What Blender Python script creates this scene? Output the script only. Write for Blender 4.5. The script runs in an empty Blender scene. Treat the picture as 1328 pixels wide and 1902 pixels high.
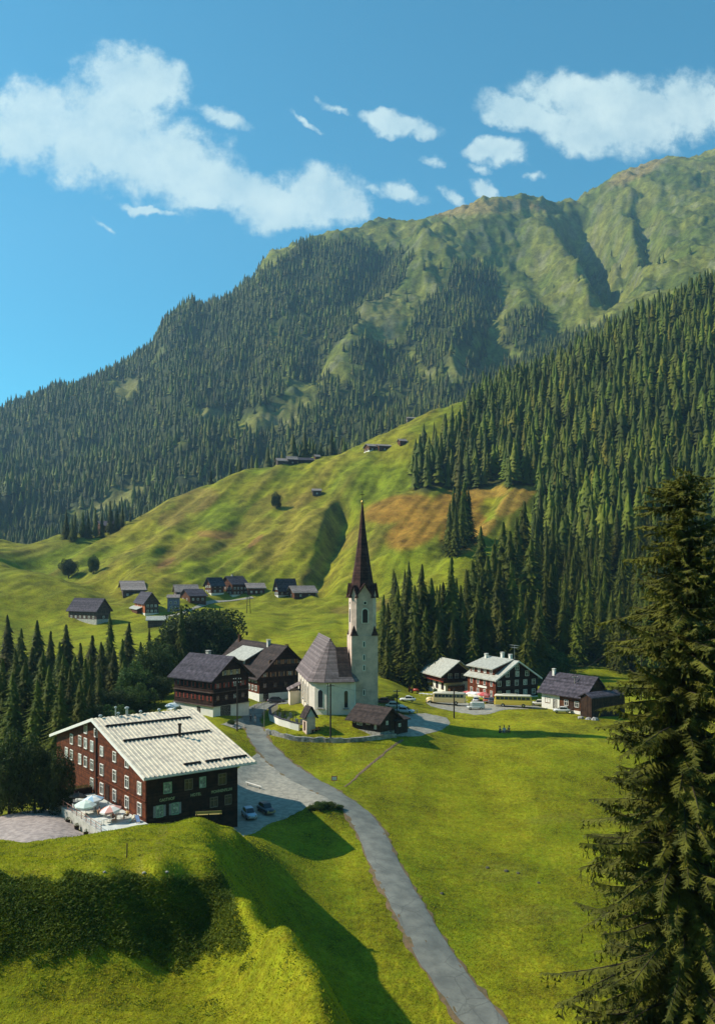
import bpy, bmesh, math, random
import numpy as np
from mathutils import Vector, Matrix

# ------------------------------------------------------------------ camera, sky, sun, exposure
scene = bpy.context.scene
COL = scene.collection
F, CX, HZ, CAMZ = 1600.0, 664.0, 1070.0, 50.0      # focal length and horizon in photograph pixels, eye height in metres
cam_data = bpy.data.cameras.new("camera")
cam = bpy.data.objects.new("camera", cam_data)
COL.objects.link(cam)
cam.location = (0, 0, CAMZ)
cam.rotation_euler = (math.radians(90), 0, 0)
cam_data.sensor_fit = 'VERTICAL'
cam_data.sensor_height = 36.0
cam_data.lens = 36.0 * F / 1902.0
cam_data.shift_y = (HZ - 951.0) / 1902.0
cam_data.clip_start = 0.5
cam_data.clip_end = 20000
scene.camera = cam

SUN_AZ, SUN_EL = 277.0, 40.0
SUN_STRENGTH, SKY_STRENGTH = 5.0, 0.088
sa, se = math.radians(SUN_AZ), math.radians(SUN_EL)
S = Vector((math.sin(sa) * math.cos(se), math.cos(sa) * math.cos(se), math.sin(se)))
sun_data = bpy.data.lights.new("sun", 'SUN')
sun_data.energy = SUN_STRENGTH
sun_data.angle = math.radians(0.5)
sun_data.color = (1.0, 0.93, 0.80)
sun = bpy.data.objects.new("sun", sun_data)
sun.rotation_euler = S.to_track_quat('Z', 'Y').to_euler()
sun.location = (-300, 50, 400)
COL.objects.link(sun)

scene.view_settings.view_transform = 'Standard'
scene.view_settings.look = 'None'
scene.view_settings.gamma = 1.0
scene.view_settings.exposure = 0.52
scene.cycles.max_bounces = 6
scene.cycles.diffuse_bounces = 2
scene.cycles.glossy_bounces = 2
scene.cycles.transmission_bounces = 2
scene.cycles.volume_bounces = 0
scene.cycles.transparent_max_bounces = 4
scene.cycles.use_denoising = True


def lin(r, g, b):
    def c(v):
        v = v / 255.0
        return v / 12.92 if v <= 0.04045 else ((v + 0.055) / 1.055) ** 2.4
    return (c(r), c(g), c(b))


class NT:
    """Small helper round a node tree."""
    def __init__(self, tree):
        self.t = tree
        tree.nodes.clear()

    def n(self, typ, **kw):
        nd = self.t.nodes.new(typ)
        for k, v in kw.items():
            setattr(nd, k, v)
        return nd

    def l(self, a, b):
        self.t.links.new(a, b)

    def val(self, sock, v):
        if isinstance(v, bpy.types.NodeSocket):
            self.l(v, sock)
        else:
            sock.default_value = v

    def math(self, op, a, b=0.0, clamp=False):
        nd = self.n('ShaderNodeMath', operation=op, use_clamp=clamp)
        self.val(nd.inputs[0], a)
        self.val(nd.inputs[1], b)
        return nd.outputs[0]

    def vmath(self, op, a, b):
        nd = self.n('ShaderNodeVectorMath', operation=op)
        self.val(nd.inputs[0], a)
        self.val(nd.inputs[1], b)
        return nd.outputs['Value'] if op in ('LENGTH', 'DOT_PRODUCT') else nd.outputs[0]

    def mix(self, f, a, b, blend='MIX'):
        nd = self.n('ShaderNodeMix', data_type='RGBA', blend_type=blend)
        self.val(nd.inputs[0], f)
        for sock, v in ((nd.inputs[6], a), (nd.inputs[7], b)):
            self.val(sock, (*v, 1.0) if isinstance(v, tuple) and len(v) == 3 else v)
        return nd.outputs[2]

    def noise(self, vec, scale, detail=4.0, rough=0.55, dist=0.0, color=False):
        nd = self.n('ShaderNodeTexNoise')
        if vec is not None:
            self.l(vec, nd.inputs['Vector'])
        nd.inputs['Scale'].default_value = scale
        nd.inputs['Detail'].default_value = detail
        nd.inputs['Roughness'].default_value = rough
        nd.inputs['Distortion'].default_value = dist
        return nd.outputs['Color'] if color else nd.outputs[0]

    def ramp(self, v, lo, hi, clamp=True):
        nd = self.n('ShaderNodeMapRange', clamp=clamp)
        nd.interpolation_type = 'SMOOTHSTEP'
        self.val(nd.inputs[0], v)
        nd.inputs[1].default_value = lo
        nd.inputs[2].default_value = hi
        return nd.outputs[0]


# clouds as (px, py, half-width, half-height, tilt in degrees, weight) in the sky's own direction space
CLOUDS = [(200, 250, 120, 85, 10, 1), (310, 300, 130, 70, 25, 1), (140, 270, 60, 70, 0, 1), (410, 345, 95, 42, 20, 1),
          (225, 200, 50, 40, 20, 1), (590, 365, 85, 50, 0, 1), (520, 385, 75, 42, 0, 1), (530, 412, 48, 20, 0, 1), (640, 385, 50, 26, 10, 1),
          (380, 380, 40, 18, 0, 1), (270, 392, 50, 8, 16, .75), (250, 150, 90, 50, 15, 1), (60, 230, 80, 70, 0, 1),
          (1110, 235, 110, 45, 5, 1), (920, 280, 50, 22, 0, .95), (965, 215, 75, 28, 18, 1), (1195, 225, 70, 60, 0, 1), (1100, 180, 120, 40, 5, .9), (1290, 200, 70, 60, 0, 1),
          (740, 232, 66, 17, 6, .95), (905, 354, 32, 18, 18, .9), (750, 363, 38, 14, 10, .65), (838, 368, 34, 10, 35, .65),
          (615, 203, 30, 7, 30, .55), (410, 218, 48, 15, 25, .65), (890, 316, 26, 8, 10, .55), (792, 294, 18, 10, 0, .5), (690, 358, 30, 9, 20, .5),
          (1000, 320, 22, 8, 0, .45), (560, 225, 30, 6, 25, .4), (640, 432, 26, 8, 0, .55), (200, 415, 22, 6, 25, .4)]


def make_world():
    w = bpy.data.worlds.new("World")
    scene.world = w
    w.use_nodes = True
    N = NT(w.node_tree)
    out = N.n('ShaderNodeOutputWorld')
    bg = N.n('ShaderNodeBackground')
    bg.inputs['Strength'].default_value = SKY_STRENGTH
    N.l(bg.outputs[0], out.inputs[0])
    sky = N.n('ShaderNodeTexSky', sky_type='NISHITA')
    sky.sun_disc = False
    sky.sun_elevation = se
    sky.sun_rotation = sa
    sky.altitude = 1300
    sky.air_density = 1.0
    sky.dust_density = 0.3
    sky.ozone_density = 1.0
    skyc = N.mix(1.0, sky.outputs[0], (0.36, 1.32, 1.36), 'MULTIPLY')
    tc = N.n('ShaderNodeTexCoord')
    d = tc.outputs['Generated']
    sp = N.n('ShaderNodeSeparateXYZ')
    N.l(d, sp.inputs[0])
    y = N.math('MAXIMUM', sp.outputs[1], 0.02)
    u = N.math('DIVIDE', sp.outputs[0], y)
    v = N.math('DIVIDE', sp.outputs[2], y)
    cb = N.n('ShaderNodeCombineXYZ')
    N.l(u, cb.inputs[0])
    N.l(v, cb.inputs[1])
    p = cb.outputs[0]
    nz = N.noise(p, 16.0, 5.0, 0.6, color=True)
    off = N.vmath('SUBTRACT', nz, (0.5, 0.5, 0.5))
    sc = N.n('ShaderNodeVectorMath', operation='SCALE')
    N.l(off, sc.inputs[0])
    sc.inputs['Scale'].default_value = 0.055
    q = N.vmath('ADD', p, sc.outputs[0])
    acc = None
    for (px, py, rx, ry, a, wgt) in CLOUDS:
        mp = N.n('ShaderNodeMapping', vector_type='TEXTURE')
        N.l(q, mp.inputs[0])
        mp.inputs['Location'].default_value = ((px - CX) / F, (HZ - py) / F, 0)
        mp.inputs['Rotation'].default_value = (0, 0, -math.radians(a))
        mp.inputs['Scale'].default_value = (rx * 1.5 / F, ry * 1.5 / F, 1)
        ln = N.vmath('LENGTH', mp.outputs[0], (0, 0, 0))
        f = N.math('MULTIPLY', N.math('SUBTRACT', 1.0, ln, True), wgt * 1.35)
        acc = f if acc is None else N.math('MAXIMUM', acc, f)
    fine = N.noise(p, 26.0, 8.0, 0.68)
    dens = N.math('ADD', acc, N.math('MULTIPLY', N.math('SUBTRACT', fine, 0.5), 1.5))
    alpha = N.ramp(dens, 0.10, 0.72)
    alpha = N.math('MULTIPLY', alpha, N.ramp(acc, 0.0, 0.2))
    alpha = N.math('MULTIPLY', alpha, N.ramp(sp.outputs[1], 0.1, 0.3))
    shade = N.ramp(N.noise(p, 9.0, 4.0), 0.3, 0.7)
    k = 0.72 / SKY_STRENGTH
    cc = N.mix(shade, (0.60 * k, 0.80 * k, 0.84 * k), (0.80 * k, 0.97 * k, 0.95 * k))
    body = N.math('ADD', 0.62, N.math('MULTIPLY', N.ramp(N.noise(p, 13.0, 8.0, 0.66), 0.28, 0.66), 0.34))
    fin = N.mix(N.math('MULTIPLY', alpha, body), skyc, cc)
    N.l(fin, bg.inputs[0])


make_world()

# ------------------------------------------------------------------ helpers
PI = math.pi


def put(name, me, parent=None, loc=None, rotz=0.0):
    o = bpy.data.objects.new(name, me)
    COL.objects.link(o)
    if parent is not None:
        o.parent = parent
    if loc is not None:
        o.location = loc
    if rotz:
        o.rotation_euler = (0, 0, rotz)
    return o


def tag(o, label=None, cat=None, group=None, kind=None):
    if label: o['label'] = label
    if cat: o['category'] = cat
    if group: o['group'] = group
    if kind: o['kind'] = kind
    return o


def thing(name, label, cat, loc, rotz=0.0, group=None, scale=1.0):
    o = put(name, None, None, loc, rotz)
    o.empty_display_size = 0.5
    o.scale = (scale,) * 3
    return tag(o, label, cat, group)


def dup(root, loc, rotz=0.0, scale=1.0, label=None, group=None):
    r = root.copy()
    COL.objects.link(r)
    r.location, r.rotation_euler = loc, (0, 0, rotz)
    r.scale = (scale,) * 3 if isinstance(scale, (int, float)) else scale
    if label: r['label'] = label
    if group: r['group'] = group
    for ch in root.children:
        c = ch.copy()
        COL.objects.link(c)
        c.parent = r
        for g in ch.children:
            e = g.copy()
            COL.objects.link(e)
            e.parent = c
    return r


class MB:
    """Collects faces of one mesh."""
    def __init__(self):
        self.v, self.f, self.m = [], [], []

    def face(self, pts, m=0):
        i = len(self.v)
        self.v.extend(pts)
        self.f.append(tuple(range(i, i + len(pts))))
        self.m.append(m)

    def hexa(self, p, m=0):
        i = len(self.v)
        self.v.extend(p)
        for q in ((0, 3, 2, 1), (4, 5, 6, 7), (0, 1, 5, 4), (1, 2, 6, 5), (2, 3, 7, 6), (3, 0, 4, 7)):
            self.f.append(tuple(i + k for k in q))
            self.m.append(m)

    def box(self, x0, x1, y0, y1, z0, z1, m=0):
        self.hexa([(x0, y0, z0), (x1, y0, z0), (x1, y1, z0), (x0, y1, z0), (x0, y0, z1), (x1, y0, z1), (x1, y1, z1), (x0, y1, z1)], m)

    def ring(self, loops, m=0, cap=True, close=True):
        """Skin consecutive closed loops of the same number of points."""
        i = len(self.v)
        n = len(loops[0])
        for lp in loops:
            self.v.extend(lp)
        for a in range(len(loops) - 1):
            for k in range(n if close else n - 1):
                k2 = (k + 1) % n
                self.f.append((i + a * n + k, i + a * n + k2, i + (a + 1) * n + k2, i + (a + 1) * n + k))
                self.m.append(m)
        if cap:
            self.f.append(tuple(i + k for k in range(n))[::-1])
            self.m.append(m)
            j = i + (len(loops) - 1) * n
            self.f.append(tuple(j + k for k in range(n)))
            self.m.append(m)

    def tube(self, pts, rad, n=6, m=0):
        pts = [Vector(p) for p in pts]
        loops = []
        for k, p in enumerate(pts):
            d = (pts[min(k + 1, len(pts) - 1)] - pts[max(k - 1, 0)]).normalized()
            a = d.orthogonal().normalized() if abs(d.z) < 0.9 else Vector((1, 0, 0)).cross(d).normalized()
            b = d.cross(a)
            r = rad[k] if isinstance(rad, (list, tuple)) else rad
            loops.append([tuple(p + (a * math.cos(2 * PI * j / n) + b * math.sin(2 * PI * j / n)) * r) for j in range(n)])
        self.ring(loops, m)

    def lathe(self, prof, n=10, m=0, cx=0, cy=0):
        self.ring([[(cx + r * math.cos(2 * PI * j / n), cy + r * math.sin(2 * PI * j / n), z) for j in range(n)] for r, z in prof], m)

    def build(self, name, mats, parent=None, loc=None, smooth=False):
        me = bpy.data.meshes.new(name)
        me.from_pydata([tuple(p) for p in self.v], [], self.f)
        for mt in (mats if isinstance(mats, (list, tuple)) else [mats]):
            me.materials.append(mt)
        if any(self.m):
            me.polygons.foreach_set('material_index', self.m)
        if smooth:
            me.polygons.foreach_set('use_smooth', [True] * len(self.f))
        me.update()
        return put(name, me, parent, loc)


def np_mesh(name, V, T, mat, smooth=False, quads=False):
    k = 4 if quads else 3
    me = bpy.data.meshes.new(name)
    V = np.asarray(V, np.float32)
    T = np.asarray(T, np.int32)
    me.vertices.add(len(V))
    me.vertices.foreach_set('co', V.ravel())
    me.loops.add(len(T) * k)
    me.loops.foreach_set('vertex_index', T.ravel())
    me.polygons.add(len(T))
    me.polygons.foreach_set('loop_start', np.arange(0, len(T) * k, k, dtype=np.int32))
    if smooth:
        me.polygons.foreach_set('use_smooth', np.ones(len(T), bool))
    me.update(calc_edges=True)
    if mat is not None:
        me.materials.append(mat)
    return me


# ------------------------------------------------------------------ materials
def mat(name, c1, c2=None, scale=3.0, rough=0.8, bump=0.0, bscale=None, stretch=None, spec=0.25, metal=0.0, detail=5.0, lo=0.35, hi=0.65, rnd=0.0):
    m = bpy.data.materials.new(name)
    m.use_nodes = True
    N = NT(m.node_tree)
    out = N.n('ShaderNodeOutputMaterial')
    b = N.n('ShaderNodeBsdfPrincipled')
    N.l(b.outputs[0], out.inputs[0])
    b.inputs['Roughness'].default_value = rough
    b.inputs['Specular IOR Level'].default_value = spec
    b.inputs['Metallic'].default_value = metal
    tc = N.n('ShaderNodeTexCoord')
    vec = tc.outputs['Object']
    if stretch:
        mp = N.n('ShaderNodeMapping')
        N.l(vec, mp.inputs[0])
        mp.inputs['Scale'].default_value = stretch
        vec = mp.outputs[0]
    col = None
    if c2 is not None:
        col = N.mix(N.ramp(N.noise(vec, scale, detail, 0.6), lo, hi), c1, c2)
    if rnd:
        oi = N.n('ShaderNodeObjectInfo')
        hs = N.n('ShaderNodeHueSaturation')
        N.val(hs.inputs['Color'], col if col is not None else (*c1, 1))
        N.l(N.math('ADD', N.math('MULTIPLY', oi.outputs['Random'], 2 * rnd), 1.0 - rnd), hs.inputs['Value'])
        N.l(N.math('ADD', N.math('MULTIPLY', oi.outputs['Random'], 0.03), 0.485), hs.inputs['Hue'])
        col = hs.outputs[0]
    if col is not None:
        N.l(col, b.inputs['Base Color'])
    else:
        b.inputs['Base Color'].default_value = (*c1, 1)
    if bump:
        bp = N.n('ShaderNodeBump')
        bp.inputs['Strength'].default_value = 1.0
        bp.inputs['Distance'].default_value = bump
        N.l(N.noise(vec, bscale or scale * 3, 4.0, 0.6), bp.inputs['Height'])
        N.l(bp.outputs[0], b.inputs['Normal'])
    return m


def leafmat(name, c1, c2, scale=0.6, rnd=0.18, trans=0.25):
    m = mat(name, c1, c2, scale=scale, rough=0.7, spec=0.15, rnd=rnd)
    N = m.node_tree
    out = [n for n in N.nodes if n.type == 'OUTPUT_MATERIAL'][0]
    b = [n for n in N.nodes if n.type == 'BSDF_PRINCIPLED'][0]
    src = b.inputs['Base Color'].links[0].from_socket
    t = N.nodes.new('ShaderNodeBsdfTranslucent')
    N.links.new(src, t.inputs[0])
    mx = N.nodes.new('ShaderNodeMixShader')
    mx.inputs[0].default_value = trans
    N.links.new(b.outputs[0], mx.inputs[1])
    N.links.new(t.outputs[0], mx.inputs[2])
    N.links.new(mx.outputs[0], out.inputs[0])
    return m


def planks(name, c1, c2, pitch=0.22, axis=2, rough=0.85, gap=0.02):
    """Timber wall: bands along one axis with grain noise and a groove bump."""
    m = mat(name, c1, c2, scale=1.3, rough=rough, spec=0.15)
    N = NT.__new__(NT)
    N.t = m.node_tree
    b = [n for n in N.t.nodes if n.type == 'BSDF_PRINCIPLED'][0]
    tc = [n for n in N.t.nodes if n.type == 'TEX_COORD'][0]
    sp = N.n('ShaderNodeSeparateXYZ')
    N.l(tc.outputs['Object'], sp.inputs[0])
    a = sp.outputs[axis] if axis is not None else N.math('ADD', sp.outputs[0], sp.outputs[1])
    fr = N.math('FRACT', N.math('DIVIDE', a, pitch))
    idx = N.math('FLOOR', N.math('DIVIDE', a, pitch))
    wn = N.n('ShaderNodeTexWhiteNoise', noise_dimensions='1D')
    N.l(idx, wn.inputs['W'])
    src = b.inputs['Base Color'].links[0].from_socket
    v = N.math('ADD', N.math('MULTIPLY', wn.outputs[0], 0.6), 0.7)
    cb = N.n('ShaderNodeCombineColor')
    for i in range(3):
        N.l(v, cb.inputs[i])
    c = N.mix(1.0, src, cb.outputs[0], 'MULTIPLY')
    N.l(c, b.inputs['Base Color'])
    bp = N.n('ShaderNodeBump')
    bp.inputs['Distance'].default_value = gap
    N.l(N.ramp(N.math('ABSOLUTE', N.math('SUBTRACT', fr, 0.5)), 0.5, 0.38), bp.inputs['Height'])
    N.l(bp.outputs[0], b.inputs['Normal'])
    return m


M = {}
M['wood_red'] = planks('wood_red', (0.150, 0.040, 0.014), (0.075, 0.021, 0.009), 0.16)
M['wood_dark'] = planks('wood_dark', (0.045, 0.022, 0.012), (0.022, 0.011, 0.007), 0.2)
M['wood_brown'] = planks('wood_brown', (0.13, 0.052, 0.022), (0.065, 0.026, 0.012), 0.2)
M['wood_grey'] = planks('wood_grey', (0.12, 0.082, 0.065), (0.06, 0.040, 0.033), 0.22)
M['wood_barn'] = planks('wood_barn', (0.055, 0.030, 0.018), (0.03, 0.016, 0.010), 0.24, axis=None)
M['wood_blue'] = planks('wood_blue', (0.20, 0.22, 0.33), (0.13, 0.15, 0.25), 0.25, axis=None)
M['balcony_red'] = mat('balcony_red', (0.28, 0.045, 0.022), (0.18, 0.03, 0.016), 4)
M['plaster'] = mat('plaster', (0.80, 0.76, 0.66), (0.68, 0.65, 0.57), 1.2, bump=0.02, bscale=8, lo=0.3, hi=0.75)
M['church_plaster'] = mat('church_plaster', (0.82, 0.72, 0.60), (0.66, 0.57, 0.48), 0.7, bump=0.03, bscale=5, lo=0.35, hi=0.8)
M['tower_plaster'] = mat('tower_plaster', (0.74, 0.54, 0.42), (0.46, 0.34, 0.27), 0.6, bump=0.05, bscale=4, detail=8, lo=0.3, hi=0.7)
M['white_wood'] = mat('white_wood', (0.80, 0.77, 0.70), (0.7, 0.67, 0.6), 8)
M['green_wood'] = mat('green_wood', (0.30, 0.42, 0.30), (0.22, 0.34, 0.24), 8)
M['shutter_red'] = mat('shutter_red', (0.33, 0.05, 0.025), (0.24, 0.035, 0.02), 6)
M['shutter_white'] = mat('shutter_white', (0.30, 0.29, 0.31), (0.22, 0.22, 0.24), 6)
M['glass'] = mat('glass', (0.025, 0.03, 0.035), rough=0.12, spec=0.6)
M['curtain'] = mat('curtain', (0.55, 0.56, 0.5), (0.18, 0.2, 0.18), 2.2, rough=0.5, lo=0.4, hi=0.55)
M['slate'] = planks('slate', (0.085, 0.072, 0.088), (0.040, 0.034, 0.042), 0.35, axis=2, gap=0.03)
M['shingle_dark'] = planks('shingle_dark', (0.060, 0.042, 0.036), (0.030, 0.022, 0.020), 0.3, axis=2, gap=0.03)
M['shingle_grey'] = planks('shingle_grey', (0.30, 0.25, 0.22), (0.19, 0.155, 0.14), 0.3, axis=2, gap=0.03)
M['church_roof'] = planks('church_roof', (0.21, 0.165, 0.158), (0.145, 0.112, 0.106), 0.22, axis=2, gap=0.02)
M['spire'] = planks('spire', (0.085, 0.038, 0.030), (0.045, 0.022, 0.018), 0.30, axis=2, gap=0.03)
M['roof_light'] = mat('roof_light', (0.46, 0.45, 0.38), (0.32, 0.31, 0.26), 1.5, rough=0.55, stretch=(1, 1, 1), detail=8)
M['roof_metal'] = mat('roof_metal', (0.68, 0.59, 0.44), (0.40, 0.35, 0.28), 1.1, rough=0.55, detail=10, lo=0.40, hi=0.72)
M['iron'] = mat('iron', (0.035, 0.022, 0.018), (0.06, 0.03, 0.02), 5, rough=0.6)
M['zinc'] = mat('zinc', (0.5, 0.5, 0.47), (0.36, 0.36, 0.34), 6, rough=0.45, metal=0.3)
M['chimney'] = mat('chimney', (0.62, 0.58, 0.5), (0.42, 0.38, 0.33), 4)
M['gold'] = mat('gold', (0.55, 0.33, 0.08), rough=0.35, metal=0.8)
M['lettering'] = mat('lettering', (0.5, 0.55, 0.3), (0.42, 0.46, 0.25), 4)
M['pole'] = mat('pole', (0.055, 0.038, 0.026), (0.035, 0.024, 0.018), 3, stretch=(6, 6, 0.6))
M['pole_grey'] = mat('pole_grey', (0.3, 0.27, 0.22), (0.2, 0.18, 0.15), 3, stretch=(6, 6, 0.6))
M['bark'] = mat('bark', (0.060, 0.040, 0.027), (0.03, 0.02, 0.014), 4, bump=0.04, stretch=(3, 3, 0.6))
M['concrete'] = mat('concrete', (0.52, 0.49, 0.42), (0.38, 0.36, 0.31), 1.2, bump=0.02)
M['terrace'] = mat('terrace', (0.66, 0.66, 0.58), (0.52, 0.52, 0.46), 0.8, detail=8)
M['gravel'] = mat('gravel', (0.36, 0.33, 0.26), (0.23, 0.215, 0.175), 1.1, bump=0.03, bscale=9, detail=9)
M['asphalt'] = mat('asphalt', (0.215, 0.215, 0.180), (0.130, 0.132, 0.115), 0.5, bump=0.01, bscale=12, detail=9, lo=0.3, hi=0.7)
M['dirt'] = mat('dirt', (0.20, 0.13, 0.075), (0.11, 0.075, 0.045), 1.5, bump=0.05)
M['rock'] = mat('rock', (0.36, 0.34, 0.30), (0.17, 0.16, 0.14), 1.6, bump=0.12, bscale=4)
M['tyre'] = mat('tyre', (0.02, 0.02, 0.02), rough=0.8)
M['chrome'] = mat('chrome', (0.6, 0.6, 0.58), rough=0.25, metal=0.9)
M['skin'] = mat('skin', (0.50, 0.28, 0.19), rough=0.6)
M['needles'] = leafmat('needles', (0.115, 0.125, 0.008), (0.045, 0.058, 0.005), 0.5, trans=0.25, rnd=.35)
M['needles_hero'] = leafmat('needles_hero', (0.135, 0.128, 0.016), (0.048, 0.052, 0.008), 0.8, trans=0.25)
M['needles_far'] = leafmat('needles_far', (0.100, 0.108, 0.008), (0.040, 0.050, 0.005), 0.03, trans=0.1)
_t = M['needles_far'].node_tree
_b = [n for n in _t.nodes if n.type == 'BSDF_PRINCIPLED'][0]
_src = _b.inputs['Base Color'].links[0].from_socket
_N = NT.__new__(NT)
_N.t = _t
_a = _N.n('ShaderNodeAttribute', attribute_name='tone')
_c = _N.mix(1.0, _src, _a.outputs['Color'], 'MULTIPLY')
_t.links.new(_c, _b.inputs['Base Color'])
_t.links.new(_c, [n for n in _t.nodes if n.type == 'BSDF_TRANSLUCENT'][0].inputs[0])
M['leaves'] = leafmat('leaves', (0.075, 0.120, 0.018), (0.032, 0.062, 0.010), 0.5)
M['leaves_dark'] = leafmat('leaves_dark', (0.050, 0.068, 0.014), (0.024, 0.036, 0.008), 0.5)
M['weeds'] = leafmat('weeds', (0.12, 0.155, 0.010), (0.07, 0.105, 0.008), 0.35, rnd=0.0, trans=0.3)
M['blades'] = leafmat('blades', (0.44, 0.42, 0.016), (0.28, 0.30, 0.010), 0.16, rnd=0.0, trans=0.55)


def crack(m, c, scale=0.35, width=0.035):
    N = NT.__new__(NT)
    N.t = m.node_tree
    b = [n for n in N.t.nodes if n.type == 'BSDF_PRINCIPLED'][0]
    src = b.inputs['Base Color'].links[0].from_socket
    tc = [n for n in N.t.nodes if n.type == 'TEX_COORD'][0]
    wv = N.vmath('ADD', tc.outputs['Object'], N.noise(tc.outputs['Object'], 0.5, 4.0, 0.6, color=True))
    vo = N.n('ShaderNodeTexVoronoi', feature='DISTANCE_TO_EDGE')
    N.l(wv, vo.inputs['Vector'])
    vo.inputs['Scale'].default_value = scale
    k = N.math('MULTIPLY', N.ramp(vo.outputs['Distance'], width, width * .3), N.ramp(N.noise(tc.outputs['Object'], .12, 3.0), .45, .6))
    k2 = N.ramp(N.noise(tc.outputs['Object'], 5.0, 5.0, .75), .5, .75)
    N.l(N.mix(N.math('MULTIPLY', k2, .35), N.mix(N.math('MULTIPLY', k, .38), src, c), c), b.inputs['Base Color'])


crack(M['asphalt'], (0.075, 0.075, 0.065))
crack(M['gravel'], (0.13, 0.12, 0.095), 0.2, .02)


def paint(name, rgb, rough=0.3):
    if name not in M:
        M[name] = mat(name, rgb, rough=rough, spec=0.5)
    return M[name]
# ------------------------------------------------------------------ terrain: one height field from surveyed points (px, py, distance)
rng = np.random.default_rng(7)
random.seed(7)


def fade(t):
    return t * t * t * (t * (t * 6 - 15) + 10)


_perm = np.random.default_rng(3).permutation(4096).astype(np.int64)
_grad = np.random.default_rng(4).normal(size=(4096, 2))
_grad /= np.linalg.norm(_grad, axis=1)[:, None]


def perlin(x, y):
    xi, yi = np.floor(x).astype(np.int64), np.floor(y).astype(np.int64)
    xf, yf = x - xi, y - yi
    def g(ix, iy, dx, dy):
        h = _perm[(_perm[ix & 4095] + iy) & 4095]
        return _grad[h, 0] * dx + _grad[h, 1] * dy
    u, v = fade(xf), fade(yf)
    a = g(xi, yi, xf, yf) * (1 - u) + g(xi + 1, yi, xf - 1, yf) * u
    b = g(xi, yi + 1, xf, yf - 1) * (1 - u) + g(xi + 1, yi + 1, xf - 1, yf - 1) * u
    return (a * (1 - v) + b * v) * 1.4


def fbm(x, y, o=5, gain=0.5, ridged=False):
    s, a, f = 0, 1.0, 1.0
    for i in range(o):
        n = perlin(x * f + 17.3 * i, y * f - 9.1 * i)
        s = s + a * ((1 - 2 * np.abs(n)) if ridged else n)
        a *= gain
        f *= 2.03
    return s


PTS = []


def add(*rows):
    for r in rows:
        PTS.append(r)


for px in (-700, -300, 0, 300, 664, 1000, 1328, 1700, 2100):
    add((px, 2450, 10), (px, 2400, 22), (px, 2330, 36))
# the knoll in the foreground
add((-300, 1655, 65), (-300, 1590, 90), (0, 1585, 84), (0, 1562, 95), (0, 1585, 104), (236, 1592, 76), (110, 1595, 78), (340, 1575, 82), (110, 1560, 93), (200, 1545, 96), (270, 1534, 98), (350, 1528, 98), (430, 1526, 97),
    (110, 1585, 103), (200, 1570, 106), (270, 1556, 107), (350, 1560, 106), (440, 1552, 112), (-200, 1655, 65), (-100, 1656, 65), (0, 1653, 65.5), (110, 1648, 66.5), (200, 1640, 68), (300, 1627, 71), (390, 1602, 76))


def wadd(*rows):
    for x, y, z in rows:
        PTS.append((CX + F * x / y, HZ - F * z / y, y))


wadd((-17.0, 97, -27.2), (-15.6, 88, -26.4), (-12.6, 76, -25.9), (-8.8, 68, -25.6), (-5.2, 62, -25.3), (-2.8, 56, -25.8), (-1.5, 50, -27.5),
     (-15.0, 97, -29.4), (-13.6, 88, -28.8), (-10.7, 76, -28.4), (-7.0, 68, -28.1), (-3.4, 62, -27.8), (-1.0, 56, -28.4),
     (-10.2, 97, -35.4), (-8.4, 88, -35.6), (-5.4, 76, -35.8), (-1.8, 68, -35.8), (1.6, 62, -35.6), (3.8, 56, -36.0),
     (-12.5, 112, -34.5), (-9, 117, -36.8), (-7, 108, -38), (-6, 99, -39.2), (-4.0, 88, -40.8), (-.6, 76, -41.8), (3.2, 68, -42.6), (7, 60, -43.2), (9.5, 52, -44), (6, 47, -37),
     (-6.5, 53, -28.6), (-4, 47, -30))
for q_, d_ in ((-200, 65), (-100, 65), (0, 65.5), (110, 66.5), (200, 68), (300, 71)):
    add((q_, 1748, d_ - 3.9), (q_, 1905, 55.5), (q_, 2090, 46))
add((385, 1700, 71.5), (450, 1735, 66.5), (430, 1905, 56.5), (500, 1905, 55), (520, 2060, 47))
# hotel, parking, road, meadow
add((270, 1531, 113), (180, 1500, 128), (110, 1490, 132), (0, 1490, 132), (-300, 1500, 140), (110, 1540, 112), (20, 1545, 112),
    (442, 1536, 122), (470, 1508, 130), (520, 1470, 142), (560, 1502, 132), (450, 1460, 145), (540, 1520, 128),
    (648, 1500, 134), (600, 1462, 145), (540, 1432, 154), (490, 1392, 164), (470, 1346, 182), (480, 1322, 193), (510, 1303, 207),
    (690, 1580, 119), (735, 1660, 107), (780, 1730, 99), (850, 1850, 89), (900, 1905, 85),
    (600, 1565, 122), (545, 1535, 127), (600, 1500, 131.5), (660, 1640, 110), (700, 1690, 103),
    (700, 1470, 145), (614, 1378, 168), (760, 1565, 125), (850, 1650, 112), (900, 1500, 142), (1000, 1600, 121), (1100, 1700, 105), (1000, 1450, 152),
    (1100, 1450, 152), (1200, 1500, 140), (1000, 1380, 174), (850, 1400, 168), (1220, 1600, 121), (1328, 1800, 94), (1100, 1880, 86), (1450, 1850, 86), (1600, 1500, 140),
    (680, 1420, 157), (560, 1378, 168), (740, 1372, 170), (520, 1362, 171))
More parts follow.
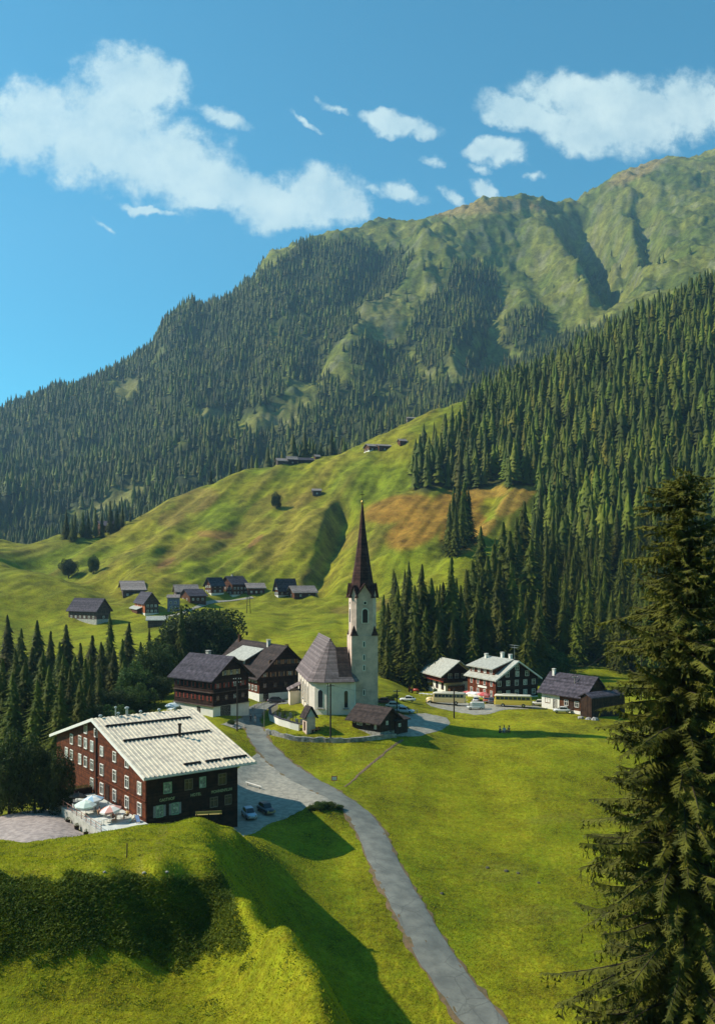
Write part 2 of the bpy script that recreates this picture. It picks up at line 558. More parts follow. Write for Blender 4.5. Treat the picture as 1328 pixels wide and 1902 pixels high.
# village plateau
add((800, 1345, 184), (905, 1326, 199), (1000, 1322, 203), (1100, 1332, 197), (880, 1310, 213), (800, 1296, 228), (1000, 1300, 222), (900, 1287, 238),
    (1200, 1335, 198), (1400, 1340, 198), (600, 1342, 175), (672, 1318, 184), (560, 1322, 185), (740, 1311, 200), (740, 1262, 258), (740, 1275, 235), (705, 1252, 270), (740, 1240, 292), (850, 1243, 285),
    (420, 1332, 182), (325, 1332, 185), (400, 1380, 160), (425, 1400, 154), (480, 1292, 216), (560, 1282, 222), (1100, 1290, 240), (1250, 1290, 245), (850, 1276, 258), (1000, 1260, 262), (1328, 1255, 265), (778, 1284, 250), (800, 1286, 243), (827, 1291, 240), (760, 1290, 238))
# wooded valley on the left, hamlet
add((0, 1400, 165), (110, 1400, 165), (200, 1352, 182), (200, 1302, 215), (60, 1302, 215), (200, 1235, 270), (60, 1235, 270), (300, 1212, 290), (-300, 1300, 220), (-300, 1100, 420),
    (165, 1158, 368), (60, 1160, 368), (290, 1166, 350), (450, 1152, 345), (560, 1218, 268), (610, 1192, 295), (640, 1180, 310), (540, 1165, 335), (430, 1220, 270), (690, 1170, 310),
    (245, 1112, 420), (330, 1122, 400), (430, 1108, 430), (550, 1109, 430), (650, 1105, 420), (115, 1072, 430), (60, 1060, 435), (160, 1092, 425), (0, 1050, 440), (115, 1088, 490), (60, 1080, 500), (210, 1100, 450))
RIDGE = [(-400, 1005, 610), (0, 1000, 600), (115, 990, 610), (230, 975, 630), (310, 935, 650), (380, 903, 665), (440, 878, 680), (520, 863, 690), (590, 850, 700), (690, 815, 720),
         (770, 776, 740), (860, 752, 760), (950, 732, 775), (1050, 684, 785), (1150, 626, 790), (1220, 592, 795), (1328, 545, 800), (1500, 480, 810), (1900, 380, 830)]
HB = [(-400, 1090, 440), (0, 1060, 450), (115, 1072, 500), (230, 1075, 450), (310, 1085, 440), (380, 1092, 440), (440, 1095, 440), (520, 1098, 435), (590, 1098, 425), (690, 1110, 400),
      (770, 1130, 360), (860, 1160, 330), (950, 1190, 310), (1050, 1200, 300), (1150, 1200, 300), (1220, 1200, 300), (1328, 1200, 300), (1500, 1200, 300), (1900, 1200, 300)]
for (px, py, d), (_, by, bd) in zip(RIDGE, HB):
    if px not in (115, 0):
        add((px, by, bd))
    for s in (0.33, 0.66):
        add((px, by + (py - by) * s, math.exp(math.log(bd) + (math.log(d) - math.log(bd)) * s)))
    add((px, py, d), (px, py + 45, d * 1.08), (px, py + 70, d * 1.2), (px, py + 55, d * 1.4))
SIL = [(-400, 900, 1900), (-150, 830, 1900), (0, 780, 1900), (115, 727, 1900), (200, 704, 1900), (300, 634, 1920), (330, 592, 1930), (420, 565, 1980), (490, 524, 2000), (525, 480, 2020), (555, 456, 2050), (640, 443, 2100),
       (700, 420, 2250), (740, 415, 2250), (780, 400, 2250), (900, 374, 2350), (980, 378, 2400), (1060, 386, 2450), (1120, 350, 2550), (1220, 308, 2600), (1328, 290, 2650), (1500, 285, 2700), (1900, 300, 2700)]
for px, py, d in SIL:
    rp = np.interp(px, [r[0] for r in RIDGE], [r[1] for r in RIDGE])
    rd = np.interp(px, [r[0] for r in RIDGE], [r[2] for r in RIDGE])
    b0, d0 = rp + 25, rd * 1.65
    for s in (0, 0.25, 0.5, 0.75):
        add((px, b0 + (py - b0) * s, math.exp(math.log(d0) + (math.log(d) - math.log(d0)) * s ** 0.9)))
    add((px, py, d), (px, py + 40, d * 1.12), (px, py + 220, d * 1.6))

P = np.array(PTS, float)
SC = 6.5
cu, cw, ct = (P[:, 0] - CX) / 100.0, np.log(P[:, 2]) * SC, (HZ - P[:, 1]) / F
EPS2 = 0.35 ** 2
_A = np.sqrt((cu[:, None] - cu) ** 2 + (cw[:, None] - cw) ** 2 + EPS2)
_n = len(P)
_B = np.zeros((_n + 3, _n + 3))
_B[:_n, :_n] = _A - np.eye(_n) * 0.02
_Q = np.stack([np.ones(_n), cu, cw], 1)
_B[:_n, _n:] = _Q
_B[_n:, :_n] = _Q.T
_W = np.linalg.solve(_B, np.concatenate([ct, np.zeros(3)]))

u_in = np.arange(-0.47, 0.4701, 0.0021)
U = np.concatenate([np.linspace(-1.0, -0.49, 30), u_in, np.linspace(0.49, 1.0, 30)])
W = np.concatenate([np.linspace(math.log(9), math.log(50), 80, endpoint=False), np.arange(math.log(50), math.log(330), 0.0034),
                    np.arange(math.log(330), math.log(2750), 0.0046), np.linspace(math.log(2760), math.log(4200), 14)])
GU, GW = np.meshgrid(U, W)
GD = np.exp(GW)
GX = GU * GD
T = np.zeros(GU.size)
_us, _ws = (GU.ravel() * F / 100.0), GW.ravel() * SC
for i in range(0, GU.size, 20000):
    s = slice(i, i + 20000)
    k = np.sqrt((_us[s, None] - cu) ** 2 + (_ws[s, None] - cw) ** 2 + EPS2)
    T[s] = k @ _W[:_n] + _W[_n] + _W[_n + 1] * _us[s] + _W[_n + 2] * _ws[s]
T = T.reshape(GU.shape)
PX = CX + F * GU
PY = HZ - F * T          # where each ground point sits before the gullies and spurs are cut


def smooth(e0, e1, x):
    t = np.clip((x - e0) / (e1 - e0), 0, 1)
    return t * t * (3 - 2 * t)


def along(poly, px=None, py=None):
    """Signed distance to a polyline (positive on its right-hand side going along it, as drawn on the page) and the taper along it."""
    px = PX if px is None else px
    py = PY if py is None else py
    best = np.full(px.shape, 1e9)
    sgn = np.zeros(px.shape)
    par = np.zeros(px.shape)
    n = len(poly) - 1
    for i in range(n):
        (x0, y0), (x1, y1) = poly[i], poly[i + 1]
        dx, dy = x1 - x0, y1 - y0
        L2 = dx * dx + dy * dy
        t = np.clip(((px - x0) * dx + (py - y0) * dy) / L2, 0, 1)
        ex, ey = px - (x0 + t * dx), py - (y0 + t * dy)
        d = np.hypot(ex, ey)
        m = d < best
        best[m] = d[m]
        sgn[m] = np.sign(dx * ey - dy * ex)[m]
        par[m] = ((i + t) / n)[m]
    return best * np.where(sgn == 0, 1, sgn), par


dT = np.zeros(T.shape)


def brush(poly, amp, wl, wr, dmin=300, dmax=900, taper=0.25):
    """Cut (amp < 0) or raise (amp > 0), amp in page pixels; wl / wr widths left and right of the line as seen on the page going DOWN it."""
    global dT
    if -14 < amp < -4 and dmax < 900:
        amp *= .5
    d, p = along(poly)
    w = np.where(d > 0, wl, wr)
    prof = np.clip(1 - np.abs(d) / w, 0, 1)
    prof = prof * prof * (3 - 2 * prof)
    tp = smooth(0, taper, p) * smooth(0, taper, 1 - p)
    dT = dT + np.where((GD > dmin) & (GD < dmax), amp / F * prof * tp, 0)


# gullies and spurs of the grass hillside
brush([(652, 925), (636, 950), (622, 1000), (596, 1065), (570, 1105)], -34, 30, 46, 380, 640, .18)
brush([(560, 935), (530, 985), (505, 1035), (480, 1080)], -9, 22, 30, 400, 640)
brush([(350, 960), (305, 1010), (255, 1060)], 7, 20, 30, 400, 640)
brush([(700, 1010), (660, 1050), (620, 1085)], -8, 18, 30, 380, 640)
brush([(760, 1010), (720, 1040), (680, 1070)], 7, 24, 30, 350, 640)
brush([(585, 935), (575, 970), (555, 1020), (535, 1075)], 9, 40, 40, 380, 640)
brush([(880, 975), (840, 1000), (800, 1040), (760, 1062), (705, 1085), (660, 1110)], -26, 42, 34, 330, 640, .15)
brush([(940, 910), (880, 975), (820, 1015)], -14, 40, 30, 330, 700)
brush([(1000, 880), (940, 930), (880, 985), (800, 1055)], 12, 40, 50, 330, 640)
brush([(770, 915), (720, 950), (670, 1000)], 8, 45, 40, 400, 640)
brush([(470, 935), (440, 1000), (405, 1050), (380, 1085)], -10, 30, 40, 400, 640)
brush([(430, 925), (400, 985), (360, 1035), (330, 1075)], 8, 40, 40, 400, 640)
brush([(380, 945), (330, 1005), (285, 1055)], -8, 26, 36, 400, 640)
brush([(300, 975), (240, 1030), (190, 1075)], -7, 24, 36, 400, 640)
brush([(340, 990), (300, 1030), (262, 1070)], -8, 18, 30, 400, 640)
brush([(240, 985), (200, 1020), (150, 1060)], -10, 22, 40, 440, 640)
brush([(640, 870), (600, 885), (540, 935), (500, 975)], -6, 40, 40, 450, 720)
brush([(720, 850), (660, 880), (610, 900)], 6, 40, 40, 450, 720)
brush([(860, 770), (790, 850), (720, 900)], -6, 50, 50, 450, 760)
brush([(560, 1150), (500, 1180), (470, 1195)], -12, 20, 36, 250, 400)
brush([(640, 1160), (600, 1172), (555, 1200)], 6, 20, 26, 250, 400)
brush([(610, 1130), (650, 1132), (690, 1128)], -6, 10, 14, 280, 420)
# the mountain
brush([(905, 480), (790, 505), (700, 570), (640, 640), (590, 720)], 34, 70, 110, 1050, 2200, .2)
brush([(760, 470), (700, 540), (640, 600), (590, 670), (560, 740)], -34, 60, 60, 1050, 2200, .2)
brush([(1050, 400), (1075, 440), (1110, 500), (1165, 590)], -60, 60, 80, 1300, 2500, .2)
brush([(1000, 400), (1020, 470), (1060, 540), (1100, 600)], 30, 60, 60, 1300, 2500, .2)
brush([(1100, 420), (1125, 490), (1165, 560)], -16, 14, 20, 1300, 2500)
brush([(1135, 420), (1160, 490), (1185, 560)], -18, 16, 22, 1300, 2500)
brush([(1075, 420), (1090, 470), (1120, 520)], -12, 10, 16, 1300, 2500)
brush([(1180, 370), (1200, 440), (1215, 520)], -30, 26, 40, 1300, 2600)
brush([(800, 420), (775, 450), (790, 480)], -14, 14, 22, 1300, 2300)
brush([(830, 430), (850, 470), (880, 500)], -10, 20, 26, 1300, 2300)
brush([(930, 500), (915, 560), (905, 640), (900, 690)], -26, 40, 60, 1050, 2200)
brush([(850, 610), (835, 660), (850, 720)], 14, 30, 40, 1000, 1900)
brush([(520, 470), (500, 520), (470, 600), (440, 700)], 16, 60, 80, 1200, 2100)
brush([(400, 570), (380, 640), (350, 720)], -16, 50, 60, 1200, 2000)
brush([(300, 640), (265, 700), (215, 745)], -14, 30, 40, 1200, 2000)
brush([(560, 745), (520, 765), (470, 800)], 12, 50, 30, 900, 1600)
# smaller unevenness: rills, terracettes, crags
far = smooth(330, 460, GD)
mtn = smooth(900, 1100, GD)
hill = far * (1 - mtn)
GZ0 = CAMZ + (T + dT) * GD
n1 = fbm(GX / 42 - 0.35 * GD / 42, GD / 95, 4)
n2 = fbm(GX / 9, GD / 14, 4)
rib = fbm((GX - .36 * GD) / 22, (GD + .3 * GX) / 220, 4)
terr = np.sin(GZ0 * 1.9 + fbm(GX / 30, GD / 30, 3) * 3) * smooth(-.1, .5, fbm(GX / 60 + 9, GD / 60, 3))
dz = hill * (n1 * 2.0 + n2 * 0.35 + rib * 2.8 + terr * .30)
rid = fbm(GX / 230 + 0.3 * fbm(GX / 300, GD / 300, 2), GD / 420, 5, 0.52, True)
dz = dz + mtn * ((rid - 0.6) * 26 + fbm(GX / 60, GD / 60, 4) * 9 + fbm(GX / 14, GD / 14, 4) * 3.0 + np.sin(GZ0 * .28 + fbm(GX / 90, GD / 90, 3) * 4) * 2.6) * smooth(0, 0.02, np.abs(0.0001 + 1))
near = 1 - far
dz = dz + near * (fbm(GX / 16, GD / 16, 3) * 0.22 + fbm(GX / 3.1, GD / 3.1, 3) * 0.06) * smooth(40, 60, GD)
knoll = (GX < -4 + (GD - 75) * 0.0 + 12) & (GD < 108) & (GD > 45)
dz = dz + np.where(knoll, fbm(GX / 5, GD / 5, 4) * 0.22, 0) * smooth(108, 96, GD)
# keep the skyline where it is surveyed
GZ = CAMZ + (T + dT) * GD + dz


def gz(x, y):
    """Ground height from the terrain's own grid."""
    y = np.maximum(np.asarray(y, float), 9.5)
    u, w = np.asarray(x, float) / y, np.log(y)
    j = np.clip(np.searchsorted(U, u) - 1, 0, len(U) - 2)
    i = np.clip(np.searchsorted(W, w) - 1, 0, len(W) - 2)
    a = np.clip((u - U[j]) / (U[j + 1] - U[j]), 0, 1)
    b = np.clip((w - W[i]) / (W[i + 1] - W[i]), 0, 1)
    return (GZ[i, j] * (1 - a) + GZ[i, j + 1] * a) * (1 - b) + (GZ[i + 1, j] * (1 - a) + GZ[i + 1, j + 1] * a) * b


def G(x, y):
    return float(gz(x, y))


def hit(px, py, dmin=45.0, dmax=2700.0):
    """The ground point that the line of sight through a survey point (px, py) meets first."""
    u = (px - CX) / F
    d = np.exp(np.arange(math.log(dmin), math.log(dmax), 0.002))
    z = gz(u * d, d)
    py_g = HZ - (z - CAMZ) / d * F
    k = np.nonzero(py_g <= py)[0]
    i = k[0] if len(k) else len(d) - 1
    dd = d[i]
    if i > 0:
        a, b = py_g[i - 1], py_g[i]
        s = (a - py) / (a - b) if a != b else 0
        dd = d[i - 1] + (d[i] - d[i - 1]) * min(max(s, 0), 1)
    return Vector((u * dd, dd, G(u * dd, dd)))


def at(px, d):
    x = (px - CX) / F * d
    return Vector((x, d, G(x, d)))


def proj(p):
    return CX + F * p[0] / p[1], HZ - F * (p[2] - CAMZ) / p[1]


def inpoly(px, py, poly):
    c = np.zeros(np.shape(px), bool)
    n = len(poly)
    for i in range(n):
        (x0, y0), (x1, y1) = poly[i], poly[(i + 1) % n]
        if y0 == y1:
            continue
        c ^= ((y0 > py) != (y1 > py)) & (px < (x1 - x0) * (py - y0) / (y1 - y0) + x0)
    return c


def blob(px, py, b):
    cx, cy, rx, ry, a = b
    a = math.radians(a)
    dx, dy = px - cx, py - cy
    X = (dx * math.cos(a) + dy * math.sin(a)) / rx
    Y = (-dx * math.sin(a) + dy * math.cos(a)) / ry
    return smooth(1.25, 0.75, np.hypot(X, Y))


# woods: footprints of the forests as survey outlines
WOOD_SLOPE = [(768, 908), (770, 870), (800, 835), (868, 775), (905, 735), (1050, 660), (1328, 520), (1500, 420), (1800, 380), (1800, 1240), (1328, 1244), (860, 1240), (705, 1234), (705, 1195), (760, 1160),
              (860, 1180), (890, 1150), (920, 1112), (960, 1058), (995, 1005), (1012, 960), (1005, 908), (925, 912), (850, 912)]
WOOD_HOLES = [(1000, 690, 30, 12, -35), (1040, 668, 16, 10, -40), (1012, 1130, 14, 40, 18), (1045, 1060, 9, 34, 10), (1000, 1170, 20, 14, -30), (905, 985, 60, 30, -45)]
WOOD_MOUNTAIN = [[(-400, 920), (0, 760), (115, 705), (330, 572), (490, 506), (540, 455), (640, 440), (700, 462), (770, 470), (735, 520), (650, 600), (600, 660), (590, 715), (530, 705), (525, 750),
                  (600, 770), (640, 800), (560, 850), (440, 885), (300, 945), (115, 1005), (-400, 1020)],
                 [(570, 850), (640, 805), (600, 750), (600, 705), (690, 715), (760, 700), (830, 715), (905, 700), (1000, 640), (1150, 610), (1150, 700), (870, 800), (700, 850)],
                 [(650, 700), (655, 635), (690, 625), (720, 655), (760, 640), (770, 700), (720, 710)],
                 [(755, 640), (770, 570), (830, 540), (850, 500), (880, 488), (920, 510), (925, 560), (905, 640), (885, 700), (850, 680), (845, 630), (820, 690), (790, 680)],
                 [(930, 640), (950, 580), (1010, 570), (1020, 610), (970, 650)]]
MTN_HOLES = [(240, 722, 34, 16, -35), (212, 716, 10, 10, 0), (380, 766, 48, 9, 5), (400, 775, 40, 12, 0), (520, 772, 62, 22, -22), (470, 790, 30, 16, -10), (225, 925, 55, 16, -22), (150, 955, 40, 10, -10),
             (300, 660, 20, 8, -40), (510, 620, 6, 24, 10), (560, 590, 40, 4, 8), (560, 670, 40, 4, 6), (575, 630, 25, 3, 8), (330, 815, 10, 10, 0), (420, 625, 40, 3, 5), (660, 690, 40, 8, 10), (640, 830, 40, 6, 0),
             (880, 640, 14, 28, 10), (850, 670, 22, 24, 0), (730, 735, 30, 6, 5), (640, 735, 16, 6, 0), (620, 445, 40, 10, 0)]
BX, BY = PX, HZ - F * (GZ - CAMZ) / GD
wn = fbm(GX / 26, GD / 40, 4) * 15
wood_s = inpoly(BX + wn, BY + wn, WOOD_SLOPE) & (GD > 255) & (GD < 860)
for b in WOOD_HOLES:
    wood_s &= blob(BX + wn, BY + wn, b) < 0.5
wood_m = np.zeros(T.shape, bool)
wm = fbm(GX / 120, GD / 120, 4) * 14
for pl in WOOD_MOUNTAIN:
    wood_m |= inpoly(BX + wm, BY + wm * 0.7, pl)
for b in MTN_HOLES:
    wood_m &= blob(BX + wm * 0.6, BY + wm * 0.4, b) < 0.5
wood_m &= (GD > 950) & (GD < 2450)
wood_b = (GD > 700) & (GD < 1080) & (BX < 640)          # wooded dip behind the hillside

# ground colours: what grows where
col = np.zeros(T.shape + (3,))
g1 = smooth(-0.5, 0.5, fbm(GX / 55, GD / 80, 4))[..., None]
g2 = smooth(-0.6, 0.6, fbm(GX / 7, GD / 11, 4))[..., None]
GR_A, GR_B, GR_C = np.array((0.198, 0.204, 0.006)), np.array((0.138, 0.164, 0.005)), np.array((0.238, 0.218, 0.009))
col[:] = GR_A * (1 - g1) + GR_B * g1
col = col * (1 - 0.45 * g2) + GR_C * (0.45 * g2)
hh = smooth(330, 480, GD)[..., None]
hillc = np.array((0.130, 0.160, 0.007)) * (1 - g1) + np.array((0.200, 0.188, 0.011)) * g1
rt = smooth(.0, .7, rib)[..., None] * .5
hillc = hillc * (1 - rt) + np.array((0.20, 0.145, 0.025)) * rt
hillc = hillc * (0.8 + 0.4 * g2)
col = col * (1 - hh) + hillc * hh


def patch(blobs, c, amt=1.0, dmin=300, dmax=900, nz=20):
    global col
    w = fbm(GX / nz, GD / nz, 4) * 0.5
    m = np.zeros(T.shape)
    for b in blobs:
        m = np.maximum(m, blob(BX, BY, b))
    m = m * smooth(-0.45, 0.25, w + m - 0.5) * amt
    m = np.where((GD > dmin) & (GD < dmax), m, 0)[..., None]
    col = col * (1 - m) + np.array(c) * m


patch([(740, 945, 70, 26, -12), (840, 940, 70, 30, -25), (770, 985, 60, 30, -25), (860, 985, 50, 40, -40)], (0.260, 0.135, 0.018), .85)
patch([(905, 912, 40, 14, 0), (960, 925, 50, 18, -40), (900, 985, 30, 10, -45)], (0.30, 0.185, 0.030), .85)
patch([(430, 1000, 90, 18, -25), (330, 1030, 60, 16, -35), (490, 940, 50, 14, -35), (560, 930, 40, 12, -20), (580, 1060, 40, 8, -50), (655, 1000, 30, 12, -45)], (0.19, 0.135, 0.022), .55)
patch([(400, 993, 36, 8, 5), (310, 1045, 20, 6, -30), (475, 1005, 20, 5, -40)], (0.22, 0.10, 0.035), .6)
patch([(365, 930, 45, 22, -20), (320, 960, 30, 16, -25)], (0.20, 0.130, 0.030), .6)
patch([(650, 1132, 40, 8, -5), (690, 1128, 20, 10, 0), (720, 1120, 20, 8, 0)], (0.17, 0.12, 0.025), .7, 250)
patch([(300, 1560, 10, 40, 12), (260, 1620, 6, 40, 5)], (0.20, 0.165, 0.04), .35, 40, 110, 4)
patch([(930, 1620, 60, 22, 0), (1000, 1700, 70, 20, 0), (1030, 1520, 60, 10, -5), (700, 1400, 60, 10, -10)], (0.15, 0.145, 0.015), .5, 60, 200, 6)
# tan crest, scree and pasture of the mountain
mm = mtn[..., None]
m1 = smooth(-0.5, 0.5, fbm(GX / 130, GD / 130, 5))[..., None]
mc = np.array((0.082, 0.104, 0.016)) * (1 - m1) + np.array((0.145, 0.148, 0.024)) * m1
mc = mc * (0.75 + 0.5 * smooth(-0.6, 0.6, fbm(GX / 25, GD / 25, 4))[..., None])
col = col * (1 - mm) + mc * mm
patch([(880, 385, 110, 14, -4), (1180, 320, 60, 12, -25), (990, 384, 60, 6, 4)], (0.235, 0.165, 0.055), .75, 1200, 2700, 60)
patch([(520, 772, 70, 25, -22), (240, 722, 40, 18, -35), (225, 925, 60, 18, -22), (700, 590, 40, 60, 35), (850, 670, 25, 35, 0), (390, 770, 60, 12, 0)], (0.170, 0.160, 0.040), .8, 900, 2300, 80)
rockm = smooth(0.15, 0.5, fbm(GX / 40, GD / 40, 5, 0.6)) * mtn
gzy, gzx = np.gradient(GZ)
slope = np.hypot(gzy / np.maximum(np.gradient(GD, axis=0), 1e-6), gzx / np.maximum(np.gradient(GX, axis=1), 1e-6))
rk = (rockm * smooth(0.75, 1.25, slope) * 0.3)[..., None]
col = col * (1 - rk) + np.array((0.20, 0.185, 0.15)) * rk
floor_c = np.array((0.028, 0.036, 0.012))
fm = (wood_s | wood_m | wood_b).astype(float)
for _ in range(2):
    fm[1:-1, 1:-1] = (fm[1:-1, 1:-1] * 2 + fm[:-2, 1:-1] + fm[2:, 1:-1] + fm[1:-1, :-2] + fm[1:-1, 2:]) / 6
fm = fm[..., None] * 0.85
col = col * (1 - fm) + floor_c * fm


def terrain_mat():
    m = bpy.data.materials.new('turf')
    m.use_nodes = True
    N = NT(m.node_tree)
    out = N.n('ShaderNodeOutputMaterial')
    b = N.n('ShaderNodeBsdfPrincipled')
    b.inputs['Roughness'].default_value = 0.9
    b.inputs['Specular IOR Level'].default_value = 0.1
    N.l(b.outputs[0], out.inputs[0])
    at_ = N.n('ShaderNodeAttribute', attribute_name='soil')
    tc = N.n('ShaderNodeTexCoord')
    o = tc.outputs['Object']
    fine = N.noise(o, 1.3, 6.0, 0.72)
    fin2 = N.noise(o, 3.6, 4.0, 0.75)
    mid = N.noise(o, 0.16, 5.0, 0.62)
    big = N.noise(o, 0.02, 5.0, 0.6)
    v = N.math('ADD', N.math('MULTIPLY', N.ramp(fine, 0.3, 0.7), 0.55), N.math('MULTIPLY', N.ramp(mid, 0.32, 0.68), 0.40))
    v = N.math('ADD', v, N.math('MULTIPLY', N.ramp(big, 0.35, 0.65), 0.2))
    v = N.math('ADD', v, N.math('MULTIPLY', N.math('SUBTRACT', N.ramp(N.noise(o, 0.055, 8.0, 0.75), 0.36, 0.64), 0.5), 0.5))
    v = N.math('ADD', v, N.math('MULTIPLY', N.ramp(fin2, 0.34, 0.66), 0.45))
    v = N.math('ADD', v, 0.16)
    cb = N.n('ShaderNodeCombineColor')
    for i in range(3):
        N.l(v, cb.inputs[i])
    c = N.mix(1.0, at_.outputs['Color'], cb.outputs[0], 'MULTIPLY')
    hs = N.n('ShaderNodeHueSaturation')
    N.l(c, hs.inputs['Color'])
    N.l(N.math('ADD', N.math('MULTIPLY', N.noise(o, 0.9, 6.0, 0.75), 0.14), 0.425), hs.inputs['Hue'])
    N.l(hs.outputs[0], b.inputs['Base Color'])
    bp = N.n('ShaderNodeBump')
    bp.inputs['Distance'].default_value = 0.25
    bp.inputs['Strength'].default_value = 0.8
    N.l(N.noise(o, 1.9, 5.0, 0.7), bp.inputs['Height'])
    N.l(bp.outputs[0], b.inputs['Normal'])
    return m


M['turf'] = terrain_mat()


def sheet(name, i0, i1):
    nr, nc = i1 - i0, len(U)
    V = np.stack([GX[i0:i1].ravel(), GD[i0:i1].ravel(), GZ[i0:i1].ravel()], 1)
    idx = np.arange(nr * nc).reshape(nr, nc)
    Q = np.stack([idx[:-1, :-1], idx[:-1, 1:], idx[1:, 1:], idx[1:, :-1]], -1).reshape(-1, 4)
    me = np_mesh(name, V, Q, M['turf'], True, True)
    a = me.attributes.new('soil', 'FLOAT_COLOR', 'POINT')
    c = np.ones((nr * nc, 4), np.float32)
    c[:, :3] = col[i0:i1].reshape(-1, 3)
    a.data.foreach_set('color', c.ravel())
    return tag(put(name, me), kind='structure')


iA = int(np.searchsorted(W, math.log(300)))
iB = int(np.searchsorted(W, math.log(930)))
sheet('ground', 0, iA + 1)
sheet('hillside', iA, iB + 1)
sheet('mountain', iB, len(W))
# unseen valley side behind the camera, added to block sky light and deepen shadows
bx, by = np.meshgrid(np.linspace(-900, 900, 61), np.concatenate([np.linspace(9, -60, 12), np.linspace(-90, -900, 28)]))
bz = np.where(by > -60, CAMZ - 3 - np.maximum(by, 0) * 0.6 + np.maximum(-by, 0) * 0.55, CAMZ + 30 + (-by - 60) * 0.62) + fbm(bx / 120, by / 120, 4) * smooth(20, 200, -by) * 25
bz = bz - smooth(9, 60, np.abs(bx)) * smooth(-80, 10, by) * 12
idx = np.arange(bx.size).reshape(bx.shape)
me = np_mesh('hillside', np.stack([bx.ravel(), by.ravel(), bz.ravel()], 1), np.stack([idx[:-1, :-1], idx[1:, :-1], idx[1:, 1:], idx[:-1, 1:]], -1).reshape(-1, 4), M['turf'], True, True)
at_ = me.attributes.new('soil', 'FLOAT_COLOR', 'POINT')
at_.data.foreach_set('color', np.tile(np.array((0.05, 0.07, 0.015, 1), np.float32), bx.size))
tag(put('hillside', me), kind='structure')
# ------------------------------------------------------------------ roads, yards, paths (draped sheets)
def ribbon(name, pts, widths, m, off=0.09, step=1.0, rag=0.25):
    P3 = [hit(*p) if len(p) == 2 else Vector(p) for p in pts]
    ws = widths if isinstance(widths, (list, tuple)) else [widths] * len(P3)
    # Catmull-Rom in plan
    path = []
    for i in range(len(P3) - 1):
        p0, p1, p2, p3 = P3[max(i - 1, 0)], P3[i], P3[i + 1], P3[min(i + 2, len(P3) - 1)]
        n = max(2, int((p2 - p1).length / step))
        for k in range(n):
            t = k / n
            x = [0.5 * ((2 * p1[a]) + (-p0[a] + p2[a]) * t + (2 * p0[a] - 5 * p1[a] + 4 * p2[a] - p3[a]) * t * t + (-p0[a] + 3 * p1[a] - 3 * p2[a] + p3[a]) * t ** 3) for a in (0, 1)]
            path.append((x[0], x[1], ws[i] + (ws[i + 1] - ws[i]) * t))
    path.append((P3[-1].x, P3[-1].y, ws[-1]))
    b = MB()
    nx = 6
    rows = []
    for i, (x, y, w) in enumerate(path):
        a, c = path[max(i - 1, 0)], path[min(i + 1, len(path) - 1)]
        d = Vector((c[0] - a[0], c[1] - a[1], 0))
        if d.length < 1e-6:
            d = Vector((0, 1, 0))
        d.normalize()
        nrm = Vector((-d.y, d.x, 0))
        l = w / 2 + random.uniform(-rag, rag) * 0.5
        r = w / 2 + random.uniform(-rag, rag) * 0.5
        row = []
        for k in range(nx + 1):
            s = -l + (l + r) * k / nx
            q = Vector((x, y, 0)) + nrm * s
            edge = 0.06 if k in (0, nx) else 0
            row.append((q.x, q.y, G(q.x, q.y) + off - edge))
        rows.append(row)
    b.ring(rows, cap=False, close=False)
    return tag(b.build(name, m, smooth=True), kind='structure')


def area(name, poly, m, off=0.07, edge=1.2):
    bm = bmesh.new()
    vs = [bm.verts.new((p.x, p.y, 0)) for p in (hit(*q) if len(q) == 2 else Vector(q) for q in poly)]
    f = bm.faces.new(vs)
    bmesh.ops.triangulate(bm, faces=[f])
    for _ in range(7):
        le = [e for e in bm.edges if e.calc_length() > edge]
        if not le:
            break
        bmesh.ops.subdivide_edges(bm, edges=le, cuts=1, use_grid_fill=False)
        bmesh.ops.triangulate(bm, faces=[f for f in bm.faces if len(f.verts) > 3])
    for v in bm.verts:
        b = v.is_boundary
        if b:
            v.co.x += random.uniform(-.12, .12)
            v.co.y += random.uniform(-.2, .2)
        v.co.z = G(v.co.x, v.co.y) + off - (0.05 if b else 0)
    me = bpy.data.meshes.new(name)
    bm.to_mesh(me)
    bm.free()
    me.materials.append(m)
    return tag(put(name, me), kind='structure')


ROAD = [(925, 1935), (868, 1860), (818, 1790), (778, 1722), (742, 1655), (712, 1598), (689, 1548), (664, 1510), (628, 1482), (585, 1459), (545, 1435), (510, 1408), (488, 1384), (474, 1360), (467, 1340), (472, 1325), (488, 1312), (515, 1306), (545, 1303)]
area('parking_yard', [(440, 1432), (478, 1398), (500, 1402), (520, 1418), (560, 1444), (610, 1468), (650, 1496), (640, 1502), (610, 1494), (575, 1496), (545, 1512), (500, 1530), (455, 1552), (436, 1545), (425, 1500)], M['gravel'], 0.07)
ribbon('road_verge', ROAD, [5.0] * 9 + [5.3, 5.3, 4.9, 4.4, 4.2, 4.1, 4.6, 5.6, 6.6, 6.6], mat('verge', (0.20, 0.125, 0.065), (0.13, 0.10, 0.045), 1.5, bump=.05), 0.10, 1.0, .7)
ribbon('road', ROAD, [4.3] * 9 + [4.6, 4.6, 4.2, 3.8, 3.6, 3.5, 4, 5, 6, 6], M['asphalt'], 0.14)
area('gravel_lot', [(735, 1368), (760, 1352), (742, 1338), (745, 1328), (790, 1325), (830, 1333), (836, 1345), (815, 1358), (780, 1368)], M['gravel'], 0.08)
area('hotel_forecourt', [(790, 1304), (860, 1304), (880, 1309), (990, 1309), (1010, 1316), (940, 1318), (905, 1327), (880, 1328), (845, 1322), (800, 1312)], M['gravel'], 0.08)
ribbon('meadow_path', [(748, 1374), (718, 1396), (690, 1418), (665, 1440), (640, 1462)], 0.55, M['dirt'], 0.06, 1.0, 0.3)
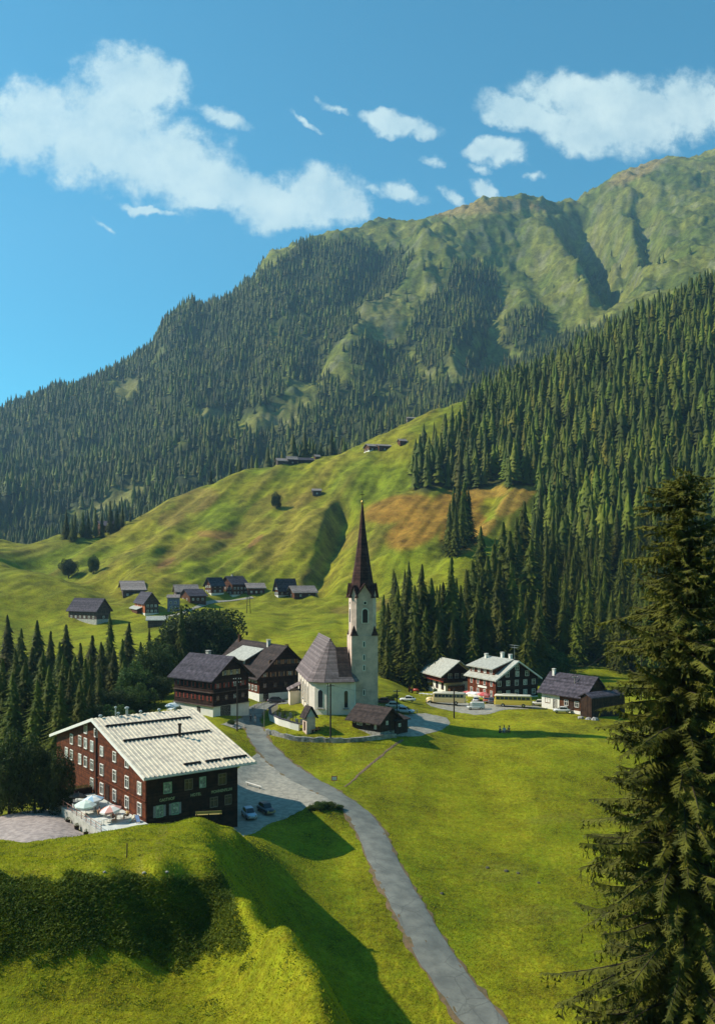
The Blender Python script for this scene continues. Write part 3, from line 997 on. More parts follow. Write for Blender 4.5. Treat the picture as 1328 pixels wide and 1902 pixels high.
ribbon('hamlet_lane', [(300, 1146), (330, 1142), (352, 1133), (400, 1118), (470, 1110)], 2.6, M['gravel'], 0.2, 4)
ribbon('hotel_lane', [(425, 1350), (440, 1346), (462, 1338)], 3.5, M['gravel'], 0.1, 1.5)


# ------------------------------------------------------------------ buildings
class House:
    """A gabled building. Local frame: origin at the near bottom corner, x along the right-hand visible wall (face R, y = 0), y along the left-hand one (face L, x = 0)."""
    def __init__(s, name, label, cat, corner, az, right_px, left_px=None, W=None, L=None, group=None, name_z=None):
        s.p = Vector(((corner[0] - CX) / F * corner[2], corner[2], CAMZ - (corner[1] - HZ) / F * corner[2]))
        a = math.radians(az)
        s.ux, s.uy = Vector((math.sin(a), math.cos(a), 0)), Vector((-math.cos(a), math.sin(a), 0))
        s.rot = PI / 2 - a
        s.L = L or s.fit(s.ux, right_px)
        s.W = W or s.fit(s.uy, left_px)
        s.k = corner[2] / F
        s.root = thing(name, label, cat, s.p, s.rot, group)

    def fit(s, d, px):
        u = (px - CX) / F
        return (u * s.p.y - s.p.x) / (d.x - u * d.y)

    def to(s, mb, name, mats, parent=None, smooth=False):
        return mb.build(name, mats, parent or s.root, None, smooth)

    def body(s, h, hr, ridge, wall, roof, oe=1.0, og=0.8, t=0.22, base=None, base_h=0.0, below=2.5, soffit=None, gable=None, roof_name='roof'):
        """Walls up to the eaves h, ridge height hr; ridge along 'x' or 'y'."""
        og0, og1 = og if isinstance(og, tuple) else (og, og)
        s.h, s.hr, s.ridge, s.oe, s.og, s.og1, s.t = h, hr, ridge, oe, og0, og1, t
        A, B = (s.L, s.W) if ridge == 'x' else (s.W, s.L)
        s.A, s.B = A, B
        s.c = (lambda a, b, z: (a, b, z)) if ridge == 'x' else (lambda a, b, z: (b, a, z))
        if base is not None:
            b = MB()
            e = 0.06
            b.box(-e, s.L + e, -e, s.W + e, -below, base_h)
            s.to(b, 'foundation', base)
            z0 = base_h
        else:
            z0 = -below
        b = MB()
        c = s.c
        prof = [(0, z0), (B, z0), (B, h), (B / 2, hr), (0, h)]
        b.ring([[c(a, q, z) for q, z in prof] for a in (0, A)])
        s.wall = s.to(b, 'wall', wall)
        s.slope = (hr - h) / (B / 2)
        b = MB()
        lift = 0.05
        for sd in (0, 1):
            f = (lambda q: q) if sd == 0 else (lambda q: B - q)
            lo = (f(-oe), h - oe * s.slope + lift)
            hi = (B / 2, hr + lift)
            pts = []
            for dz_ in (0, t):
                for a, (q, z) in ((-og0, lo), (A + og1, lo), (A + og1, hi), (-og0, hi)):
                    pts.append(c(a, q, z + dz_))
            b.hexa(pts)
        s.roof = s.to(b, roof_name, roof)
        return s

    def rz(s, q):
        """Top of the roof over the span position q."""
        q = q if q < s.B / 2 else s.B - q
        return s.h + q * s.slope + 0.05 + s.t

    def at(s, face, a, z, out=0.0):
        return {'R': (a, -out, z), 'L': (-out, a, z), 'B': (s.L + out, a, z)}[face]

    def slab(s, mb, face, a0, a1, z0, z1, o0, o1, m=0):
        p = [s.at(face, a0, z0, o0), s.at(face, a1, z0, o0), s.at(face, a1, z0, o1), s.at(face, a0, z0, o1),
             s.at(face, a0, z1, o0), s.at(face, a1, z1, o0), s.at(face, a1, z1, o1), s.at(face, a0, z1, o1)]
        mb.hexa(p, m)

    def window(s, face, a, z, w=0.9, h=1.2, frame=None, pane=None, shutter=None, parent=None, sill=True, o=0.0, fw=0.09, base_o=0.0):
        frame = frame or M['white_wood']
        b = MB()
        o += base_o
        x0, x1, z0, z1 = a - w / 2, a + w / 2, z - h / 2, z + h / 2
        d = 0.10
        s.slab(b, face, x0 - fw, x0, z0 - fw, z1 + fw, o - .02, o + d)
        s.slab(b, face, x1, x1 + fw, z0 - fw, z1 + fw, o - .02, o + d)
        s.slab(b, face, x0, x1, z1, z1 + fw, o - .02, o + d)
        s.slab(b, face, x0, x1, z0 - fw, z0, o - .02, o + d + (0.06 if sill else 0))
        s.slab(b, face, a - .035, a + .035, z0, z1, o - .02, o + d - .03)
        s.slab(b, face, x0, a - .035, z + h * .18, z + h * .18 + .06, o - .02, o + d - .035)
        s.slab(b, face, a + .035, x1, z + h * .18, z + h * .18 + .06, o - .02, o + d - .035)
        win = s.to(b, 'window', frame, parent)
        b = MB()
        s.slab(b, face, x0, x1, z0, z1, o - .02, o + .035)
        s.to(b, 'pane', pane or random.choice((M['glass'], M['glass'], M['curtain'])), win)
        if shutter is not None:
            for sg in (-1, 1):
                b = MB()
                e = x0 - fw if sg < 0 else x1 + fw
                e0, e1 = (e - w * .42, e - .01) if sg < 0 else (e + .01, e + w * .42)
                s.slab(b, face, e0, e1, z0 - .05, z1 + .05, o - .02, o + .06)
                s.to(b, 'shutter', shutter, win)
        return win

    def door(s, face, a, z0, w=1.1, h=2.1, m=None):
        b = MB()
        s.slab(b, face, a - w / 2, a + w / 2, z0, z0 + h, -.02, .06)
        s.slab(b, face, a - w / 2 - .1, a - w / 2, z0, z0 + h + .1, -.02, .1)
        s.slab(b, face, a + w / 2, a + w / 2 + .1, z0, z0 + h + .1, -.02, .1)
        s.slab(b, face, a - w / 2, a + w / 2, z0 + h, z0 + h + .1, -.02, .1)
        d = s.to(b, 'door', m or M['wood_barn'])
        b = MB()
        s.slab(b, face, a + w * .3, a + w * .36, z0 + 1.0, z0 + 1.12, .06, .12)
        s.to(b, 'handle', M['iron'], d)

    def chimney(s, a, q, hgt=1.2, w=0.7, m=None, name='chimney'):
        z = s.rz(q) - w * 0.5 * s.slope - .3
        b = MB()
        x, y, _ = s.c(a, q, 0)
        b.box(x - w / 2, x + w / 2, y - w / 2, y + w / 2, z, z + hgt + .3)
        b.box(x - w / 2 - .08, x + w / 2 + .08, y - w / 2 - .08, y + w / 2 + .08, z + hgt + .3, z + hgt + .42)
        for dx in (-1, 1):
            for dy in (-1, 1):
                b.box(x + dx * w * .36 - .06, x + dx * w * .36 + .06, y + dy * w * .36 - .06, y + dy * w * .36 + .06, z + hgt + .42, z + hgt + .68)
        b.box(x - w / 2 - .1, x + w / 2 + .1, y - w / 2 - .1, y + w / 2 + .1, z + hgt + .68, z + hgt + .76)
        s.to(b, name, m or M['chimney'], s.roof)

    def bargeboards(s, m, end=0):
        b = MB()
        a = -s.og - .05 if end == 0 else s.A + s.og1 + .05
        a2 = a + (-.06 if end == 0 else .06)
        for sd in (0, 1):
            f = (lambda q: q) if sd == 0 else (lambda q: s.B - q)
            lo, hi = (f(-s.oe), s.h - s.oe * s.slope), (s.B / 2, s.hr)
            b.hexa([s.c(a, lo[0], lo[1] - .12), s.c(a, hi[0], hi[1] - .12), s.c(a2, hi[0], hi[1] - .12), s.c(a2, lo[0], lo[1] - .12),
                    s.c(a, lo[0], lo[1] + .3), s.c(a, hi[0], hi[1] + .3), s.c(a2, hi[0], hi[1] + .3), s.c(a2, lo[0], lo[1] + .3)])
        s.to(b, 'bargeboard', m, s.roof)

    def band(s, name, face, a0, a1, z, hgt, out, m):
        b = MB()
        s.slab(b, face, a0, a1, z, z + hgt, -.02, out)
        return s.to(b, name, m)

    def balcony(s, face, a0, a1, z, depth, m, flowers=None):
        b = MB()
        s.slab(b, face, a0, a1, z - .15, z, -.02, depth)
        s.slab(b, face, a0, a1, z + .95, z + 1.05, depth - .1, depth)
        s.slab(b, face, a0, a1, z + .05, z + .14, depth - .09, depth - .01)
        n = max(3, int((a1 - a0) / .22))
        for i in range(n + 1):
            t = a0 + (a1 - a0 - .16) * i / n
            s.slab(b, face, t, t + .16, z + .1, z + .95, depth - .07, depth - .03)
        for t in (a0, a1 - .1):
            s.slab(b, face, t, t + .1, z, z + 1.0, 0, depth - .1)
        bal = s.to(b, 'balcony', m)
        if flowers:
            fl = MB()
            for _ in range(int((a1 - a0) * 14)):
                t, zz, oo = random.uniform(a0, a1), z + random.uniform(.7, 1.15), depth + random.uniform(0, .25)
                c = Vector(s.at(face, t, zz, oo))
                r = random.uniform(.06, .14)
                d1, d2 = Vector((random.uniform(-1, 1), random.uniform(-1, 1), random.uniform(-1, 1))).normalized() * r, Vector((random.uniform(-1, 1), random.uniform(-1, 1), random.uniform(-1, 1))).normalized() * r
                fl.face([tuple(c - d1), tuple(c + d2), tuple(c + d1)], random.choice((0, 0, 1)))
            s.to(fl, 'flower_box', [paint('geranium', (0.5, 0.03, 0.03), .7), M['leaves']], bal)
        return bal


# --- the big inn in the foreground
inn = House('wooden_inn', 'large reddish brown wooden inn with wide pale ribbed metal roof and lettered wall', 'inn', (271, 1533, 113), 53, 441, W=36)
s = inn
s.body(6.6, 11.4, 'x', M['wood_red'], M['roof_metal'], oe=1.3, og=(.7, 2.3), t=0.2, below=4)
# darker board layer over the front wall, its shade put into the colour
b = MB(); s.slab(b, 'R', 0.15, s.L + .02, -3.5, 5.95, -.02, .05); s.to(b, 'toned_boarding', M['wood_dark'])
b = MB()
for i in range(27):                              # standing ribs of the sheet roof
    a = -s.og + .12 + (s.L + s.og + s.og1 - .24) * i / 26
    for sd in (0, 1):
        f = (lambda q: q) if sd == 0 else (lambda q: s.B - q)
        q0, q1 = f(-s.oe), s.B / 2
        z0, z1 = s.rz(-s.oe) - .01, s.rz(s.B / 2) - .01
        b.hexa([(a - .13, q0, z0), (a + .13, q0, z0), (a + .13, q1, z1), (a - .13, q1, z1), (a - .07, q0, z0 + .13), (a + .07, q0, z0 + .13), (a + .07, q1, z1 + .13), (a - .07, q1, z1 + .13)])
s.to(b, 'roof_rib', M['roof_metal'], s.roof)
for q, x0, x1 in ((0.27, .3, 1), (0.53, 0.02, .985), (0.82, -.02, .94)):   # snow guards
    qq = s.B / 2 * q
    segs = ((x0 + .04, x1 + .06),) if q > .3 else ((.42, .60), (.66, .82), (.86, 1.13))
    if q < .3:
        qq = s.B / 2 * .03
    for (u0, u1) in segs:
        b = MB()
        z = s.rz(qq)
        b.hexa([(u0 * s.L, qq - .22, z + .02), (u1 * s.L, qq - .22, z + .02), (u1 * s.L, qq + .12, z + .1), (u0 * s.L, qq + .12, z + .1),
                (u0 * s.L, qq - .1, z + .30), (u1 * s.L, qq - .1, z + .30), (u1 * s.L, qq + .06, z + .32), (u0 * s.L, qq + .06, z + .32)])
        n = int((u1 - u0) * s.L / .9)
        for i in range(n + 1):
            t = (u0 + (u1 - u0) * i / max(n, 1)) * s.L
            b.box(t - .05, t + .05, qq - .2, qq + .2, z + .05, z + .22)
        s.to(b, 'snow_guard', M['iron'], s.roof)
b = MB(); q = s.B / 2 * .50; z = s.rz(q)
b.tube([(s.L * .67, q, z - .2), (s.L * .67, q, z + 1.7)], .2, 10); b.tube([(s.L * .67, q, z + 1.72), (s.L * .67, q, z + 1.95)], .3, 10)
s.to(b, 'vent_pipe', M['iron'], s.roof)
for t, hh_, r in ((.10, .5, .2), (.27, 1.5, .14), (.30, .6, .18), (.40, 1.3, .25), (.56, .55, .18), (.78, .55, .18), (.97, .5, .16)):
    b = MB()
    x = -s.og + t * (s.L + s.og + s.og1) * .82
    b.lathe([(r * .7, s.hr), (r * .7, s.hr + hh_), (r * 1.5, s.hr + hh_ + .02), (r * 1.3, s.hr + hh_ + .2), (.03, s.hr + hh_ + .3)], 10, 0, x, s.B / 2)
    s.to(b, 'roof_vent', M['zinc'], s.roof)
b = MB(); s.slab(b, 'R', -s.og, s.L + s.og1, s.h - s.oe * s.slope - .02, s.h - s.oe * s.slope + .14, s.oe + .02, s.oe + .2); s.to(b, 'gutter', M['zinc'], s.roof)
s.bargeboards(M['white_wood'], 0)
# gable windows; a drainpipe and a stepped-back bay divide the wall
for i, a in enumerate((1.9, 6.2, 10.7, 15.6)):
    s.window('L', a, 1.75, 1.1, 1.45, fw=.12)
    s.window('L', a, 4.5, 1.1, 1.45, fw=.12)
    if i > 0:
        s.window('L', a, 7.2, 1.05, 1.25, fw=.11)
for a, zs in ((19.6, (1.75, 4.5, 7.3)), (22.3, (4.5, 7.3, 9.6)), (24.8, (4.5, 7.3)), (28.6, (4.5, 7.0)), (31, (4.5,))):
    for z in zs:
        s.window('L', a, z, 1.1, 1.4, fw=.11)
s.window('L', 18.0, 9.5, 1.0, 1.0, fw=.14)
s.door('L', 13.4, .45, 1.2, 2.2, M['wood_dark'])
b = MB(); b.tube([(-.12, 17.6, -1), (-.12, 17.6, s.h + 17.4 * s.slope - .6)], .14, 8); s.to(b, 'drainpipe', M['iron'])
b = MB(); s.slab(b, 'L', 0, 17.5, 2.95, 3.15, -.02, .12); s.to(b, 'cornice', M['wood_red'])
for a, z, w, h, c, sh in ((1.92, 1.55, .84, 1.4, 'green_wood', 1), (4.15, 1.55, .84, 1.4, 'green_wood', 1), (3.05, 4.5, 1.0, 1.3, 'green_wood', 0), (6.1, 4.5, 1.0, 1.3, 'wood_brown', 0), (8.2, 4.5, .8, 1.3, 'green_wood', 0),
                          (11.2, 4.5, 1.1, 1.4, 'wood_brown', 0), (9.9, 1.5, 1.0, 1.2, 'wood_brown', 0), (12.1, 1.5, .9, 1.2, 'wood_brown', 0)):
    s.window('R', a, z, w, h, M[c] if c != 'wood_brown' else paint('window_brown', (.16, .12, .085), .7), pane=M['curtain'] if c == 'green_wood' else M['glass'], shutter=M['shutter_white'] if sh else None, base_o=.05, fw=.10)
s.door('R', 7.2, -.3, 1.3, 2.2, M['wood_dark'])
for txt, a, z, wd in (('GASTHOF', 1.9, 2.78, 2.15), ('HOTEL', 6.4, 2.78, 1.55), ('MOHNENFLUH', 9.5, 2.74, 3.2)):
    cu_ = bpy.data.curves.new('lettering', 'FONT')
    cu_.body = txt; cu_.size = .56; cu_.extrude = .02; cu_.space_character = 1.1
    cu_.materials.append(M['lettering'])
    tmp = bpy.data.objects.new('lettering', cu_); COL.objects.link(tmp)
    me = bpy.data.meshes.new_from_object(tmp.evaluated_get(bpy.context.evaluated_depsgraph_get()))
    bpy.data.objects.remove(tmp); bpy.data.curves.remove(cu_)
    xs = [v.co.x for v in me.vertices]
    kx = wd / (max(xs) - min(xs))
    for v in me.vertices:
        v.co.x *= kx
    o = put('lettering', me, s.root, (a, -.09, z)); o.rotation_euler = (PI / 2, 0, 0)

# --- dark log house with red shutters
s = House('log_house', 'dark timber house with rows of red shutters on a whitewashed ground floor beside the road', 'house', (396, 1331, 181), 40, 462, 324)
s.body(8.1, 12.1, 'y', M['wood_dark'], M['slate'], oe=1.1, og=1.0, base=M['plaster'], base_h=2.0)
for z in (3.7, 6.3):
    for i in range(5):
        s.window('L', s.W * (.09 + .2 * i), z, .7, .95, M['wood_brown'], M['glass'], shutter=M['shutter_red'])
    for i in range(4):
        s.window('R', s.L * (.13 + .235 * i), z, .75, .95, M['wood_brown'], M['curtain'] if i == 2 else M['glass'], shutter=M['shutter_red'] if z > 4 else None)
for i in range(3):
    s.window('R', s.L * (.33 + .17 * i), 8.9, .7, 1.0, M['wood_brown'], M['curtain'], shutter=paint('shutter_cream', (.55, .42, .20), .7))
for z in (2.15, 4.95):
    s.band('cornice', 'L', -.05, s.W, z - .1, .14, .5, M['wood_grey']); s.band('cornice', 'R', -.4, s.L, z - .1, .14, .35, M['wood_grey'])
s.door('R', s.L * .34, -.3, 2.6, 2.1)
s.door('L', s.W * .35, -.3, .9, 1.9)
s.chimney(s.A * .62, s.B * .55, 1.0, .8)
s.bargeboards(M['wood_dark'])

# --- large house behind it, with the flat-roofed dormer
s = House('timber_house', 'large dark timber house with a pale flat dormer on its shingled roof beside the church', 'house', (482, 1306, 207), 58, 578, 400)
s.body(6.6, 13.3, 'y', M['wood_dark'], M['shingle_dark'], oe=1.2, og=1.1, base=M['plaster'], base_h=2.2)
b = MB(); s.slab(b, 'L', 0.0, s.W * .9, 2.2, 6.5, -.02, .05); s.to(b, 'toned_boarding', M['wood_red'])
for z in (3.4, 5.4):
    for i in range(5):
        s.window('L', s.W * (.06 + .07 * i), z, .9, 1.1, base_o=.05)
for z, n in ((4.1, 5), (6.7, 6), (9.6, 5)):
    for i in range(n):
        t = .10 + .8 * i / (n - 1) if z < 8 else .24 + .52 * i / (n - 1)
        s.window('R', s.L * t, z, .8, 1.0, M['wood_brown'], shutter=paint('shutter_tan', (.30, .15, .06), .7) if z > 5 else None)
b = MB()                                           # dormer: cheeks, front and flat roof
y0, y1 = s.W * .36, s.W * .78
zt = 12.5
xq = s.L * .5 * .92
b.hexa([(1.6, y0, 7.4), (xq, y0, 11.0), (xq, y1, 11.0), (1.6, y1, 7.4), (1.6, y0, 9.6), (xq, y0, zt), (xq, y1, zt), (1.6, y1, 9.6)])
dm = s.to(b, 'dormer', M['wood_brown'])
b = MB(); b.hexa([(.4, y0 - .6, 9.3), (xq + .3, y0 - .6, zt + .05), (xq + .3, y1 + .6, zt + .05), (.4, y1 + .6, 9.3), (.4, y0 - .6, 9.55), (xq + .3, y0 - .6, zt + .3), (xq + .3, y1 + .6, zt + .3), (.4, y1 + .6, 9.55)])
s.to(b, 'dormer_roof', M['roof_light'], dm)
for i in range(3):
    s.window('L', y0 + (y1 - y0) * (.2 + .3 * i), 8.9, .9, .8, parent=dm, base_o=-1.6)
s.chimney(s.A * .30, s.B * .5 - .6, 1.5, .8); s.chimney(s.A * .95, s.B * .5 - .5, 1.5, .7, M['wood_brown']); s.chimney(s.A * .05, s.B * .5 + 1, 1.0, .7, M['wood_brown'])
s.bargeboards(M['wood_dark'])
s.door('R', s.L * .12, 0, 1.2, 2.1)

# --- white-walled guest house with red balcony
s = House('guest_house', 'guest house with white ground floor, red balcony and low pale roof', 'guest house', (827, 1289, 240), 70, 868, 778)
s.body(6.5, 9.0, 'y', M['plaster'], M['roof_light'], oe=2.4, og=2.2, t=.3)
b = MB(); s.slab(b, 'L', -.05, s.W, 3.6, 6.2, -.02, .06); s.to(b, 'toned_boarding', M['wood_brown'])
b = MB(); s.slab(b, 'R', -.05, s.L, 3.3, 6.2, -.02, .06); s.c  # gable timber
pts = [(0, 6.2), (s.L, 6.2), (s.L / 2, 8.8)]
b.ring([[s.at('R', a, z, o) for a, z in pts] for o in (-.02, .06)])
s.to(b, 'gable_boarding', M['wood_dark'])
s.balcony('L', -1.0, s.W + .5, 3.5, 1.2, M['balcony_red'], True)
s.balcony('R', -1.0, s.L * .7, 3.3, 1.1, M['wood_dark'])
for i in range(5):
    s.window('L', s.W * (.1 + .2 * i), 2.0, 1.3, 1.7, M['wood_brown'], M['glass'])
    s.window('L', s.W * (.1 + .2 * i), 4.9, 1.0, 1.3, M['wood_brown'], base_o=.06)
for i in range(3):
    s.window('R', s.L * (.2 + .3 * i), 4.9, 1.0, 1.2, base_o=.06)
s.window('R', s.L * .8, 1.8, 1.0, 1.2)
b = MB(); s.slab(b, 'R', s.L * .1, s.L * .75, .9, 2.2, -.02, 1.6); s.to(b, 'porch', M['wood_brown'])

# --- the tall red and dark hotel
s = House('village_hotel', 'tall hotel with red front, dark gable and long dormer behind the two coaches', 'hotel', (920.5, 1302, 223), 64, 998, 868.5)
s.body(5.6, 9.9, 'y', M['wood_dark'], M['roof_light'], oe=.8, og=.9, t=.25, base=M['plaster'], base_h=.6)
b = MB(); s.slab(b, 'L', -.03, s.W, .6, 5.6, -.02, .07); s.to(b, 'shingle_front', M['wood_red'])  # lit front stays red; the gable's shade is put into the wall colour
for z in (1.7, 4.3):
    for i in range(4):
        s.window('L', s.W * (.14 + .235 * i), z, .95, 1.25, shutter=M['shutter_red'], base_o=.07)
for z, n, t0, t1 in ((1.8, 5, .08, .9), (4.4, 5, .08, .9), (6.7, 3, .27, .74), (8.4, 1, .5, .5)):
    for i in range(n):
        s.window('R', s.L * (t0 + (t1 - t0) * i / max(n - 1, 1)), z, 1.0, 1.25, M['white_wood'], M['curtain'] if i % 2 else M['glass'])
y0, y1 = s.W * .14, s.W * 1.0
b = MB()
b.hexa([(.8, y0, 5.4), (s.L * .46, y0, 8.8), (s.L * .46, y1, 8.8), (.8, y1, 5.4), (.8, y0, 8.0), (s.L * .46, y0, 9.8), (s.L * .46, y1, 9.8), (.8, y1, 8.0)])
dm = s.to(b, 'dormer', M['wood_red'])
b = MB(); b.hexa([(-.1, y0 - .5, 7.85), (s.L * .5, y0 - .5, 10.15), (s.L * .5, y1 + .7, 10.15), (-.1, y1 + .7, 7.85), (-.1, y0 - .5, 8.1), (s.L * .5, y0 - .5, 10.4), (s.L * .5, y1 + .7, 10.4), (-.1, y1 + .7, 8.1)])
s.to(b, 'dormer_roof', M['roof_light'], dm)
for i in range(4):
    s.window('L', y0 + (y1 - y0) * (.12 + .25 * i), 7.15, 1.0, 1.0, parent=dm, base_o=-.8)
for t, q in ((.92, .40), (.52, .52), (.30, .56)):
    s.chimney(s.A * t, s.B * q, 1.6, .75, M['plaster'])
b = MB(); s.slab(b, 'L', s.W * .3, s.W * .62, 2.75, 3.3, .07, .16); s.to(b, 'sign_board', M['white_wood'])
b = MB(); x = s.L * .55; y = s.W * .15; z = s.hr
b.tube([(x, y, z - .5), (x, y, z + 4.2)], .05, 5)
for zz, l in ((4.1, 1.8), (3.5, 1.4)):
    b.tube([(x, y - l, z + zz), (x, y + l, z + zz)], .04, 4)
    for t in range(6):
        yy = y - l + 2 * l * t / 5
        b.tube([(x - .5, yy, z + zz), (x + .5, yy, z + zz)], .03, 4)
s.to(b, 'aerial', M['zinc'], s.roof)
s.bargeboards(M['white_wood'])
s.door('L', s.W * .5, -.2, 1.3, 2.0)

# --- farmhouse half hidden by the spruce
s = House('farmhouse', 'low slate roofed farmhouse with white and brown front behind the big spruce', 'house', (1086, 1326, 199), 55, 1125, 1006)
s.body(4.4, 8.1, 'y', M['wood_brown'], M['slate'], oe=1.0, og=.8, base=M['plaster'], base_h=.4)
b = MB(); s.slab(b, 'L', s.W * .58, s.W + .02, .4, 3.3, -.02, .06); s.to(b, 'plaster_front', M['plaster'])
s.window('L', s.W * .86, 1.9, 1.5, 1.2, M['wood_brown']); s.window('L', s.W * .42, 1.9, 1.1, 1.2, M['white_wood']); s.window('L', s.W * .18, 1.9, 1.1, 1.2)
s.door('L', s.W * .68, .1, 1.1, 2.1); s.door('L', s.W * .30, .1, 1.2, 2.1)
s.chimney(s.A * .92, s.B * .42, 1.3, .6, M['plaster'])
s = House('boarded_shed', 'shed of weathered vertical boards beside the farmhouse behind the big spruce', 'shed', (1098, 1331, 195), 55, 1160, W=3.2)
s.body(4.2, 5.0, 'x', M['wood_barn'], M['slate'], oe=.5, og=.4)
s.door('R', s.L * .5, 0, 2.4, 2.6)

# --- dark barn by the gravel lot
s = House('dark_barn', 'small dark wooden barn with shingled roof between the church and the gravel lot', 'barn', (706, 1363, 169), 42, 737, 654)
s.body(2.7, 4.7, 'y', M['wood_barn'], M['shingle_dark'], oe=1.1, og=1.0, base=M['rock'], base_h=.25)
s.window('L', s.W * .72, 1.5, 1.3, .6, M['white_wood'], M['curtain']); s.window('L', s.W * .42, 1.7, .8, .35, M['white_wood'], M['curtain']); s.window('L', s.W * .16, 1.2, .35, .7, M['white_wood'], M['curtain']); s.window('L', s.W * .93, 1.7, .7, .3)
s.window('R', s.L * .4, 1.9, .45, .6, M['white_wood'], M['curtain']); s.door('R', s.L * .72, 0, 1.5, 2.0)
s = House('lean_to_shed', 'low dark boarded shed against the dark barn at the edge of the gravel lot', 'shed', (735, 1361, 172), 42, 757, W=5)
s.body(2.3, 2.9, 'x', M['wood_barn'], M['shingle_dark'], oe=.5, og=.4)
s.window('R', s.L * .3, 1.4, .5, .5, M['white_wood'], M['curtain'])

# --- hamlet across the meadow and the barns of the hillside: one builder, each with its own look
def hamlet_house(name, label, cat, corner, az, rp, lp, h, hr, ridge, wall, roof, base=None, nwin=(3, 2), rows=1, oe=.8, chim=False, W=None, win='white_wood', bh=1.2):
    g = hit(corner[0], corner[1], 230, 1000) if corner[2] is None else None
    D = g.y if g else corner[2]
    s = House(name, label, cat, (corner[0], corner[1], D), az, rp, lp, W=W, group=None)
    s.body(h, hr, ridge, M[wall], M[roof], oe=oe, og=oe, t=.3, base=M[base] if base else None, base_h=bh, below=4)
    for r in range(rows):
        z = (bh if base else .8) + .9 + 2.3 * r
        for face, ln, n in (('L', s.W, nwin[0]), ('R', s.L, nwin[1])):
            for i in range(n):
                s.window(face, ln * (i + .7) / (n + .4), z, .8, .9, M[win])
    if chim:
        s.chimney(s.A * .4, s.B * .5 + .5, 1.0, .8, M['chimney'])
    return s


hamlet_house('cowshed', 'long grey brown cowshed with dark roof and one pale roof corner above the left trees', 'barn', (180, 1156, 366), 32, 206, 128, 5.2, 9.8, 'y', 'wood_grey', 'slate', 'concrete', (6, 1), 1)
hamlet_house('hay_barn', 'weathered barn with purple grey roof alone at the upper left of the hamlet', 'barn', (229, 1111, None), 70, 270, 222, 4.0, 8.2, 'x', 'wood_grey', 'shingle_grey', None, (1, 3))
s = hamlet_house('farmhouse', 'small house with orange red front and dark gable near the pale blue hut', 'house', (270, 1144, None), 66, 295, 251, 6.0, 10.0, 'y', 'wood_grey', 'slate', 'plaster', (2, 3), 2, chim=True)
b = MB(); s.slab(b, 'L', 0, s.W, 1.2, 6.0, -.02, .06); s.to(b, 'toned_boarding', mat('wood_orange', (.40, .11, .03), (.26, .07, .02), 2))
b = MB(); s.slab(b, 'L', s.W * .3, s.W * 1.0, .0, 2.4, -.02, 2.2); p_ = s.to(b, 'porch', M['wood_brown'])
b = MB(); b.hexa([s.at('L', s.W * .2, 2.5, 2.8), s.at('L', s.W * 1.1, 2.5, 2.8), s.at('L', s.W * 1.1, 3.6, 0), s.at('L', s.W * .2, 3.6, 0), s.at('L', s.W * .2, 2.7, 2.8), s.at('L', s.W * 1.1, 2.7, 2.8), s.at('L', s.W * 1.1, 3.8, 0), s.at('L', s.W * .2, 3.8, 0)]); s.to(b, 'porch_roof', M['roof_light'], p_)
hamlet_house('field_shed', 'low shed with pale flat roof in the meadow below the orange fronted house', 'shed', (275, 1167, None), 78, 309, 272, 3.4, 4.6, 'x', 'wood_grey', 'roof_light', None, (0, 0), W=5)
hamlet_house('blue_hut', 'narrow pale blue boarded hut on the hamlet lane', 'hut', (311.5, 1136, None), 82, 333, 310.5, 6.0, 7.2, 'x', 'wood_blue', 'shingle_grey', None, (0, 2), 2, oe=.4, W=6)
hamlet_house('barn', 'grey roofed barn behind the house with the bright orange gable', 'barn', (328, 1112, None), 70, 368, 325.5, 3.4, 6.4, 'x', 'wood_grey', 'shingle_grey', None, (1, 2), W=9)
s = hamlet_house('farmhouse', 'house with bright orange gable and dark roof behind the pale blue hut', 'house', (353, 1120, None), 55, 383, 336, 3.4, 6.2, 'x', 'wood_brown', 'slate', None, (2, 3))
hamlet_house('farmhouse', 'dark brown chalet with white shuttered gable, left of the larger two in the hamlet', 'house', (393, 1106, None), 48, 416, 381, 5.2, 8.6, 'x', 'wood_brown', 'slate', 'plaster', (3, 2), 2)
hamlet_house('farmhouse', 'largest brown chalet of the hamlet with dark roof and rows of windows', 'house', (432, 1109, None), 48, 460, 411, 6.6, 10.2, 'x', 'wood_brown', 'slate', 'plaster', (4, 4), 2, chim=True)
hamlet_house('barn', 'long low barn with grey roof joined to the largest chalet', 'barn', (461, 1106, None), 70, 492, 454, 3.8, 6.0, 'x', 'wood_brown', 'shingle_grey', None, (1, 3), W=8)
hamlet_house('farmhouse', 'brown chalet with white base standing apart near the church spire', 'house', (517, 1110, None), 45, 550, 510, 5.0, 9.0, 'x', 'wood_brown', 'slate', 'plaster', (3, 3), 2, chim=True)
hamlet_house('barn', 'low barn with tan roof in front of the chalet near the spire', 'barn', (547, 1113, None), 66, 586, 536, 3.6, 6.2, 'x', 'wood_brown', 'shingle_grey', None, (1, 2), oe=1.2)
hamlet_house('hay_hut', 'small lone hay hut on the slope right of the round tree', 'hut', (581, 921, None), 80, 597, 578, 3.6, 5.0, 'x', 'wood_grey', 'shingle_grey', None, (0, 1), W=5, oe=.5)
hamlet_house('alpine_hut', 'brown alpine hut with two roofs high on the grassy slope', 'hut', (686, 839, None), 70, 705, 676, 4.4, 6.6, 'x', 'wood_brown', 'shingle_grey', 'plaster', (2, 2), oe=1.0)
hamlet_house('alpine_hut', 'right half of the paired huts high on the grassy slope', 'hut', (704, 838, None), 72, 725, 702, 4.2, 5.6, 'x', 'wood_brown', 'shingle_grey', None, (1, 1), oe=.9, W=7)
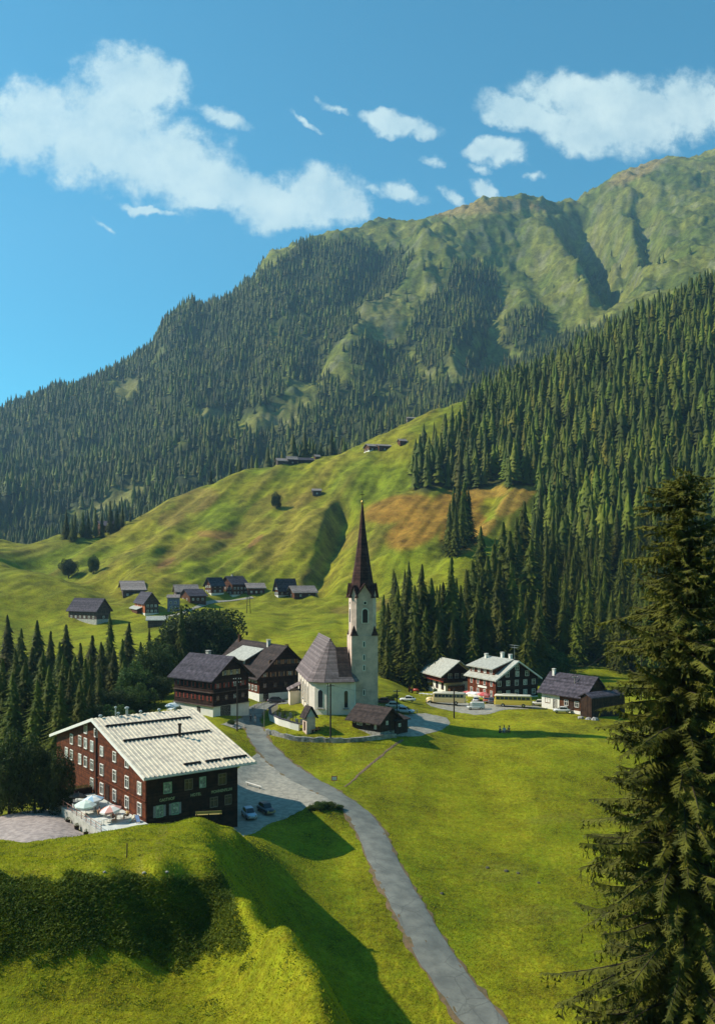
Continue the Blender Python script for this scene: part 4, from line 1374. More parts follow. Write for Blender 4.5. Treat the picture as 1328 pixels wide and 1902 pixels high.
hamlet_house('hay_hut', 'tiny brown hut right of the paired huts near the wood edge', 'hut', (743, 829, None), 70, 755, 739, 4.2, 5.8, 'x', 'wood_brown', 'shingle_grey', None, (0, 0), oe=.6, W=5)
hamlet_house('hay_hut', 'tiny pale fronted hut on the skyline of the grassy slope below the wood', 'hut', (757, 783, None), 78, 772, 755, 4.0, 5.4, 'x', 'wood_grey', 'shingle_grey', None, (1, 0), oe=.5, W=5)
hamlet_house('hay_barn', 'long low barn with grey roof on the crest, leftmost of the crest barns', 'barn', (516, 864, None), 72, 534, 512, 3.6, 5.6, 'x', 'wood_grey', 'shingle_grey', None, (0, 0), W=6)
hamlet_house('hay_barn', 'dark barn on the crest between two other crest barns', 'barn', (535, 863, None), 72, 553, 532, 4.4, 6.6, 'x', 'wood_dark', 'shingle_grey', None, (0, 1), W=6)
hamlet_house('hay_barn', 'dark low barn running behind the crest beside the last tiny hut', 'barn', (556, 861, None), 76, 582, 553, 3.0, 4.8, 'x', 'wood_dark', 'slate', None, (0, 0), W=6)
hamlet_house('hay_hut', 'tiny hut at the right end of the crest barns', 'hut', (586, 854, None), 70, 595, 583, 2.6, 4.0, 'x', 'wood_brown', 'shingle_grey', None, (0, 0), W=4, oe=.4)
hamlet_house('alpine_hut', 'dark hut among spruces at the far left edge of the grassy slope', 'hut', (190, 991, None), 66, 224, 179, 5.5, 9.5, 'x', 'wood_brown', 'slate', None, (2, 2), oe=1)
# ------------------------------------------------------------------ church: nave with polygonal choir, square tower turning octagonal, needle spire
ch_az = 80.0
ch_p = Vector(((577 - CX) / F * 179.5, 179.5, CAMZ - 29.8))
ca = math.radians(ch_az)
church = thing('church', 'white village church with steep roof and tall tower carrying a slender dark red spire', 'church', ch_p, PI / 2 - ca)
ux, uy = Vector((math.sin(ca), math.cos(ca), 0)), Vector((-math.cos(ca), math.sin(ca), 0))


def cloc(px, D):
    """local x, y of a plan point given by column and distance"""
    q = Vector(((px - CX) / F * D, D, 0)) - Vector((ch_p.x, ch_p.y, 0))
    return q.dot(ux), q.dot(uy)


EH, RH = 7.8, 16.0
wx = 9.8
plan = [(0, 1.6), (0.9, 0.15), (3.2, -1.1), (8.6, -1.1), (9.6, 0.4), (wx, 1.6), (wx, 24), (0, 24)]
b = MB()
b.ring([[(x, y, z) for x, y in plan] for z in (-4, EH)])
nave = b.build('nave_wall', M['church_plaster'], church)
b = MB()
b.ring([[(x + (-.12 if x < 5 else .12), y + (-.12 if y < 5 else .12), z) for x, y in plan] for z in (-4, .5)])
b.build('plinth', M['tower_plaster'], church)
b = MB()
b.ring([[(x + (-.28 if x < 5 else .28), y + (-.28 if y < 5 else .28), z) for x, y in plan] for z in (EH - .25, EH + .02)])
b.build('cornice', M['church_plaster'], church)
ov = .5
ep = [(x + (-ov if x < 5 else ov), y + (-ov if y < 8 else 0), EH - .15) for x, y in plan]
rn, rf = (wx / 2, 5.2, RH), (wx / 2, 24.4, RH)
b = MB()


def thick(mb, pts, t=.18):
    n = (Vector(pts[1]) - Vector(pts[0])).cross(Vector(pts[2]) - Vector(pts[0])).normalized()
    if n.z < 0:
        n = -n
    up = [tuple(Vector(p) + n * t) for p in pts]
    mb.ring([pts, up])


thick(b, [ep[7][:2] + (EH - .15,), ep[0], rn, rf])
for i in range(5):
    thick(b, [ep[i], ep[i + 1], rn])
thick(b, [ep[5], ep[6], rf, rn])
nroof = b.build('nave_roof', M['church_roof'], church)
b = MB(); b.tube([(wx / 2, 5.0, RH + .2), (wx / 2, 24.4, RH + .2)], .18, 6); b.build('ridge_cap', M['church_roof'], nroof)
b = MB(); b.face([(0, 24, EH), (wx, 24, EH), (wx / 2, 24, RH - .1)]); b.build('gable_wall', M['church_plaster'], church)


def arched(mb, o, du, w, h, d0, d1, n=10):
    """Arch-headed slab: o sill centre, du unit along the wall, outward normal = du x up reversed"""
    du = Vector(du).normalized()
    nn = Vector((du.y, -du.x, 0))
    o = Vector(o)
    pr = [(-w / 2, 0), (w / 2, 0), (w / 2, h - w / 2)] + [(w / 2 * math.cos(PI * k / n), h - w / 2 + w / 2 * math.sin(PI * k / n)) for k in range(1, n)] + [(-w / 2, h - w / 2)]
    mb.ring([[tuple(o + du * a + Vector((0, 0, z)) + nn * d) for a, z in pr] for d in (d0, d1)])


def cwin(o, du, w, h, parent, frame=None):
    b = MB(); arched(b, o, du, w + .34, h + .24, -.1, .05)
    wdw = b.build('window', frame or M['plaster'], parent)
    b = MB(); arched(b, Vector(o) + Vector((0, 0, .08)), du, w, h, -.05, .08); b.build('pane', M['glass'], wdw)
    du = Vector(du).normalized()
    nn = Vector((du.y, -du.x, 0))
    b = MB()
    q = Vector(o)
    c = [q - du * (w * .8), q + du * (w * .8)]
    b.hexa([tuple(c[0] - nn * .05 + Vector((0, 0, -.25))), tuple(c[1] - nn * .05 + Vector((0, 0, -.25))), tuple(c[1] + nn * .3 + Vector((0, 0, -.25))), tuple(c[0] + nn * .3 + Vector((0, 0, -.25))),
            tuple(c[0] - nn * .05), tuple(c[1] - nn * .05), tuple(c[1] + nn * .22 + Vector((0, 0, -.1))), tuple(c[0] + nn * .22 + Vector((0, 0, -.1)))])
    b.build('sill', M['rock'], wdw)


cwin((2.0, -.45, 2.4), Vector((2.3, -1.25, 0)), 1.0, 3.6, church)
cwin((7.3, -1.1, 2.3), (1, 0, 0), .75, 3.5, church)
for y in (5.0, 9.5, 14, 18.5):
    cwin((0, y, 2.6), (0, -1, 0), 1.0, 3.6, church)
for y in (2.8, 7.3, 11.8, 16.3, 20.6):            # shallow wall strips between the windows
    b = MB(); b.box(-.14, .1, y - .2, y + .2, -2, EH - .2); b.build('pilaster', M['church_plaster'], church)
# porch on the far left flank
b = MB(); b.box(-2.6, .2, 17.6, 21.4, -3, 3.6); pch = b.build('porch', M['church_plaster'], church)
b = MB(); b.hexa([(-3.0, 17.2, 3.6), (.2, 17.2, 5.2), (.2, 21.8, 5.2), (-3.0, 21.8, 3.6), (-3.0, 17.2, 3.8), (.2, 17.2, 5.4), (.2, 21.8, 5.4), (-3.0, 21.8, 3.8)]); b.build('porch_roof', M['church_roof'], pch)
# transept roof joining the tower
tx, ty = cloc(645, 183.5)
b = MB(); b.box(wx - 1.4, tx + 1.0, -.9, 7.5, -3, EH); b.build('vestry_wall', M['church_plaster'], church)
b = MB()
zr = RH - 1.5
for y0, y1 in ((-1.5, 3.6), (8.4, 3.6)):
    thick(b, [(wx / 2 + .9, y0, EH - .1), (tx + .55, y0, EH - .1), (tx + .15, y1, zr), (wx / 2 + .9, y1, zr)])
b.build('vestry_roof', M['shingle_dark'], church)  # darker than the nave roof: its shade is put into the colour
b = MB(); b.tube([(3.4, -1.35, 0), (3.4, -1.35, EH - .2)], .07, 6); b.build('drainpipe', M['iron'], church)

# tower in local metres, turned with the church
D_T = 181.5
t0x, t0y = cloc(653, D_T)
TS = 5.65
TH, OH = 17.2, 25.6
cx_, cy_ = t0x + TS / 2, t0y + TS / 2
b = MB(); b.box(t0x, t0x + TS, t0y, t0y + TS, -6, TH)
tower = b.build('tower', M['tower_plaster'], church)
R8 = 2.72 / math.cos(PI / 8)
chf = R8
# wide main sides with narrow chamfers, like the photograph's octagon
hw, cw_ = 2.66, 1.75


def octo(h, c, z, s=1.0):
    return [(cx_ + x * s, cy_ + y * s, z) for x, y in ((-c, -h), (c, -h), (h, -c), (h, c), (c, h), (-c, h), (-h, c), (-h, -c))]


b = MB(); b.ring([octo(hw, cw_, TH), octo(hw, cw_, OH)]); belfry = b.build('belfry', M['tower_plaster'], tower)
for sx, sy in ((-1, -1), (1, -1), (1, 1), (-1, 1)):     # broaches on the corners
    b = MB()
    c0 = (cx_ + sx * (TS / 2 + .08), cy_ + sy * (TS / 2 + .08), TH)
    b.face([c0, (cx_ + sx * (cw_ - .35), cy_ + sy * (TS / 2 + .08), TH), (cx_ + sx * 2.22, cy_ + sy * 2.22, TH + 2.2)])
    b.face([c0, (cx_ + sx * (TS / 2 + .08), cy_ + sy * (cw_ - .35), TH), (cx_ + sx * 2.22, cy_ + sy * 2.22, TH + 2.2)])
    b.face([c0, (cx_ + sx * (cw_ - .35), cy_ + sy * (TS / 2 + .08), TH - .02), (cx_ + sx * (TS / 2 + .08), cy_ + sy * (cw_ - .35), TH - .02)])
    b.build('broach', M['spire'], tower)
# gables over each side, and their little roofs
oc = octo(hw, cw_, OH)
SPB = OH + .2
tipz = OH + 43.4 - 24.3
apex = Vector((cx_, cy_, 43.9))
gm, rm = MB(), MB()
for i in range(8):
    a, c = Vector(oc[i]), Vector(oc[(i + 1) % 8])
    mid = (a + c) / 2
    outv = (mid - Vector((cx_, cy_, OH))).normalized()
    ln = (c - a).length
    gh = 2.5 if ln > 2.5 else 2.1
    top = mid + Vector((0, 0, gh))
    gm.face([tuple(a + outv * .01), tuple(c + outv * .01), tuple(top + outv * .01)])
    back = Vector((cx_, cy_, top.z)) * .55 + top * .45
    o_ = outv * .45
    e = (c - a).normalized() * .35
    for p, q in ((a - e, -1), (c + e, 1)):
        pl = p + Vector((0, 0, -.45))
        bk = Vector((cx_, cy_, pl.z)) * .45 + pl * .55
        thick(rm, [tuple(pl + o_), tuple(top + o_ + Vector((0, 0, .1))), tuple(back + Vector((0, 0, .1))), tuple(bk)], .14)
b = gm; b.build('belfry_gable', M['tower_plaster'], belfry)
spire_base = [(2.78, OH + .1), (2.42, OH + 2.2), (1.55, OH + 7.6), (.72, OH + 14), (.16, OH + 19.6)]
b = MB()
b.ring([[(cx_ + r / math.cos(PI / 8) * .96 * math.cos(PI / 8 + PI / 4 * k), cy_ + r / math.cos(PI / 8) * .96 * math.sin(PI / 8 + PI / 4 * k), z) for k in range(8)] for r, z in spire_base])
spire = b.build('spire', M['spire'], tower)
rm.build('gable_roof', M['spire'], spire)
zt = OH + 19.5
b = MB(); b.lathe([(.02, zt), (.22, zt + .15), (.34, zt + .5), (.22, zt + .85), (.06, zt + 1.0)], 12, 0, cx_, cy_); b.build('finial_ball', M['gold'], spire, smooth=True)
b = MB(); b.box(cx_ - .06, cx_ + .06, cy_ - .06, cy_ + .06, zt + .9, zt + 3.0); b.box(cx_ - .5, cx_ + .5, cy_ - .055, cy_ + .055, zt + 2.1, zt + 2.24); b.build('cross', M['iron'], spire)
for sx in (-1, 1):                               # spikes beside the gables
    b = MB(); b.tube([(cx_ + sx * 3.0, cy_ - .4, OH + .2), (cx_ + sx * 3.0, cy_ - .4, OH + 2.9)], [.09, .03], 5); b.build('gable_spike', M['spire'], spire)
# belfry openings and slit windows
for du, o in (((1, 0, 0), (cx_ + .1, cy_ - hw, 19.8)), ((0, -1, 0), (cx_ - hw, cy_, 19.8))):
    b = MB(); arched(b, o, du, 1.55, 3.3, -.1, .05); wd = b.build('belfry_opening', M['plaster'], belfry)
    b = MB(); arched(b, Vector(o) + Vector((0, 0, .12)), du, 1.1, 2.9, -.05, .08); b.build('louvre', M['iron'], wd)
    b = MB(); q = Vector(o) + Vector((0, 0, 4.3)); d = Vector(du); nn = Vector((d.y, -d.x, 0))
    b.ring([[tuple(q + d * .42 * math.cos(2 * PI * k / 14) + Vector((0, 0, .42 * math.sin(2 * PI * k / 14))) + nn * dd) for k in range(14)] for dd in (-.1, .05)])
    rd = b.build('round_window', M['plaster'], belfry)
    b = MB(); b.ring([[tuple(q + d * .28 * math.cos(2 * PI * k / 14) + Vector((0, 0, .28 * math.sin(2 * PI * k / 14))) + nn * dd) for k in range(14)] for dd in (-.05, .08)]); b.build('pane', M['glass'], rd)
for z in (5.2, 10.4, 12.6, 15.4):
    b = MB(); x = cx_ - .15
    b.box(x - .3, x + .3, t0y - .05, t0y + .1, z - .65, z + .65); wd = b.build('slit_window', M['plaster'], tower)
    b = MB(); b.box(x - .13, x + .13, t0y - .08, t0y, z - .5, z + .5); b.build('pane', M['glass'], wd)

# ------------------------------------------------------------------ churchyard: wall, gate shrine, graves, dry-stone wall
def walls(name, label, cat, pts, hgt, wid, m, cap=None, below=1.0, rough=0.0, n=3):
    P3 = [hit(*p) for p in pts]
    fine = []
    for a, c in zip(P3[:-1], P3[1:]):
        k = max(1, int((c - a).length / 0.8))
        fine += [a + (c - a) * t / k for t in range(k)]
    fine.append(P3[-1])
    root = thing(name, label, cat, (fine[0].x, fine[0].y, G(fine[0].x, fine[0].y)))
    o = root.location
    rows, tops = [], []
    for i, p in enumerate(fine):
        d = (fine[min(i + 1, len(fine) - 1)] - fine[max(i - 1, 0)]).normalized()
        nr = Vector((-d.y, d.x, 0)).normalized()
        g = G(p.x, p.y)
        h2 = hgt + random.uniform(-rough, rough)
        j = lambda: random.uniform(-rough, rough) * .7
        a, c = p - nr * wid / 2, p + nr * wid / 2
        rows.append([(a.x - o.x + j(), a.y - o.y + j(), g - below - o.z), (c.x - o.x + j(), c.y - o.y + j(), g - below - o.z), (c.x - o.x + j(), c.y - o.y + j(), g + h2 - o.z), (a.x - o.x + j(), a.y - o.y + j(), g + h2 - o.z)])
        a, c = p - nr * (wid / 2 + .08), p + nr * (wid / 2 + .08)
        tops.append([(a.x - o.x, a.y - o.y, g + hgt - o.z), (c.x - o.x, c.y - o.y, g + hgt - o.z), (c.x - o.x, c.y - o.y, g + hgt + .14 - o.z), (a.x - o.x, a.y - o.y, g + hgt + .14 - o.z)])
    b = MB(); b.ring(rows); b.build('wall', m, root)
    if cap is not None:
        b = MB(); b.ring(tops); b.build('coping', cap, root)
    return root


walls('churchyard_wall', 'curved whitewashed churchyard wall beside the road below the church', 'wall', [(515, 1318), (501, 1327), (503, 1338), (520, 1347), (540, 1353), (556, 1357)], 1.35, .4, M['plaster'], M['slate'])
sw = walls('dry_stone_wall', 'rough grey dry-stone wall across the grass bank below the church', 'wall', [(496, 1362), (512, 1366), (530, 1371), (548, 1375), (575, 1377), (614, 1378), (650, 1378), (690, 1375), (735, 1369)], .75, .7, M['rock'], None, .6, .16)
p = hit(574, 1358)
sh = thing('gate_shrine', 'small plastered wayside shrine with steep dark roof at the end of the churchyard wall', 'shrine', p, PI / 2 - math.radians(62))
b = MB(); b.ring([[(x * .95, y * .95, z) for x, y in ((-1, -1), (1, -1), (1, 1), (-1, 1))] for z in (-1.5, 3.0)]); b.build('wall', M['tower_plaster'], sh)
b = MB(); b.ring([[(x, y, z) for x, z in ((-.95, 3.0), (.95, 3.0), (0, 4.6))] for y in (-.93, .95)]); b.build('gable', paint('pale_blue_plaster', (.45, .5, .52), .8), sh)
b = MB()
for sg in (-1, 1):
    thick(b, [(sg * 1.35, -1.35, 2.65), (sg * 1.35, 1.35, 2.65), (0, 1.35, 4.95), (0, -1.35, 4.95)], .2)
b.build('roof', M['shingle_dark'], sh)
b = MB(); b.box(-.96, -.9, -.4, .4, .2, 2.0); b.build('door', M['wood_dark'], sh)
for i, (px, py, kind) in enumerate(((512, 1332, 0), (520, 1336, 0), (528, 1338, 1), (536, 1342, 0), (544, 1344, 1), (552, 1346, 0), (530, 1331, 1), (540, 1334, 0), (550, 1338, 1), (560, 1346, 0), (520, 1326, 1))):
    p = hit(px, py)
    lab = ('low grey headstone in the churchyard behind the white wall', 'dark iron grave cross in the churchyard behind the white wall')[kind]
    gr = thing('headstone' if kind == 0 else 'grave_cross', lab, 'gravestone' if kind == 0 else 'grave cross', p, random.uniform(-.3, .3), ('headstones', 'iron grave crosses')[kind] + ' of the churchyard')
    b = MB()
    if kind == 0:
        b.box(-.42, .42, -.2, .2, -.3, .18); b.build('base', M['rock'], gr)
        b = MB(); arched(b, (0, 0, .18), (1, 0, 0), .62, 1.0, -.09, .09); b.build('stone', M['rock'], gr)
    else:
        b.box(-.25, .25, -.2, .2, -.3, .35); b.build('base', M['rock'], gr)
        b = MB(); b.box(-.05, .05, -.04, .04, .35, 1.6); b.box(-.36, .36, -.038, .038, 1.12, 1.22); b.build('cross', M['iron'], gr)
# ------------------------------------------------------------------ trees
def frond_tree(H, R, whorls, per, segs, seed, top=0.0, low=0.06, droop=0.32, power=0.85, fine=2):
    """Needle mass of a spruce as many drooping fronds of small triangles, around a bare axis."""
    r = random.Random(seed)
    V, T_ = [], []

    def tri(a, b, c):
        i = len(V)
        V.extend((a, b, c))
        T_.append((i, i + 1, i + 2))
    for w in range(whorls):
        f = (w + r.random() * .6) / whorls
        z = H * (low + (1 - low) * (f ** 0.92)) * 0.985
        rad = R * max(0.03, (1 - f)) ** power * r.uniform(.78, 1.12)
        n = max(4, int(per * (0.55 + 0.5 * (1 - f))))
        a0 = r.random() * 6.28
        for k in range(n):
            a = a0 + 6.283 * k / n + r.uniform(-.25, .25)
            L = rad * r.uniform(.72, 1.15)
            d = Vector((math.cos(a), math.sin(a), 0))
            sd = Vector((-d.y, d.x, 0))
            up = r.uniform(.02, .2) * (1 if f > .5 else .4)
            p0 = Vector((0, 0, z))
            pts = []
            for s in range(segs + 1):
                t = s / segs
                pts.append(p0 + d * (L * t) + Vector((0, 0, L * (up * t - droop * t * t * (1.6 - .7 * t)))))
            wid = max(0.16 * L, 0.035 * H * .35)
            for s in range(segs):
                a_, b_ = pts[s], pts[s + 1]
                ws = wid * (1.25 - .95 * (s / segs))
                for side in (-1, 1):
                    for q in range(fine):
                        m0 = a_ + (b_ - a_) * (q / fine)
                        m1 = a_ + (b_ - a_) * ((q + 1.15) / fine)
                        tip = (m0 + m1) / 2 + sd * (side * ws * r.uniform(.6, 1.35)) + d * (ws * r.uniform(.1, .8)) - Vector((0, 0, ws * r.uniform(.2, 1.1)))
                        tri(m0, m1, tip)
                if r.random() < .8:
                    m = (a_ + b_) / 2
                    h = ws * r.uniform(.5, 1.3)
                    tri(a_, b_, m + sd * r.uniform(-.2, .2) * ws - Vector((0, 0, h)))
            e = pts[-1]
            tri(e - d * (L / segs) * .6 + sd * wid * .2, e - d * (L / segs) * .6 - sd * wid * .2, e + d * .09 * L + Vector((0, 0, .03 * L)))
    for k in range(5):
        a = k * 1.26
        d = Vector((math.cos(a), math.sin(a), 0)) * R * .05
        tri(Vector((0, 0, H * .94)) + d, Vector((0, 0, H * .94)) - d, Vector((0, 0, H * 1.01)))
    return np.array([tuple(v) for v in V], np.float32), np.array(T_, np.int32)


def tier_tree(H, R, tiers, sides, seed, power=0.85, low=0.05):
    """Needle mass as overlapping ragged skirts, each one hanging from the axis."""
    r = random.Random(seed)
    V, T_ = [], []
    for w in range(tiers):
        f = w / tiers
        z = H * (low + (1 - low) * f ** .95)
        rad = R * (1 - f) ** power * r.uniform(.88, 1.12)
        hgt = H / tiers * r.uniform(1.5, 2.1)
        n = max(5, int(sides * (.55 + .45 * (1 - f))))
        a0 = r.random() * 6.28
        lean = (r.uniform(-.06, .06) * R, r.uniform(-.06, .06) * R)
        i0 = len(V)
        zt = min(z + hgt, H)
        for k in range(n):
            a = a0 + 6.283 * k / n
            V.append((lean[0] + .22 * rad * math.cos(a), lean[1] + .22 * rad * math.sin(a), zt))
        for k in range(n):
            a = a0 + 6.283 * (k + r.uniform(.2, .8)) / n
            q = rad * (r.uniform(.85, 1.2) if k % 2 == 0 else r.uniform(.5, .8))
            V.append((lean[0] + q * math.cos(a), lean[1] + q * math.sin(a), z - hgt * (.18 if k % 2 == 0 else -.12) * r.uniform(.3, 1.3)))
        for k in range(n):
            k2 = (k + 1) % n
            T_.append((i0 + k, i0 + n + k, i0 + k2))
            T_.append((i0 + k2, i0 + n + k, i0 + n + k2))
    i0 = len(V)
    V.extend([(R * .07, 0, H * .9), (-R * .05, R * .05, H * .9), (-R * .05, -R * .05, H * .9), (0, 0, H * 1.02)])
    T_.extend([(i0, i0 + 1, i0 + 3), (i0 + 1, i0 + 2, i0 + 3), (i0 + 2, i0, i0 + 3)])
    return np.array(V, np.float32), np.array(T_, np.int32)


def join(*parts):
    Vs, Ts, o = [], [], 0
    for V, T_ in parts:
        Vs.append(V); Ts.append(T_ + o); o += len(V)
    return np.concatenate(Vs), np.concatenate(Ts)


def trunk_mb(H, r0, bend=0.0, n=7):
    b = MB()
    b.tube([(0, 0, -.8), (0, 0, H * .15), (bend, 0, H * .55), (bend * .5, 0, H * .97)], [r0 * 1.2, r0 * .9, r0 * .5, .03], n)
    return b


# unit trees 10 m tall, scaled to size where they stand
SPRUCE = []
for i, (R, wh, per) in enumerate(((2.2, 26, 13), (1.9, 27, 12), (2.5, 25, 13), (2.05, 28, 12), (1.75, 27, 12))):
    V, T_ = join(frond_tree(10, R, wh, per, 4, 100 + i, droop=.5, power=.8), tier_tree(10, R * .62, 17, 16, 200 + i, .8))
    cm = np_mesh('crown', V, T_, M['needles'])
    tb = trunk_mb(10, .17)
    tm = bpy.data.meshes.new('trunk'); tm.from_pydata([tuple(p) for p in tb.v], [], tb.f); tm.materials.append(M['bark'])
    SPRUCE.append((cm, tm))


def spruce(x, y, h, label, group, v=None, wide=1.0, z=None, name='spruce_tree'):
    cm, tm = SPRUCE[random.randrange(5) if v is None else v]
    r = thing(name, label, 'spruce', (x, y, (G(x, y) if z is None else z) - .3), random.uniform(0, 6.28), group)
    sc = h / 10.0
    r.scale = (sc * wide, sc * wide, sc)
    put('crown', cm, r)
    put('trunk', tm, r)
    return r


def leafy_mesh(H, RX, RZ, n, size, seed, blobs=16, z0=None):
    r = np.random.default_rng(seed)
    zc = (H - RZ) if z0 is None else z0
    bc = r.normal(size=(blobs, 3))
    bc /= np.linalg.norm(bc, axis=1)[:, None]
    bc *= r.uniform(.35, .8, (blobs, 1))
    br = r.uniform(.30, .48, blobs)
    V, T_ = [], []
    which = r.integers(0, blobs, n)
    dirs = r.normal(size=(n, 3))
    dirs /= np.linalg.norm(dirs, axis=1)[:, None]
    rad = br[which] * r.uniform(.55, 1.05, n) ** .5
    c = bc[which] + dirs * rad[:, None]
    c = c * np.array((RX, RX, RZ)) + np.array((0, 0, zc))
    nn = dirs + r.normal(size=(n, 3)) * .6
    nn /= np.linalg.norm(nn, axis=1)[:, None]
    a = np.cross(nn, r.normal(size=(n, 3)))
    a /= np.linalg.norm(a, axis=1)[:, None]
    b = np.cross(nn, a)
    s = size * r.uniform(.6, 1.4, (n, 1))
    Q = np.stack([c - a * s, c - b * s * .6 + a * .1 * s, c + a * s, c + b * s * .6], 1).reshape(-1, 3)
    return Q, np.arange(n * 4).reshape(n, 4)


LEAFY = []
for i, (H, RX, RZ, n) in enumerate(((10, 4.2, 4.6, 14000), (10, 3.6, 4.8, 12000), (10, 5.0, 4.4, 15000))):
    Q, f = leafy_mesh(H, RX, RZ, n, .165, 40 + i, 26)
    b = trunk_mb(7.0, .32, .3)
    rr = random.Random(i)
    for k in range(9):
        a = k * 2.4
        z = rr.uniform(2.0, 5.5)
        e = Vector((math.cos(a) * RX * .7, math.sin(a) * RX * .7, z + rr.uniform(1.2, 3.0)))
        b.tube([(0, 0, z), tuple(e * .5 + Vector((0, 0, z * .35))), tuple(e)], [.13, .08, .02], 5)
    tm = bpy.data.meshes.new('trunk'); tm.from_pydata([tuple(p) for p in b.v], [], b.f); tm.materials.append(M['bark'])
    LEAFY.append((np_mesh('crown', Q, f, M['leaves'], quads=True), np_mesh('crown', Q, f, M['leaves_dark'], quads=True), tm))


def leafy(x, y, h, label, group=None, v=0, wide=1.0, dark=False, name='broadleaf_tree', cat='tree', sink=.2):
    a, d, tm = LEAFY[v]
    r = thing(name, label, cat, (x, y, G(x, y) - sink * h * .1), random.uniform(0, 6.28), group)
    sc = h / 10.0
    r.scale = (sc * wide, sc * wide, sc)
    put('crown', d if dark else a, r)
    put('trunk', tm, r)
    return r


def spruce_px(px, top, base, D, label, group=None, v=None, wide=1.0):
    """A spruce whose foot stands on the ground at column px, distance D, tall enough to reach the surveyed top."""
    p = at(px, D)
    h = (HZ - top) / F * D + CAMZ - p.z
    return spruce(p.x, p.y, max(h, 4), label, group, v, wide)


# named single trees
spruce_px(205, 1138, 0, 235, 'tallest dark spruce in front of the long grey cowshed', None, 0, .95)
spruce_px(278, 1163, 0, 232, 'spruce standing before the low pale roofed field shed', None, 1)
spruce_px(337, 1122, 0, 236, 'slim dark spruce rising between the blue hut and the round leafy tree', None, 3, .9)
spruce_px(409, 1126, 0, 262, 'dark spruce top rising from the right side of the round leafy tree', None, 2, .8)
spruce_px(893, 976, 0, 352, 'lone spruce on the grass ridge left of the wood', None, 2, 1.15)
spruce_px(783, 1046, 0, 262, 'tall spruce left of the pointed one above the guest house', None, 0)
spruce_px(838, 1033, 0, 262, 'tallest pointed spruce above the guest house roof', None, 4, 1.25)
spruce_px(738, 1088, 0, 262, 'broad spruce nearest the church tower at the left end of the wood', None, 2, 1.05)
for px, D, h in ((150, 164, 14), (168, 170, 12), (132, 168, 16), (112, 160, 15), (92, 166, 17), (70, 162, 15), (48, 168, 18), (25, 164, 16), (5, 170, 18), (120, 180, 17), (185, 178, 12), (80, 178, 18), (30, 182, 18), (160, 186, 15)):
    p = at(px, D); spruce(p.x, p.y, h, 'dark spruce of the dense clump directly behind the inn', 'spruces of the clump behind the inn', None, 1.5)
LG = 'spruces of the wooded dip on the left'
for px, top, D in ((124, 1158, 240), (150, 1192, 225), (172, 1178, 232), (240, 1153, 240), (228, 1185, 228), (262, 1190, 222), (430, 1148, 265), (189, 1190, 222), (112, 1190, 222), (140, 1215, 215), (212, 1200, 215),
                   (168, 1215, 210), (300, 1205, 236), (95, 1170, 236), (70, 1150, 240), (40, 1165, 235), (15, 1140, 245), (-15, 1160, 240), (60, 1200, 215), (30, 1210, 212), (125, 1240, 200), (185, 1235, 200), (150, 1260, 190), (90, 1250, 195), (230, 1225, 205)):
    spruce_px(px, top, 0, D, 'dark spruce crowded among others in the wooded dip on the left', LG, None, 1.65)
RG = 'spruces at the foot of the wood behind the village'
for px, top, D in ((720, 1118, 266), (755, 1070, 268), (770, 1085, 258), (801, 1072, 264), (815, 1095, 258), (823, 1080, 268), (856, 1085, 268), (868, 1058, 278), (879, 1040, 300), (888, 1078, 270), (905, 1030, 300), (918, 1010, 310), (935, 968, 330),
                   (948, 985, 322), (960, 960, 340), (925, 1045, 285), (950, 1040, 285), (972, 930, 360), (985, 1000, 310), (746, 1125, 258), (790, 1125, 256), (860, 1130, 258), (905, 1110, 262), (930, 1120, 258), (880, 1145, 252), (955, 1130, 258), (980, 1150, 254),
                   (840, 1150, 254), (812, 1150, 252), (770, 1160, 252), (720, 1165, 252), (1000, 1120, 262), (712, 1150, 260)):
    spruce_px(px, top, 0, D, 'tall dark spruce at the foot of the wood behind the village', RG, None, 1.3)
for px, top, D in ((842, 905, 440), (852, 880, 452), (862, 892, 448), (835, 930, 430), (870, 905, 450), (858, 915, 436), (846, 940, 425)):
    spruce_px(px, top, 0, D, 'spruce in the small dark clump in front of the wood edge', 'spruces of the clump below the wood edge', None, 1.1)
for px, top, D in ((124, 945, 585), (140, 950, 588), (155, 948, 590), (178, 942, 592), (190, 952, 592), (206, 930, 600), (218, 938, 600), (228, 935, 604), (243, 950, 606), (262, 952, 610), (165, 955, 590), (135, 962, 580)):
    spruce_px(px, top, 0, D, 'spruce in the thin row at the far left edge of the grassy slope', 'spruces round the far left hut')
for px, top, D in ((788, 486, 1700), (818, 484, 1710), (720, 447, 2050), (718, 455, 2045)):
    p = hit(px, top + 16, 900)
    spruce(p.x, p.y, 20, 'lone far spruce on the open crest of the mountain spur', 'lone spruces on the mountain spur', None, 1.3)
# broadleaf trees
p = at(374, 246); leafy(p.x, p.y, 21, 'big round dark green leafy tree behind the dark log house', None, 2, 1.12, True)
p = at(342, 242); leafy(p.x, p.y, 17, 'leafy tree at the left shoulder of the big round one', None, 0, 1.0, True)
p = at(250, 200); leafy(p.x, p.y, 11, 'bright green leafy tree standing out before the dark spruces', None, 1, 1.1)
for px, D, h, v in ((285, 212, 14, 1), (312, 238, 13, 0), (288, 200, 8, 2), (235, 190, 8, 0), (262, 186, 8, 1), (330, 242, 13, 2), (395, 252, 14, 2), (200, 182, 9, 2), (215, 170, 8, 0)):
    p = at(px, D); leafy(p.x, p.y, h, 'green leafy tree in the thicket between the inn and the log house', 'leafy trees of the thicket', v, 1.1, v == 2)
for px, D, h, v in ((165, 172, 8, 2), (120, 174, 9, 2), (40, 178, 9, 2)):
    p = at(px, D); leafy(p.x, p.y, h, 'dark leafy tree in the thicket behind the inn', 'dark leafy trees behind the inn', v, 1.1, True)
